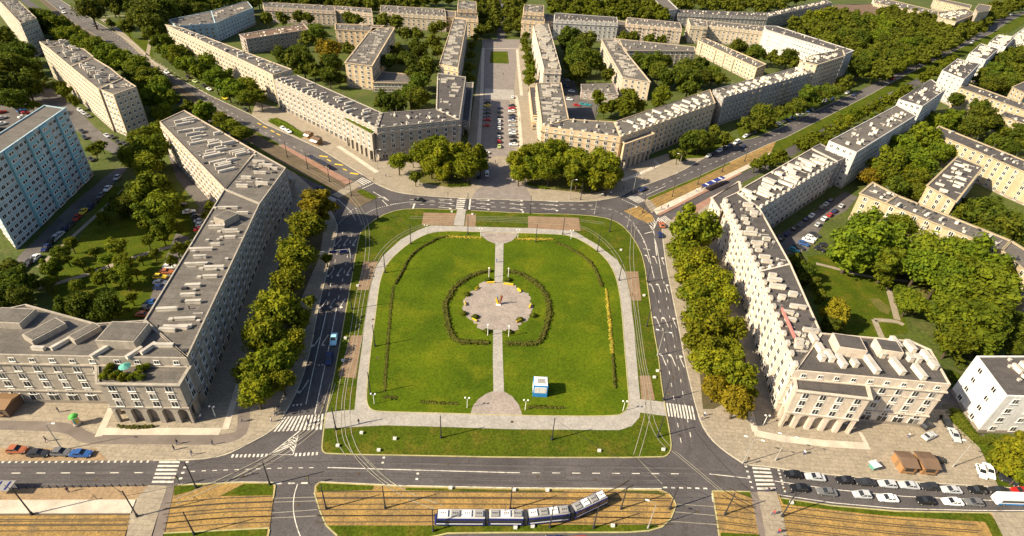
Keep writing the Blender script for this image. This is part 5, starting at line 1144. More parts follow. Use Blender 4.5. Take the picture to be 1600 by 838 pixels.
# ================================================================ cars
def car_paint(name, rgb): return plain('paint_' + name, rgb, .25, spec=.5)
CP_ = {k: car_paint(k, v) for k, v in dict(black=(.012, .012, .014), dark=(.03, .03, .035), grey=(.13, .13, .135), silver=(.42, .43, .45), white=(.75, .75, .75), red=(.38, .02, .02), blue=(.03, .09, .28), navy=(.015, .025, .09), orange=(.34, .11, .05), yellow=(.70, .50, .03), teal=(.03, .25, .30), ice=(.30, .55, .68), lime=(.45, .52, .22)).items()}
CNAME = dict(black='black', dark='dark', grey='grey', silver='silver', white='white', red='red', blue='blue', navy='dark blue', orange='orange', yellow='yellow', teal='teal', ice='pale blue', lime='pale green')
def loft(b, secs, k=None):
    """secs: list of (x, [(y,z)...]) closed rings of equal length"""
    R_ = [[(x, y, z) for y, z in ring_] for x, ring_ in secs]; n = len(R_[0])
    for i in range(len(R_) - 1):
        for j in range(n): b.poly([R_[i][j], R_[i][(j + 1) % n], R_[i + 1][(j + 1) % n], R_[i + 1][j]], k)
    b.poly(R_[0][::-1], k); b.poly(R_[-1], k)
def ring_(w, z0, z1, t=.88): return [(-w * .94, z0), (w * .94, z0), (w, z0 + .25 * (z1 - z0)), (w, z0 + .6 * (z1 - z0)), (w * t, z1), (-w * t, z1), (-w, z0 + .6 * (z1 - z0)), (-w, z0 + .25 * (z1 - z0))]
def car_meshes(kind):
    L = {'hatch': 4.1, 'saloon': 4.6, 'van': 5.1}[kind]; h = L / 2; W_ = .90 if kind != 'van' else .98
    b = MB()
    if kind == 'van': secs = [(-h, ring_(W_ * .95, .35, 1.0)), (-h + .15, ring_(W_, .28, 1.08)), (h - 1.0, ring_(W_, .28, 1.08)), (h - .25, ring_(W_ * .96, .28, .95)), (h, ring_(W_ * .88, .38, .75))]
    else: secs = [(-h, ring_(W_ * .88, .42, .85)), (-h + .18, ring_(W_ * .97, .28, .98)), (-h + 1.0, ring_(W_, .26, .98)), (h - 1.35, ring_(W_, .26, .96)), (h - .35, ring_(W_ * .95, .28, .82)), (h, ring_(W_ * .80, .38, .68))]
    loft(b, secs)
    # roof panel and pillars
    if kind == 'van': q = (-h + .12, h - 1.75, 2.05); r0, r1 = -h + .05, h - .95
    elif kind == 'saloon': q = (-h + 1.35, h - 2.25, 1.42); r0, r1 = -h + .65, h - 1.3
    else: q = (-h + .65, h - 2.1, 1.48); r0, r1 = -h + .15, h - 1.2
    wt = W_ * .74
    b.box(((q[0] + q[1]) / 2, 0, q[2]), (q[1] - q[0] + .1, wt * 2 + .06, .07))
    zb = .95 if kind != 'van' else 1.02
    for s in (-1, 1):
        b.tube((r0, s * W_ * .86, zb), (q[0], s * wt, q[2]), .06, .05, 5); b.tube((r1, s * W_ * .86, zb), (q[1], s * wt, q[2]), .05, .05, 5)
        xm = (q[0] + q[1]) / 2; b.tube((xm, s * W_ * .89, zb), (xm, s * wt * 1.01, q[2]), .045, .045, 5)
    body = b.mesh('body', [CP_['grey']], False)
    g_ = MB(); wl = W_ * .86; z1 = q[2] - .02
    A = [(r0 + .06, -wl, zb - .05), (r1 - .04, -wl, zb - .05), (r1 - .04, wl, zb - .05), (r0 + .06, wl, zb - .05)]; T_ = [(q[0] + .03, -wt, z1), (q[1] - .03, -wt, z1), (q[1] - .03, wt, z1), (q[0] + .03, wt, z1)]
    for i in range(4): g_.poly([A[i], A[(i + 1) % 4], T_[(i + 1) % 4], T_[i]])
    g_.poly(T_)
    glass = g_.mesh('windows', [M['glass']])
    return body, glass, L, W_
CARM = {k: car_meshes(k) for k in ('hatch', 'saloon', 'van')}
w_ = MB(); w_.k = 0; w_.tube((0, -.1, 0), (0, .1, 0), .31, .31, 12); w_.k = 1; w_.tube((0, -.115, 0), (0, .115, 0), .18, .18, 8); WHEEL = w_.mesh('wheel', [M['tyre'], M['palemetal']])
w_ = MB(); w_.box((0, 0, 0), (.10, .34, .16)); HEADL = w_.mesh('headlight', [M['headlamp']])
def heading(p, q): return math.atan2(q.y - p.y, q.x - p.x)
def car(px, py, ang, col, label, group=None, kind='hatch', z=0.2, s=1.0):
    p = G(px, py); p.z = z; body, glass, L, W_ = CARM[kind]
    root = thing('parked_car' if group and 'parked' in group else 'car', label, 'van' if kind == 'van' else 'car', p, ang, group)
    o = link('body', body, root, (0, 0, 0), 0, (s, s, s)); o.material_slots[0].link = 'OBJECT'; o.material_slots[0].material = CP_[col]
    link('windows', glass, root, (0, 0, 0), 0, (s, s, s))
    for x in (-L * .30, L * .31):
        for y in (-W_ * .93, W_ * .93): link('wheel', WHEEL, root, (x * s, y * s, .31 * s), 0, (s, s, s))
    if PPM(p) > 4:
        for y in (-.58, .58): link('headlight', HEADL, root, ((L / 2 - .05) * s, y * s, .62 * s))
    return root
def row(cars, dirpx, fmt, group, z=0.2, kinds=('hatch', 'saloon'), turn=0.0, s=1.06):
    a = heading(G(*dirpx[0]), G(*dirpx[1])) + turn
    cnt = {}
    for i, (x, y, col) in enumerate(cars):
        k = kinds[i % len(kinds)]
        if col.startswith('v:'): k = 'van'; col = col[2:]
        car(x, y, a + RND.uniform(-.03, .03), col, fmt.format(c=CNAME[col], n=ORD[i] if i < len(ORD) else 'last'), group, k, z, s)
ZR = Z_ROAD + .02
row([(29, 706, 'orange'), (62.5, 711.5, 'dark'), (98, 710, 'grey'), (129, 712, 'blue')], ((0, 710), (130, 712)), '{c} parked car, {n} from the left edge in the lay-by before the left corner block', 'cars parked in the lower left lay-by')
row([(1237, 744, 'black'), (1272, 748, 'silver'), (1318, 753, 'black'), (1350, 756, 'dark'), (1385, 759, 'silver'), (1418, 761, 'silver'), (1450, 763, 'dark'), (1484, 768, 'silver'), (1524, 768, 'black'), (1558, 769, 'dark'), (1592, 770, 'red')], ((1500, 766), (1250, 745)), '{c} car, {n} from the zebra crossing in the queue lane nearest the pavement', 'cars queuing at the lower right', ZR)
row([(1247, 765, 'black'), (1290, 771, 'grey'), (1345, 775.5, 'silver'), (1385, 781, 'white'), (1444, 785, 'black'), (1486, 786.5, 'white'), (1519, 787.5, 'grey')], ((1500, 787), (1250, 765)), '{c} car, {n} from the zebra crossing in the queue lane nearest the tram bed', 'cars queuing at the lower right', ZR)
row([(1447, 668, 'dark'), (1450, 684, 'silver')], ((1440, 690), (1462, 680)), '{c} car, {n} in the pair parked before the right corner block', 'cars parked round the right corner block')
row([(1476, 662, 'black'), (1489, 683, 'silver')], ((1476, 660), (1490, 684)), '{c} car, {n} in the pair parked along the white house hedge', 'cars parked round the right corner block')
row([(1531, 740, 'white'), (1543, 739, 'white')], ((1527, 728), (1536, 752)), '{c} car, {n} of two side by side next to the olive bushes', 'cars parked round the right corner block')
car(1463, 722, .1, 'black', 'black car parked behind the two wooden kiosks', 'cars parked round the right corner block', 'saloon')
car(1573, 753, -.6, 'dark', 'dark car half hidden under the olive bushes', 'cars parked round the right corner block')
def c8(l): return [(1200 + x / 2.9925, 280 + y / 2.9925, c) for x, y, c in l]
row(c8([(62, 285, 'dark'), (90, 262, 'navy'), (122, 235, 'dark'), (150, 217, 'grey'), (178, 192, 'navy'), (203, 175, 'white'), (250, 137, 'grey'), (270, 122, 'silver'), (292, 105, 'navy')]), ((1222, 373), (1297, 315)), '{c} car, {n} from the lower end along the rear wall of the right block', 'cars parked behind the right corner block', .06)
row(c8([(232, 218, 'silver'), (262, 190, 'white'), (288, 172, 'red'), (310, 155, 'navy'), (342, 130, 'silver')]), ((1222, 373), (1297, 315)), '{c} car, {n} from the lower end on the tree side of the rear lane', 'cars parked behind the right corner block', .06)
row(c8([(120, 338, 'teal'), (142, 324, 'dark'), (165, 308, 'blue'), (185, 292, 'white'), (200, 280, 'white'), (216, 266, 'dark'), (240, 333, 'black'), (265, 318, 'black')]), ((1222, 373), (1297, 315)), '{c} car, {n} in the slanted bays at the lower end of the rear lane', 'cars parked behind the right corner block', .06, turn=-1.45)
av = ((779, 240), (781, 160))
row([(761, 162.5, 'black'), (761.3, 167, 'yellow'), (761, 172.5, 'grey'), (761, 178.3, 'dark'), (761, 184, 'grey'), (761, 189, 'red'), (760, 198, 'red'), (758, 240.5, 'white'), (757, 247, 'black')], av, '{c} car, {n} from the top in the left row of the avenue car park', 'cars parked on the avenue', turn=math.pi / 2)
row([(780, 170, 'navy'), (780, 176.5, 'dark'), (780, 183.5, 'dark'), (780, 190, 'white'), (780, 195.5, 'silver'), (780, 202, 'white'), (780.3, 209, 'dark'), (779.6, 216, 'silver'), (779.5, 223, 'red'), (780, 230.5, 'lime')], av, '{c} car, {n} from the top in the middle file of the avenue car park', 'cars parked on the avenue')
row([(799.4, 167, 'dark'), (799.4, 171.3, 'red'), (799.5, 175.8, 'white'), (800, 182.5, 'dark'), (800, 187, 'navy'), (800, 191, 'silver'), (800.3, 198.5, 'silver'), (800.5, 205.5, 'silver'), (801, 210.5, 'white'), (801, 215.8, 'dark'), (802, 222.5, 'black'), (802, 228, 'white')], av, '{c} car, {n} from the top in the right row of the avenue car park', 'cars parked on the avenue', turn=math.pi / 2)
car(761, 274, heading(G(761, 274), G(762, 240)), 'v:white'[2:], 'white van leaving the avenue between the two tree clumps', None, 'van')
car(748, 279, heading(G(748, 279), G(750, 240)), 'dark', 'dark car under the left tree clump at the avenue mouth')
car(800.7, 153.5, heading(*[G(*q) for q in av]), 'white', 'white car alone on the pale step of the avenue square')
row([(887, 127, 'silver'), (893, 144, 'white'), (890, 157, 'white'), (901, 166, 'red'), (911, 164.5, 'teal'), (918, 165.5, 'teal'), (885, 137, 'navy'), (889, 150, 'dark')], ((885, 130), (893, 160)), '{c} car, {n} listed beside the low hall behind the tan arcaded block'.replace(' listed', ' car'), 'cars in the yard by the low hall', .06, turn=1.4)
car(655, 314.5, math.radians(180), 'black', 'black car alone on the upper left of the ring road', None, 'saloon', ZR)
car(522, 533, heading(G(522, 533), G(518, 560)), 'ice', 'pale blue car on the left arm of the ring road', None, 'saloon', ZR, 1.15)
car(514.5, 563, heading(G(514.5, 560), G(511, 580)), 'navy', 'dark blue car just ahead of the pale blue one on the left arm', None, 'saloon', ZR, 1.15)
car(1033.5, 353.5, heading(G(1033, 353), G(1030, 345)), 'orange', 'orange-red hatchback waiting at the north-east crossing', None, 'hatch', ZR, 1.2)
car(1031, 369, heading(G(1031, 369), G(1029, 355)), 'navy', 'dark blue car behind the orange-red hatchback', None, 'hatch', ZR, 1.1)
car(1004.5, 298, heading(G(1040, 284), G(1000, 300)), 'navy', 'dark blue car stopping at the zebra of the north-east avenue', None, 'saloon', ZR, 1.1)
car(502.5, 297.5, heading(G(480, 285), G(510, 302)), 'navy', 'dark blue car in the lane beside the gateway arch', None, 'saloon', ZR + .03, 1.1)
ne = ((1150, 222), (1100, 246))
row([(1106.5, 246, 'silver'), (1116, 241.5, 'dark'), (1123.7, 237.5, 'white'), (1132, 233.5, 'dark'), (1140, 230, 'navy'), (1150, 225, 'v:white')], ne, '{c} vehicle, {n} from the arcades along the kerb of the north-east avenue', 'cars parked along the north-east avenue')
car(1161, 231, heading(G(1161, 231), G(1130, 246)), 'navy', 'dark blue car passing the kerb queue on the north-east avenue', None, 'hatch', ZR + .02)
row([(1164, 215, 'white'), (1171, 212, 'dark'), (1178, 209.5, 'dark')], ne, '{c} car, {n} in the short row under trees below the avenue terrace', 'cars parked along the north-east avenue')
row([(1210, 198, 'yellow'), (1215.5, 195, 'white'), (1223, 192, 'dark'), (1231, 189, 'blue'), (1238, 186, 'blue'), (1247, 181.5, 'white'), (1253.5, 178.5, 'silver'), (1260, 175.5, 'blue'), (1267, 172.5, 'silver')], ((1210, 198), (1266, 172)), '{c} car, {n} from the yellow one in the bay row before the avenue terrace', 'cars parked along the north-east avenue', turn=.9)
car(1288, 160, heading(*[G(*q) for q in ne]), 'white', 'white van parked at the upper end of the terrace bays', None, 'van')
car(1299.5, 156, heading(*[G(*q) for q in ne]), 'blue', 'blue car parked next to the white van at the terrace bays')
for x, y, c_, k, lab in ((1323, 147, 'silver', 'hatch', 'silver car parked below the white end block'), (1333.6, 150.5, 'navy', 'hatch', 'dark car driving past the white end block'), (1377, 124, 'white', 'van', 'white van crossing the upper right junction'), (1387, 122.5, 'blue', 'hatch', 'blue car behind the van at the upper right junction'), (1394, 124.5, 'red', 'hatch', 'red car at the upper right junction'),
                        (1439, 102, 'white', 'van', 'white van on the avenue beside the upper right wood'), (1482, 77, 'white', 'hatch', 'white car on the avenue below the yellowish corner row'), (1518, 68, 'silver', 'van', 'silver van near the far upper right crossing'), (1579, 24, 'white', 'hatch', 'white car at the far end of the upper right avenue'), (1471, 84, 'grey', 'hatch', 'grey car ahead of the white car on the far avenue')):
    car(x, y, heading(G(x, y), G(x - 30, y + 14)), c_, lab, None, k, ZR + .03, 1.3)
nw = ((300, 125), (400, 182))
row([(294.5, 122.5, 'dark'), (305, 129, 'lime'), (319, 136, 'dark'), (327, 141, 'white'), (346, 143.5, 'white'), (351.5, 155, 'yellow'), (382.6, 164, 'dark'), (384, 173, 'dark')], nw, '{c} car, {n} from the upper end along the tree row of the terrace block', 'cars parked along the north-west avenue', ZR + .03)
row([(443, 203, 'white'), (451, 207.5, 'white')], nw, '{c} car, {n} of the two beside the hedge below the battlemented block', 'cars parked along the north-west avenue')
for x, y, c_, lab in ((261, 115, 'white', 'white car driving on the north-west avenue past the pale crossing'), (97, 14, 'silver', 'silver car at the top of the north-west avenue'), (100, 21, 'white', 'white car at the top of the north-west avenue, nearer one'), (147, 41, 'grey', 'grey car on the upper avenue beside the park')):
    car(x, y, heading(G(x, y), G(x + 40, y + 22)), c_, lab, None, 'hatch', ZR + .05, 1.25)
row([(61, 144.5, 'silver')], ((50, 146), (70, 143)), '{c} car alone on the drive above the turquoise tower block', None, .06)
row([(24, 163, 'white'), (30, 166, 'white'), (31, 171, 'navy'), (35, 175, 'blue'), (40, 179, 'red'), (37, 184, 'white'), (4, 177, 'red'), (4, 186, 'silver'), (4, 195, 'white'), (3, 204, 'dark')], ((20, 165), (40, 160)), '{c} car, {n} in the small car park beyond the turquoise tower', 'cars in the small car park beyond the tower', .06)
row([(125.6, 174, 'white'), (132, 179, 'silver'), (138.5, 183, 'grey'), (129, 207, 'dark'), (133, 217, 'dark'), (168, 214, 'silver'), (176, 216, 'dark'), (185, 224, 'dark'), (195, 226, 'dark'), (143, 251, 'dark')], ((120, 172), (140, 186)), '{c} car, {n} along the yellow-edged drive below the tower slab', 'cars on the drive below the tower slab', .06)
row([(184, 280, 'silver'), (169, 297, 'white'), (158, 308, 'grey'), (150, 317, 'dark'), (142, 326, 'navy'), (131, 333, 'yellow'), (121, 343, 'red'), (112, 353, 'dark'), (101.5, 362, 'navy'), (93.4, 370, 'silver'), (87, 375, 'silver'), (80, 381, 'dark'), (73, 390, 'navy'), (56, 406, 'white'), (46, 414, 'dark')], ((184, 280), (46, 414)), '{c} car, {n} from the upper end of the lane below the turquoise tower', 'cars along the lane below the tower', .06)
row([(284, 322, 'dark'), (296, 333, 'white'), (309, 340, 'dark'), (314, 347, 'silver'), (316, 353, 'white'), (314, 360, 'red')], ((284, 322), (316, 360)), '{c} car, {n} from the top beside the tail of the left corner block', 'cars at the tail of the left corner block', .06, turn=1.3)
row([(266, 419, 'white'), (261, 427, 'orange'), (251, 435, 'yellow'), (252, 444, 'silver'), (252, 452, 'navy'), (241, 475, 'blue'), (232, 484, 'dark'), (226, 494, 'orange')], ((266, 419), (226, 494)), '{c} car, {n} from the top along the rear wall of the left corner block', 'cars along the rear of the left corner block', .06, turn=1.4)
car(908, 847, math.radians(180), 'red', 'red car cut by the bottom edge below the tram', None, 'saloon', ZR); car(868, 846, math.radians(180), 'navy', 'dark blue car cut by the bottom edge below the tram', None, 'saloon', ZR)

# minibus at the right edge
def box_vehicle(name, label, cat, px, py, ang, L, Wd, H_, body, roofm, z=ZR, stripe=None):
    p = G(px, py); p.z = z; r = thing(name, label, cat, p, ang); b = MB()
    loft(b, [(-L / 2, ring_(Wd / 2 * .96, .4, H_ * .95, .95)), (-L / 2 + .2, ring_(Wd / 2, .3, H_ - .08, .95)), (L / 2 - .4, ring_(Wd / 2, .3, H_ - .08, .95)), (L / 2, ring_(Wd / 2 * .94, .4, H_ * .72, .92))])
    link('body', b.mesh('body', M[body]), r)
    b = MB(); b.box((-.15, 0, H_ - .02), (L - .8, Wd * .90, .14)); link('roof', b.mesh('roof', M[roofm]), r)
    b = MB()
    for s in (-1, 1): b.box((-.1, s * (Wd / 2 - .02), H_ * .66), (L - 1.2, .08, H_ * .28))
    link('side_window', b.mesh('side_window', M['glass']), r)
    b = MB(); b.box((L / 2 - .16, 0, H_ * .62), (.12, Wd * .86, H_ * .30)); link('windscreen', b.mesh('windscreen', M['glass']), r)
    if stripe:
        b = MB()
        for s in (-1, 1): b.box((0, s * (Wd / 2 + .005), .75), (L - .6, .05, .5))
        link('stripe', b.mesh('stripe', M[stripe]), r)
    for x in (-L * .3, L * .3):
        for s in (-1, 1): link('wheel', WHEEL, r, (x, s * (Wd / 2 - .08), .42), 0, (1.35, 1.2, 1.35))
    return r
box_vehicle('bus', 'white-roofed minibus with blue stripe in the queue at the right edge', 'bus', 1578, 785, heading(G(1590, 787), G(1500, 784)), 9.0, 2.3, 2.7, 'wht', 'wht', stripe='skyblue')

# ================================================================ tram
def tram():
    Zt = Z_PAV + .10
    cl = [G(x, y, 3.4) for x, y in ((678, 803), (759, 803.5), (763, 803), (819, 803.5), (824, 803), (891, 796), (895, 795), (950, 769))]
    for p in cl: p.z = Zt
    c = (cl[2] + cl[3]) / 2
    r = thing('tram', 'long articulated blue tram with white roof boxes turning on the gravel tracks below the lawn', 'tram', c)
    for i in range(4):
        a, q = cl[2 * i], cl[2 * i + 1]; L = (q - a).length - .3; ang = heading(a, q); mid = (a + q) / 2 - c; Wd = 2.45
        body = MB(); h = L / 2
        f0 = .8 if i == 0 else 1.0; f1 = .8 if i == 3 else 1.0
        secs = [(-h, ring_(Wd / 2 * f0, .35, 1.5 if i == 0 else 1.55, 1.0))]
        if i == 0: secs.append((-h + .8, ring_(Wd / 2, .3, 1.55, 1.0)))
        if i == 3: secs.append((h - .8, ring_(Wd / 2, .3, 1.55, 1.0)))
        secs.append((h, ring_(Wd / 2 * f1, .35, 1.5 if i == 3 else 1.55, 1.0)))
        loft(body, secs); o = link('body', body.mesh('body', M['cblue']), r, mid, ang)
        st = MB()
        for s in (-1, 1): st.box((0, s * Wd / 2, 1.2), (L - .9, .06, .3))
        link('stripe', st.mesh('stripe', M['wht']), r, mid, ang)
        wi = MB(); x0 = -h + (.35 if i == 0 else .05); x1 = h - (.35 if i == 3 else .05); wi.box(((x0 + x1) / 2, 0, 2.0), (x1 - x0, Wd - .06, .92), taper=.985); link('window_band', wi.mesh('window_band', M['glass']), r, mid, ang)
        up = MB(); x0 = -h + (.7 if i == 0 else .05); x1 = h - (.7 if i == 3 else .05); up.box(((x0 + x1) / 2, 0, 2.76), (x1 - x0, Wd - .02, .64)); link('upper_side', up.mesh('upper_side', M['cblue']), r, mid, ang)
        rf = MB(); rf.box(((x0 + x1) / 2, 0, 3.12), (x1 - x0 - .05, Wd - .3, .12)); link('roof', rf.mesh('roof', M['lgrey' if i in (0, 1) else 'midgrey']), r, mid, ang)
        n = 4 if L > 9 else 3
        for k in range(n):
            eb = MB(); eb.box((0, 0, 0), ((x1 - x0) / n * .74, Wd * .66, .34), taper=.93)
            link('roof_box', eb.mesh('roof_box', M['wht' if (k + i) % 2 == 0 else 'midgrey']), r, mid + Vector((math.cos(ang), math.sin(ang), 0)) * (x0 + (k + .5) * (x1 - x0) / n) + Vector((0, 0, 3.35)), ang)
            vb = MB()
            for t in (-.45, 0, .45): vb.tube((t, 0, 0), (t, 0, .05), .16, .16, 8)
            link('roof_fan', vb.mesh('roof_fan', M['darkmetal']), r, mid + Vector((math.cos(ang), math.sin(ang), 0)) * (x0 + (k + .5) * (x1 - x0) / n) + Vector((0, 0, 3.52)), ang)
        if i < 3:
            bl = MB(); bm_ = (cl[2 * i + 1] + cl[2 * i + 2]) / 2 - c
            bl.box((0, 0, 1.75), (.75, Wd - .3, 2.7)); link('bellows', bl.mesh('bellows', M['darkmetal']), r, bm_, (ang + heading(cl[2 * i + 2], cl[2 * i + 3])) / 2)
        for t in (-.3, .3):
            bg = MB(); bg.box((0, 0, .3), (1.9, 1.9, .5)); link('bogie', bg.mesh('bogie', M['darkmetal']), r, mid + Vector((math.cos(ang), math.sin(ang), 0)) * (t * L), ang)
    a, q = cl[2], cl[3]; ang = heading(a, q); pt = MB()
    for s in (-.5, .5): pt.tube((-.8, s, 3.5), (.5, s * .8, 4.4), .04, .04, 5); pt.tube((.5, s * .8, 4.4), (-.3, s, 5.2), .03, .03, 5)
    pt.tube((-.3, -.9, 5.2), (-.3, .9, 5.2), .04, .04, 5); link('pantograph', pt.mesh('pantograph', M['darkmetal']), r, (a + q) / 2 - c, ang)
    sg = MB(); sg.box((0, 0, 2.45), (.08, 1.7, .4)); ang0 = heading(cl[0], cl[1]); e0 = Vector((math.cos(ang0), math.sin(ang0), 0))
    link('destination_display', sg.mesh('destination_display', M['darkmetal']), r, cl[0] - c + e0 * .12, ang0)
tram()
# ================================================================ shelters on the platforms
def shelter(label, a, b_, z, roofm, w=2.6):
    A, B_ = G(*a), G(*b_); ang = heading(A, B_); L = (B_ - A).length; c = (A + B_) / 2; c.z = z; r = thing('tram_shelter', label, 'shelter', c, ang)
    b = MB(); b.box((0, 0, 2.6), (L, w, .16)); link('roof', b.mesh('roof', M[roofm]), r)
    b = MB(); b.box((0, w * .36, 1.4), (L - .6, .05, 1.9)); link('back_panel', b.mesh('back_panel', M['lgrey']), r)
    n = 4
    for k in range(n + 1):
        b = MB(); b.tube((0, 0, 0), (0, 0, 2.55), .08, .08, 6); link('post', b.mesh('post', M['cblue']), r, (-L / 2 + .3 + (L - .6) * k / n, w * .36, 0))
    b = MB(); b.box((0, w * .2, .45), (L * .6, .4, .08)); link('bench', b.mesh('bench', M['wood']), r)
    for k in range(3):
        b = MB(); b.box((-L / 3 + k * L / 3, 0, 2.72), (.9 if roofm == 'cblue' else .35, w * .8, .08)); link('roof_rib', b.mesh('roof_rib', M['wht' if roofm == 'cblue' else 'cblue']), r)
shelter('blue tram shelter with white roof ribs on the pale platform of the north-east avenue', (1097, 299), (1128, 285), Z_PAV + .15, 'cblue')
shelter('dark blue tram shelter on the red platform of the north-west avenue', (483, 251), (512, 267.5), Z_PAV + .12, 'darkmetal')
shelter('grey-roofed tram shelter on the platform at the lower left edge', (-14, 771), (28, 771), Z_PAV + .1, 'midgrey')
# ================================================================ kiosks
def kiosk_info():
    p = G(843, 622); p.z = Z_PAV + .04; ang = .03
    r = thing('information_kiosk', 'blue and white box kiosk with posters standing on the lawn', 'kiosk', p + Vector((0, 2.0, 0)), ang)
    b = MB(); b.box((0, 0, 2.2), (4.0, 3.6, 4.4)); link('body', b.mesh('body', M['skyblue']), r)
    b = MB(); b.box((0, 0, 4.46), (3.7, 3.3, .14)); link('roof', b.mesh('roof', M['wht']), r)
    b = MB(); b.box((0, -.1, 4.62), (2.1, 1.9, .22)); link('roof_hatch', b.mesh('roof_hatch', M['lgrey']), r)
    for k in range(4):
        b = MB(); b.box((0, -.1 - .6 + k * .4, 4.75), (1.8, .14, .06)); link('hatch_slat', b.mesh('hatch_slat', M['darkmetal']), r)
    b = MB(); b.box((0, -1.83, 2.75), (3.4, .08, 2.2)); link('poster_board', b.mesh('poster_board', M['wht']), r)
    for k in range(4):
        for q in range(4):
            b = MB(); b.box((-1.25 + q * .85, -1.885, 3.55 - k * .48), (.62, .02, .09)); link('poster_line', b.mesh('poster_line', M['cblue' if q % 2 else 'pink']), r)
    b = MB(); b.box((-2.03, 0, 2.1), (.06, 2.6, 1.8)); link('side_panel', b.mesh('side_panel', M['wht']), r)
kiosk_info()
def hut(label, px, py, ang, sz, roofm, wallm, awn=None, z=Z_PAV + .02, cat='kiosk', name='wooden_kiosk'):
    p = G(px, py); p.z = z; r = thing(name, label, cat, p, ang); L, Wd, H_ = sz
    b = MB(); b.box((0, 0, H_ / 2), (L, Wd, H_)); link('wall', b.mesh('wall', M[wallm]), r)
    b = MB(); x, y = L / 2 + .35, Wd / 2 + .35
    b.poly([(-x, -y, H_), (x, -y, H_), (x, 0, H_ + .8), (-x, 0, H_ + .8)]); b.poly([(-x, 0, H_ + .8), (x, 0, H_ + .8), (x, y, H_), (-x, y, H_)]); b.poly([(-x, -y, H_), (-x, 0, H_ + .8), (-x, y, H_)]); b.poly([(x, y, H_), (x, 0, H_ + .8), (x, -y, H_)]); b.poly([(-x, y, H_ - .02), (x, y, H_ - .02), (x, -y, H_ - .02), (-x, -y, H_ - .02)])
    link('roof', b.mesh('roof', M[roofm]), r)
    b = MB(); b.box((0, -Wd / 2 - .03, 1.5), (L * .6, .08, 1.1)); link('window', b.mesh('window', M['glass']), r)
    b = MB(); b.box((0, -Wd / 2 - .3, .95), (L * .66, .6, .08)); link('counter', b.mesh('counter', M['wood']), r)
    b = MB(); b.box((-L / 2 - .03, 0, 1.05), (.08, .9, 2.0)); link('door', b.mesh('door', M['wood']), r)
    if awn:
        b = MB(); b.poly([(-L / 2, -Wd / 2, H_ - .3), (L / 2, -Wd / 2, H_ - .3), (L / 2, -Wd / 2 - 1.3, H_ - .8), (-L / 2, -Wd / 2 - 1.3, H_ - .8)]); link('awning', b.mesh('awning', M[awn]), r)
hut('left of two wooden kiosks with orange side, before the right corner block', 1409, 729, .0, (3.6, 4.6, 2.7), 'brownroof', 'orange')
hut('right of two wooden kiosks with orange side, nearer the black car', 1441, 730, .0, (3.8, 4.8, 2.7), 'brownroof', 'orange')
hut('brown-roofed wooden kiosk at the left edge below the corner block', 8, 640, .02, (6.5, 5.0, 3.2), 'wood', 'brownroof')
hut('orange market kiosk at the end of the broad hedge', 484, 216, -.55, (3.6, 3.0, 2.7), 'brownroof', 'orange', 'wht')
hut('brown market kiosk with pale awning beside the orange one', 496, 225, -.55, (5.0, 3.2, 2.7), 'brownroof', 'wood', 'wht')
def van_stall():
    p = G(1362, 733); p.z = Z_PAV + .02; r = thing('market_stall', 'small white canopy stall left of the wooden kiosks', 'stall', p, .3)
    for x in (-1, 1):
        for y in (-.8, .8): b = MB(); b.tube((x, y, 0), (x, y, 2.1), .04, .04, 5); link('leg', b.mesh('leg', M['palemetal']), r)
    b = MB(); Q = [(-1.25, -1.05, 2.05), (1.25, -1.05, 2.05), (1.25, 1.05, 2.05), (-1.25, 1.05, 2.05)]
    for i in range(4): b.poly([Q[i], Q[(i + 1) % 4], (0, 0, 2.8)])
    link('canopy', b.mesh('canopy', M['wht']), r); b = MB(); b.box((0, 0, .85), (2.0, 1.4, .1)); link('table', b.mesh('table', M['teal']), r)
van_stall()
def column():
    p = G(122, 664); p.z = Z_PAV + .02; r = thing('advertising_column', 'round advertising column with green dome before the left corner block', 'advertising column', p)
    b = MB(); b.tube((0, 0, 0), (0, 0, .4), .95, .95, 16); link('base', b.mesh('base', M['plinth']), r)
    b = MB(); b.tube((0, 0, .4), (0, 0, 3.0), .8, .8, 16); link('drum', b.mesh('drum', M['bright']), r)
    for k, m_ in enumerate(('red', 'teal', 'yel')):
        b = MB(); a = -2.4 + k * .8
        for t in range(4):
            a0, a1 = a + t * .16, a + (t + 1) * .16; b.poly([(.815 * math.cos(a0), .815 * math.sin(a0), 1.0), (.815 * math.cos(a1), .815 * math.sin(a1), 1.0), (.815 * math.cos(a1), .815 * math.sin(a1), 2.4), (.815 * math.cos(a0), .815 * math.sin(a0), 2.4)])
        link('poster', b.mesh('poster', M[m_]), r)
    b = MB(); b.tube((0, 0, 3.0), (0, 0, 3.15), 1.05, 1.05, 16); b.ball((0, 0, 3.15), .85, 14, sz=.75); link('dome', b.mesh('dome', M['green']), r)
column()
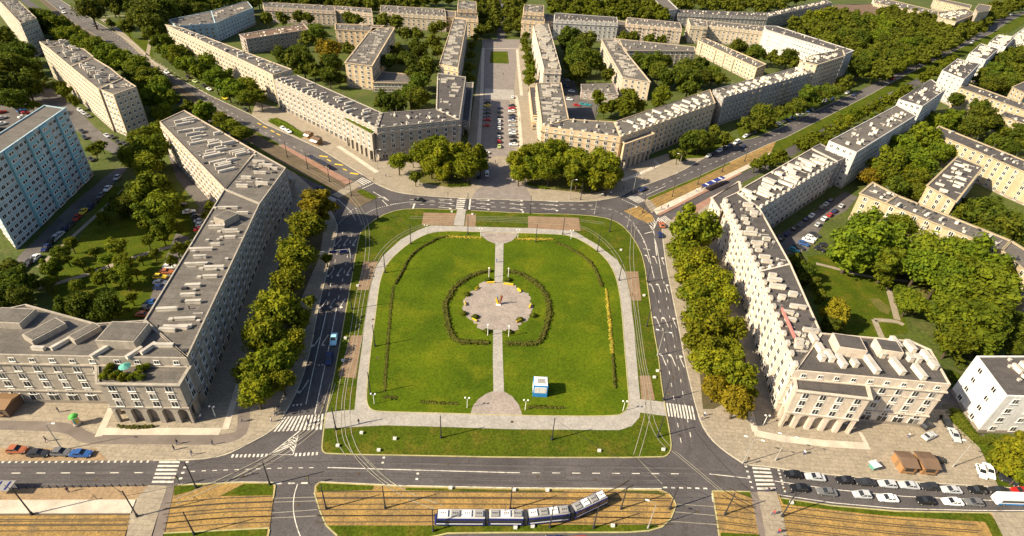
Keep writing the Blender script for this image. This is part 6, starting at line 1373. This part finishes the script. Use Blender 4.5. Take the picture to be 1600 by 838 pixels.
# sculpture of coloured blades
def sculpture():
    p = G(779, 477); p.z = Z_PAV + .1; r = thing('sculpture', 'fan of pointed coloured blades at the centre of the paved circle', 'sculpture', p)
    b = MB(); b.box((0, 0, .15), (1.6, 1.2, .3), taper=.85); link('base', b.mesh('base', M['wht']), r)
    for x, tx, h_, w_, m_ in ((-.3, -1.0, 3.6, .65, 'yel'), (-.1, -.75, 4.3, .5, 'skyblue'), (.15, .55, 4.6, .6, 'orange'), (.35, 1.05, 4.2, .5, 'red'), (-.5, -1.35, 3.0, .5, 'yel')):
        b = MB(); y = RND.uniform(-.25, .25)
        F = [(x - w_ / 2, y - .09, .25), (x + w_ / 2, y - .09, .25), (tx + w_ * .55, y - .09, h_ * .8), (tx, y - .05, h_)]
        B2 = [(a, c_ + .18, z) for a, c_, z in F]
        b.poly(F); b.poly(B2[::-1])
        for i in range(4): b.poly([F[i], B2[i], B2[(i + 1) % 4], F[(i + 1) % 4]])
        link('blade', b.mesh('blade', M[m_]), r)
sculpture()
bmesh_b = MB(); bmesh_b.box((0, 0, .42), (1.9, .5, .1)); BSEAT = bmesh_b.mesh('seat', M['yel'])
bmesh_b = MB(); bmesh_b.box((0, .24, .75), (1.9, .08, .5)); BBACK = bmesh_b.mesh('backrest', M['yel'])
bmesh_b = MB(); bmesh_b.box((0, 0, .2), (.1, .45, .4)); BLEG = bmesh_b.mesh('leg', M['darkmetal'])
ctr = G(779, 470)
for x, y, lab in ((398, 340, 'upper left'), (315, 450, 'far left'), (381, 568, 'lower left'), (700, 355, 'upper right'), (781, 467, 'far right'), (700, 577, 'lower right')):
    q = C6([(x, y)])[0]; p = G(*q); p.z = Z_PAV + .09; a = math.atan2(p.y - ctr.y, p.x - ctr.x) - math.pi / 2
    r = thing('bench', 'yellow bench at the %s rim of the paved circle' % lab, 'bench', p, a, 'yellow benches round the paved circle')
    link('seat', BSEAT, r); link('backrest', BBACK, r)
    for s in (-.8, .8): link('leg', BLEG, r, (s, 0, 0))
b = MB(); P = xy(C6([(470, 294), (525, 292)])); strip(b, P, .5, .75, h=.5); tag(b.build('planter', M['yel']), 'yellow planter edge left of the path at the paved circle', 'planter')
b = MB(); P = xy(C6([(590, 302), (660, 309)])); strip(b, P, .5, .75, h=.5); tag(b.build('planter', M['yel']), 'yellow planter edge right of the path at the paved circle', 'planter')

# ================================================================ masts and lamps
def mast_parts(h, kind):
    out = []
    b = MB(); b.tube((0, 0, 0), (0, 0, h), .17, .11, 8); out.append(('pole', b, 'darkmetal'))
    b = MB(); b.tube((0, 0, 0), (0, 0, .9), .30, .27, 8); out.append(('base', b, 'darkmetal'))
    if kind == 'arm':
        b = MB(); b.tube((0, 0, h - .6), (2.6, 0, h - .1), .05, .05, 5); b.tube((0, 0, h - 1.8), (1.8, 0, h - .3), .04, .04, 5); out.append(('bracket', b, 'darkmetal'))
    b = MB(); b.ball((0, 0, h + .05), .16, 8); out.append(('finial', b, 'darkmetal'))
    return [(n, b.mesh(n, M[m_])) for n, b, m_ in out]
def lamp_parts(h, arms=1):
    out = []
    b = MB(); b.tube((0, 0, 0), (0, 0, h), .13, .07, 8); out.append(('pole', b, 'palemetal'))
    b = MB(); b.tube((0, 0, 0), (0, 0, 1.1), .22, .2, 8); out.append(('base', b, 'palemetal'))
    for s in ((1,), (1, -1))[arms - 1]:
        b = MB(); b.tube((0, 0, h), (s * .7, 0, h + .5), .05, .05, 6); b.tube((s * .7, 0, h + .5), (s * 1.7, 0, h + .62), .05, .05, 6); out.append(('arm', b, 'palemetal'))
        b = MB(); b.box((s * 2.0, 0, h + .62), (.9, .32, .16), taper=.8); out.append(('lamp_head', b, 'lamp'))
    return [(n, b.mesh(n, M[m_])) for n, b, m_ in out]
def globe_parts(h):
    out = []
    b = MB(); b.tube((0, 0, 0), (0, 0, h), .10, .07, 8); out.append(('pole', b, 'lamp'))
    b = MB(); b.tube((-.55, 0, h), (.55, 0, h), .04, .04, 5); out.append(('crossarm', b, 'darkmetal'))
    for s in (-.55, .55): b = MB(); b.ball((s, 0, h + .22), .26, 10); out.append(('globe', b, 'lamp'))
    return [(n, b.mesh(n, M[m_])) for n, b, m_ in out]
MASTS = {'mast': mast_parts(8.5, ''), 'arm': mast_parts(9.5, 'arm'), 'lamp': lamp_parts(9.5), 'lamp2': lamp_parts(9.5, 2), 'globe': globe_parts(3.8), 'post': [('pole', (lambda b: (b.tube((0, 0, 0), (0, 0, 4.2), .13, .10, 8), b)[1])(MB()).mesh('pole', M['wht'])), ('globe', (lambda b: (b.ball((0, 0, 4.4), .3, 10), b)[1])(MB()).mesh('globe', M['lamp']))]}
def post(kind, px, py, label, group, ang=0.0, z=Z_PAV):
    p = G(px, py); p.z = z
    r = thing({'mast': 'tram_mast', 'arm': 'tram_mast'}.get(kind, 'street_lamp'), label, 'mast' if kind in ('mast', 'arm') else 'street lamp', p, ang, group)
    for n, me in MASTS[kind]: link(n, me, r)
    return r
gm = 'dark tram wire masts'
for x, y, k, lab in ((590, 343, 'mast', 'on the upper left grass corner of the ring'), (642, 382, 'mast', 'beside the curving walk at the upper left of the lawn'), (602, 427, 'mast', 'beside the walk at the left of the lawn'), (552, 424, 'arm', 'under the overhead sign on the left arm'), (550, 484, 'mast', 'left of the tram lines on the left arm'),
                  (586, 542, 'mast', 'on the left lawn edge level with the pale blue car'), (549, 307, 'mast', 'at the foot of the north-west avenue by the crossing'), (731, 367, 'mast', 'by the top walk left of the half-circle'), (525, 672, 'mast', 'on the lower left end of the walk'), (579, 617, 'mast', 'in the lower left lawn corner'), (689, 685, 'mast', 'on the lower grass strip left of centre'),
                  (862, 688, 'mast', 'on the lower grass strip right of centre'), (422, 758, 'mast', 'at the corner of the lower left side road'), (307, 763, 'arm', 'beside the lower left zebra crossing'), (304, 836, 'mast', 'on the bottom edge grass at the left'), (510, 796, 'mast', 'on the left end of the central track bed'), (602, 795, 'mast', 'on the track bed left of the tram'),
                  (677, 831, 'mast', 'in front of the tram nose'), (797, 797, 'mast', 'right behind the middle of the tram'), (859, 825, 'mast', 'on the grass below the third tram section'), (927, 826, 'mast', 'on the grass below the tram tail'), (970, 796, 'mast', 'on the gravel right of the tram tail'), (1046, 796, 'mast', 'at the right end of the central track bed'),
                  (51, 805, 'arm', 'on the pale platform at the lower left edge'), (215, 808, 'arm', 'at the crossing end of the lower left platform'), (1132, 805, 'mast', 'on the track bed left of the lower right crossing'), (1036, 626, 'mast', 'by the right end of the walk above the crossing'), (1027, 684, 'mast', 'on the lower right grass corner'), (1221, 808, 'arm', 'on the track bed right of the lower right crossing'),
                  (828, 334, 'mast', 'on the upper ring road kerb right of centre'), (879, 367, 'mast', 'by the top walk at the right'), (837, 379, 'mast', 'among the yellow flowers at the top right'), (933, 394, 'mast', 'beside the curving walk at the upper right'), (967, 439, 'mast', 'beside the walk at the right of the lawn'), (952, 363, 'mast', 'on the upper right grass corner'), (907, 313, 'mast', 'on the pavement before the right tree clump'),
                  (1011, 441, 'mast', 'left kerb of the right arm, upper one'), (1010, 511, 'mast', 'left kerb of the right arm, middle one'), (1004, 333, 'mast', 'on the gravel at the north-east crossing'), (1090, 289, 'arm', 'on the north-east track bed near the shelter'), (1128, 269, 'arm', 'on the north-east track bed beyond the shelter'), (1163, 253, 'arm', 'on the north-east track bed near the platform end'), (1050, 308, 'mast', 'on the north-east track bed before the platform'),
                  (449, 246, 'mast', 'at the upper end of the red platform'), (481, 265, 'mast', 'beside the dark blue shelter'), (515, 285, 'mast', 'at the lower end of the red platform'), (731, 330, 'mast', 'by the zebra at the top of the ring')):
    post(k, x, y, 'dark tram mast ' + lab, gm, 2.8 if x < 800 else .3)
gl = 'pale street lamps'
for x, y, k, lab in ((929, 335, 'lamp', 'at the upper right of the ring'), (980, 356, 'lamp', 'on the right bend of the ring'), (1027, 556, 'lamp2', 'on the kerb of the right arm'), (1059, 270, 'lamp', 'on the kerb of the north-east avenue'), (989, 301, 'lamp', 'at the north-east zebra crossing'), (1062, 346, 'lamp', 'on the pink bay of the north-east avenue'), (590, 264, 'lamp', 'at the left arcade corner'), (1160, 725, 'lamp2', 'at the lower right zebra crossing'), (1012, 826, 'lamp', 'on the bottom grass right of the tram'), (1211, 720, 'lamp2', 'on the pavement by the lower right zebra'), (1488, 730, 'lamp', 'behind the wooden kiosks at the lower right'),
                  (1094, 186, 'lamp', 'among the dark trees of the avenue terrace'), (890, 312, 'lamp', 'on the pavement under the right tree clump'), (98, 704, 'lamp', 'over the lower left lay-by')):
    post(k, x, y, 'pale street lamp ' + lab, gl, 0 if x < 1000 else 2.9)
gg_ = 'white globe lamps'
for x, y, lab in ((585, 632, 'lower left lawn corner'), (730, 638, 'grass left of the lower half-circle'), (820.5, 641.5, 'grass right of the lower half-circle'), (973, 643, 'lower right lawn corner'), (751, 371, 'left tip of the upper half-circle'), (809, 373, 'right tip of the upper half-circle'), (666, 366, 'top left lawn edge'), (892, 374, 'top right lawn edge'), (1192, 665, 'right arcade corner'), (337, 652, 'left arcade corner')):
    post('globe', x, y, 'white twin-globe lamp on the ' + lab, gg_)
for x, y, lab in ((763.8, 435, 'upper left'), (794, 435.5, 'upper right'), (762, 525, 'lower left'), (794.7, 526.5, 'lower right')):
    post('post', x, y, 'tall white post lamp at the %s path corner of the paved circle' % lab, 'white post lamps at the paved circle')
# overhead sign gantry on the left arm
p = G(494, 397); q = G(550, 392); r = thing('gantry_sign', 'blue sign gantry reaching over the left arm of the ring', 'road sign', G(552, 420)); zc = 6.2
b = MB(); A = G(494, 397, zc); B_ = G(546, 392, zc); b.tube(A, B_, .10, .10, 6); A2 = A + Vector((0, 0, .7)); B2 = B_ + Vector((0, 0, .7)); b.tube(A2, B2, .10, .10, 6); b.build('beam', M['lgrey'], r)
e = (B_ - A).normalized()
for t in (.15, .5, .82):
    c_ = A.lerp(B_, t) + Vector((0, -.2, .3)); b = MB(); b.box(c_, ((B_ - A).length * .2, .1, 1.0), math.atan2(e.y, e.x)); b.build('sign_panel', M['lgrey' if t < .2 else 'cblue'], r)
b = MB(); g0 = G(552, 420); b.tube((g0.x, g0.y, 0), (B_.x, B_.y, zc + .9), .16, .14, 8); b.build('post', M['lgrey'], r)
# overhead wires
def wire(a, b_, z, label):
    b = MB(); A, B_ = G(*a), G(*b_); n = 10; prev = None
    for i in range(n + 1):
        t = i / n; p = A.lerp(B_, t); p.z = z - .7 * 4 * t * (1 - t)
        if prev: b.tube(prev, p, .035, .035, 4, cap=False)
        prev = p
    return tag(b.build('overhead_wire', M['darkmetal']), label, 'wire', 'overhead tram wires')
for a, b_, z, lab in (((307, 763), (525, 672), 8.2, 'thin wire from the lower left zebra mast to the walk mast'), ((1027, 684), (1132, 805), 8.2, 'thin wire from the lower right grass mast to the right track bed'), ((862, 688), (1046, 796), 8.2, 'thin wire from the lower grass mast to the end of the central track bed'), ((590, 343), (642, 382), 8.2, 'thin wire over the upper left grass corner'),
                      ((952, 363), (1004, 333), 8.2, 'thin wire over the upper right bend'), ((510, 796), (1046, 796), 7.4, 'long thin wire along the central track bed'), ((215, 808), (422, 758), 8.0, 'thin wire over the lower left track bed'), ((1090, 289), (1163, 253), 8.2, 'thin wire along the north-east track bed'), ((449, 246), (515, 285), 8.2, 'thin wire along the north-west track bed')):
    wire(a, b_, z, lab)
# traffic lights
b = MB(); b.tube((0, 0, 0), (0, 0, 3.2), .07, .06, 6); TLP = b.mesh('pole', M['darkmetal']); b = MB(); b.box((0, -.12, 3.0), (.32, .26, .95)); TLH = b.mesh('signal_head', M['darkmetal'])
b = MB(); b.tube((0, -.25, 0), (0, -.29, 0), .1, .1, 8); TLL = {m_: b.mesh('lens', M[m_]) for m_ in ('red', 'yel', 'green')}
for x, y, lab in ((508, 646, 'upper end of the left zebra crossing'), (1041, 626, 'left end of the right zebra crossing'), (1164, 728, 'left of the lower right zebra crossing'), (1218, 776, 'tram bed side of the lower right zebra crossing'), (282, 758, 'track side of the lower left zebra crossing'), (700, 312, 'left of the top zebra crossing'), (979, 305, 'left of the north-east zebra crossing'), (585, 290, 'right of the north-west zebra crossing'), (484, 757, 'corner of the lower side road')):
    p = G(x, y); p.z = Z_PAV; r = thing('traffic_light', 'traffic light at the ' + lab, 'traffic light', p, 0, 'traffic lights'); link('pole', TLP, r); h_ = link('signal_head', TLH, r)
    for k, m_ in enumerate(('green', 'yel', 'red')): link('lens', TLL[m_], h_, (0, 0, 2.7 + .3 * k))
# utility boxes on the grass
b = MB(); b.box((0, 0, .3), (1.1, .8, .6), taper=.92); UB = b.mesh('cabinet', M['wht']); b = MB(); b.box((0, 0, .64), (1.2, .9, .08)); UL = b.mesh('lid', M['lgrey'])
for x, y, lab in ((565, 678, 'right of the tram curve on the lower grass'), (528, 698, 'on the grass at the lower left corner'), (617, 687, 'on the lower grass strip left of centre'), (592, 705, 'by the lower kerb left of centre'), (540, 530, 'beside the left track near the pale blue car'), (536, 565, 'left of the brown track paving'), (559, 448, 'by the upper brown track paving'), (1022, 591, 'left kerb of the right arm, lower one'), (1027, 581, 'left kerb of the right arm, upper one'), (1006, 463, 'beside the right track near the arrows'), (936, 706, 'on the lower grass strip right of centre'), (1036, 704, 'in the lower right grass corner'), (738, 336, 'right of the top zebra crossing'), (706, 332, 'left of the top zebra crossing'), (817, 333, 'on the upper verge by the ring kerb'), (970, 392, 'in the upper right grass corner'), (1236, 787, 'on the verge right of the lower right zebra'), (805, 826, 'on the grass under the tram, nearer the middle'), (832, 824, 'on the grass under the third tram section'), (957, 823, 'on the grass near the tram tail'), (704, 764, 'on the upper track verge above the tram nose'), (803, 767, 'on the upper track verge above the tram middle'), (855, 768, 'on the upper track verge above the third section')):
    p = G(x, y); p.z = Z_PAV + .03; r = thing('utility_cabinet', 'small white cabinet ' + lab, 'cabinet', p, 0, 'small white cabinets'); r.scale = (.75, .75, .8); link('cabinet', UB, r); link('lid', UL, r)
# terrace umbrella and shrubs on the left corner block
def at_roof(px, py, z): p = G(px, py, z); return p
p = at_roof(199, 581, HB - .3); r = thing('parasol', 'teal parasol on the planted roof terrace', 'parasol', p); b = MB(); b.tube((0, 0, 0), (0, 0, 2.2), .05, .05, 6); link('pole', b.mesh('pole', M['palemetal']), r); b = MB(); b.tube((0, 0, 1.9), (0, 0, 2.6), 1.4, .05, 10); link('canopy', b.mesh('canopy', M['teal']), r)
for i, (x, y) in enumerate(((163, 592), (170, 584), (178, 592), (186, 588), (194, 594), (206, 593), (214, 590), (222, 593), (174, 577), (221, 581), (229, 577))):
    p = at_roof(x, y, HB - .35); r = thing('potted_shrub', '%s green shrub from the left on the planted roof terrace' % ORD[i], 'shrub', p, 0, 'shrubs on the roof terrace')
    link('crown', CROWNS['B' if i % 2 else 'A'][i % 5], r, (0, 0, .9), i, (1.3, 1.1, 1.1)); b = MB(); b.tube((0, 0, 0), (0, 0, .4), .45, .5, 8); link('pot', b.mesh('pot', M['plinth']), r)
# ================================================================ people
def person_meshes():
    out = []
    for step in (0.0, .28):
        me = bpy.data.meshes.new('person')
        V = [(0, 0, .95), (0, 0, 1.2), (0, 0, 1.42), (0, 0, 1.52), (0, .02, 1.66), (.09, 0, .9), (.1, step * .6, .5), (.1, step - .05, .06), (.1, step + .12, .03), (-.09, 0, .9), (-.1, -step * .3, .5), (-.1, -step - .05, .08), (-.1, -step + .12, .03), (.19, 0, 1.40), (.24, -step * .4, 1.12), (.23, -step * .3 + .1, .86), (-.19, 0, 1.40), (-.24, step * .4, 1.12), (-.23, step * .5 + .08, .86)]
        E_ = [(0, 1), (1, 2), (2, 3), (3, 4), (0, 5), (5, 6), (6, 7), (7, 8), (0, 9), (9, 10), (10, 11), (11, 12), (2, 13), (13, 14), (14, 15), (2, 16), (16, 17), (17, 18)]
        R_ = [.15, .14, .15, .065, .115, .1, .075, .05, .045, .1, .075, .05, .045, .07, .052, .04, .07, .052, .04]
        me.from_pydata(V, E_, []); o = bpy.data.objects.new('tmp_person', me); COL.objects.link(o)
        md = o.modifiers.new('s', 'SKIN'); ms = o.modifiers.new('u', 'SUBSURF'); ms.levels = 1
        for i, rr in enumerate(R_): me.skin_vertices[0].data[i].radius = (rr, rr)
        me.skin_vertices[0].data[0].use_root = True
        dg = bpy.context.evaluated_depsgraph_get(); m2 = bpy.data.meshes.new_from_object(o.evaluated_get(dg)); m2.name = 'person'
        bpy.data.objects.remove(o)
        for m_ in ('skin', 'wht', 'cblue'): m2.materials.append(M[m_])
        for f in m2.polygons:
            z = f.center.z; f.material_index = 0 if z > 1.47 or (abs(f.center.x) > .2 and z < .95) else (1 if z > .93 else 2); f.use_smooth = True
        out.append(m2)
    return out
PM = person_meshes()
SH = [plain('cloth_%s' % n, c) for n, c in (('white', (.7, .7, .7)), ('black', (.02, .02, .02)), ('red', (.4, .04, .04)), ('blue', (.05, .1, .35)), ('beige', (.45, .36, .24)), ('grey', (.2, .2, .2)))]
SN = ['white', 'black', 'red', 'blue', 'beige', 'grey']
hb_ = MB(); hb_.ball((0, .0, 1.72), .125, 8, sz=.75); HAIR = hb_.mesh('hair', plain('hair_brown', (.05, .03, .02), .7))
for i, (x, y, c_, lab) in enumerate(((436, 641, 1, 'among the group by the left zebra crossing, topmost'), (431, 650, 4, 'in the middle of the group by the left zebra crossing'), (425, 660, 0, 'lowest of the group by the left zebra crossing'), (482, 663, 1, 'crossing the left zebra'), (561, 663, 1, 'on the walk at its lower left end'), (278, 695, 1, 'on the pavement above the lower left zebra'), (273, 704, 1, 'close to the lower left zebra'), (301, 712, 5, 'right of the lower left zebra by the kerb'), (333, 696, 5, 'alone between left arcades and kerb'), (379, 660, 5, 'on the cycle path near the left trees'),
                                   (108, 770, 1, 'waiting on the lower left platform'), (74, 691, 1, 'near the lay-by with the orange car'), (1100, 651, 0, 'at the right end of the right zebra'), (1096, 656, 4, 'next to the white-shirted one at the right zebra'), (1087, 561, 3, 'beside the right tree row'), (1207, 805, 2, 'on the lower right track crossing'), (1215, 834, 2, 'at the bottom of the lower right track crossing'), (1199, 769, 1, 'on the lower edge of the lower right zebra'), (1255, 711, 0, 'on the pavement above the parked queue'),
                                   (1418, 684, 0, 'on the forecourt of the right corner block'), (774, 256, 1, 'on the pale strip at the avenue mouth'), (800, 286, 0, 'at the avenue mouth by the right tree clump'), (1022, 264, 1, 'on the pavement by the right arcades'), (974, 298, 1, 'at the right tree clump near the north-east zebra'), (954, 305, 0, 'on the kerb by the right tree clump'), (1033, 328, 2, 'on the pink strip at the north-east crossing'), (1043, 326, 1, 'further along the pink strip by the platform'), (1088, 300, 0, 'left of the tram shelter on the pale platform'), (538, 297, 1, 'on the north-west track crossing'), (603, 277, 5, 'on the pavement by the left arcade corner'), (776, 411, 3, 'walking the upper lawn path'), (1105, 430, 0, 'under the right tree row'),
                                   (770, 66, 1, 'at the upper end of the avenue square'), (795, 72, 0, 'near the upper end of the avenue square'), (786, 118, 1, 'in the middle of the avenue square'), (778, 104, 5, 'below the small green plot of the avenue square'), (746, 160, 5, 'left of the avenue car park'), (812, 190, 1, 'right of the avenue car park'), (93, 645, 1, 'near the advertising column'), (315, 655, 0, 'before the left arcades'), (330, 640, 0, 'beside the left arcade corner'))):
    p = G(x, y); p.z = Z_PAV + .06
    r = thing('person', 'person in %s top ' % SN[c_] + lab, 'person', p, RND.uniform(0, 6.28)); r.scale = (1.12, 1.12, 1.12)
    o = link('body', PM[i % 2], r); o.material_slots[1].link = 'OBJECT'; o.material_slots[1].material = SH[c_]; link('hair', HAIR, r)
# bollards along the lower left platform
b = MB(); b.tube((0, 0, 0), (0, 0, 1.0), .11, .09, 7); b.ball((0, 0, 1.02), .12, 7); BOL = b.mesh('bollard', M['darkmetal'])
for k in range(17):
    x = 30 + 12.2 * k; y = 764.5 - .020 * (x - 30); p = G(x, y); p.z = Z_PAV
    tag(link('bollard', BOL, None, p), 'dark bollard in the row between the road and the lower left platform', 'bollard', 'bollards along the lower left platform')
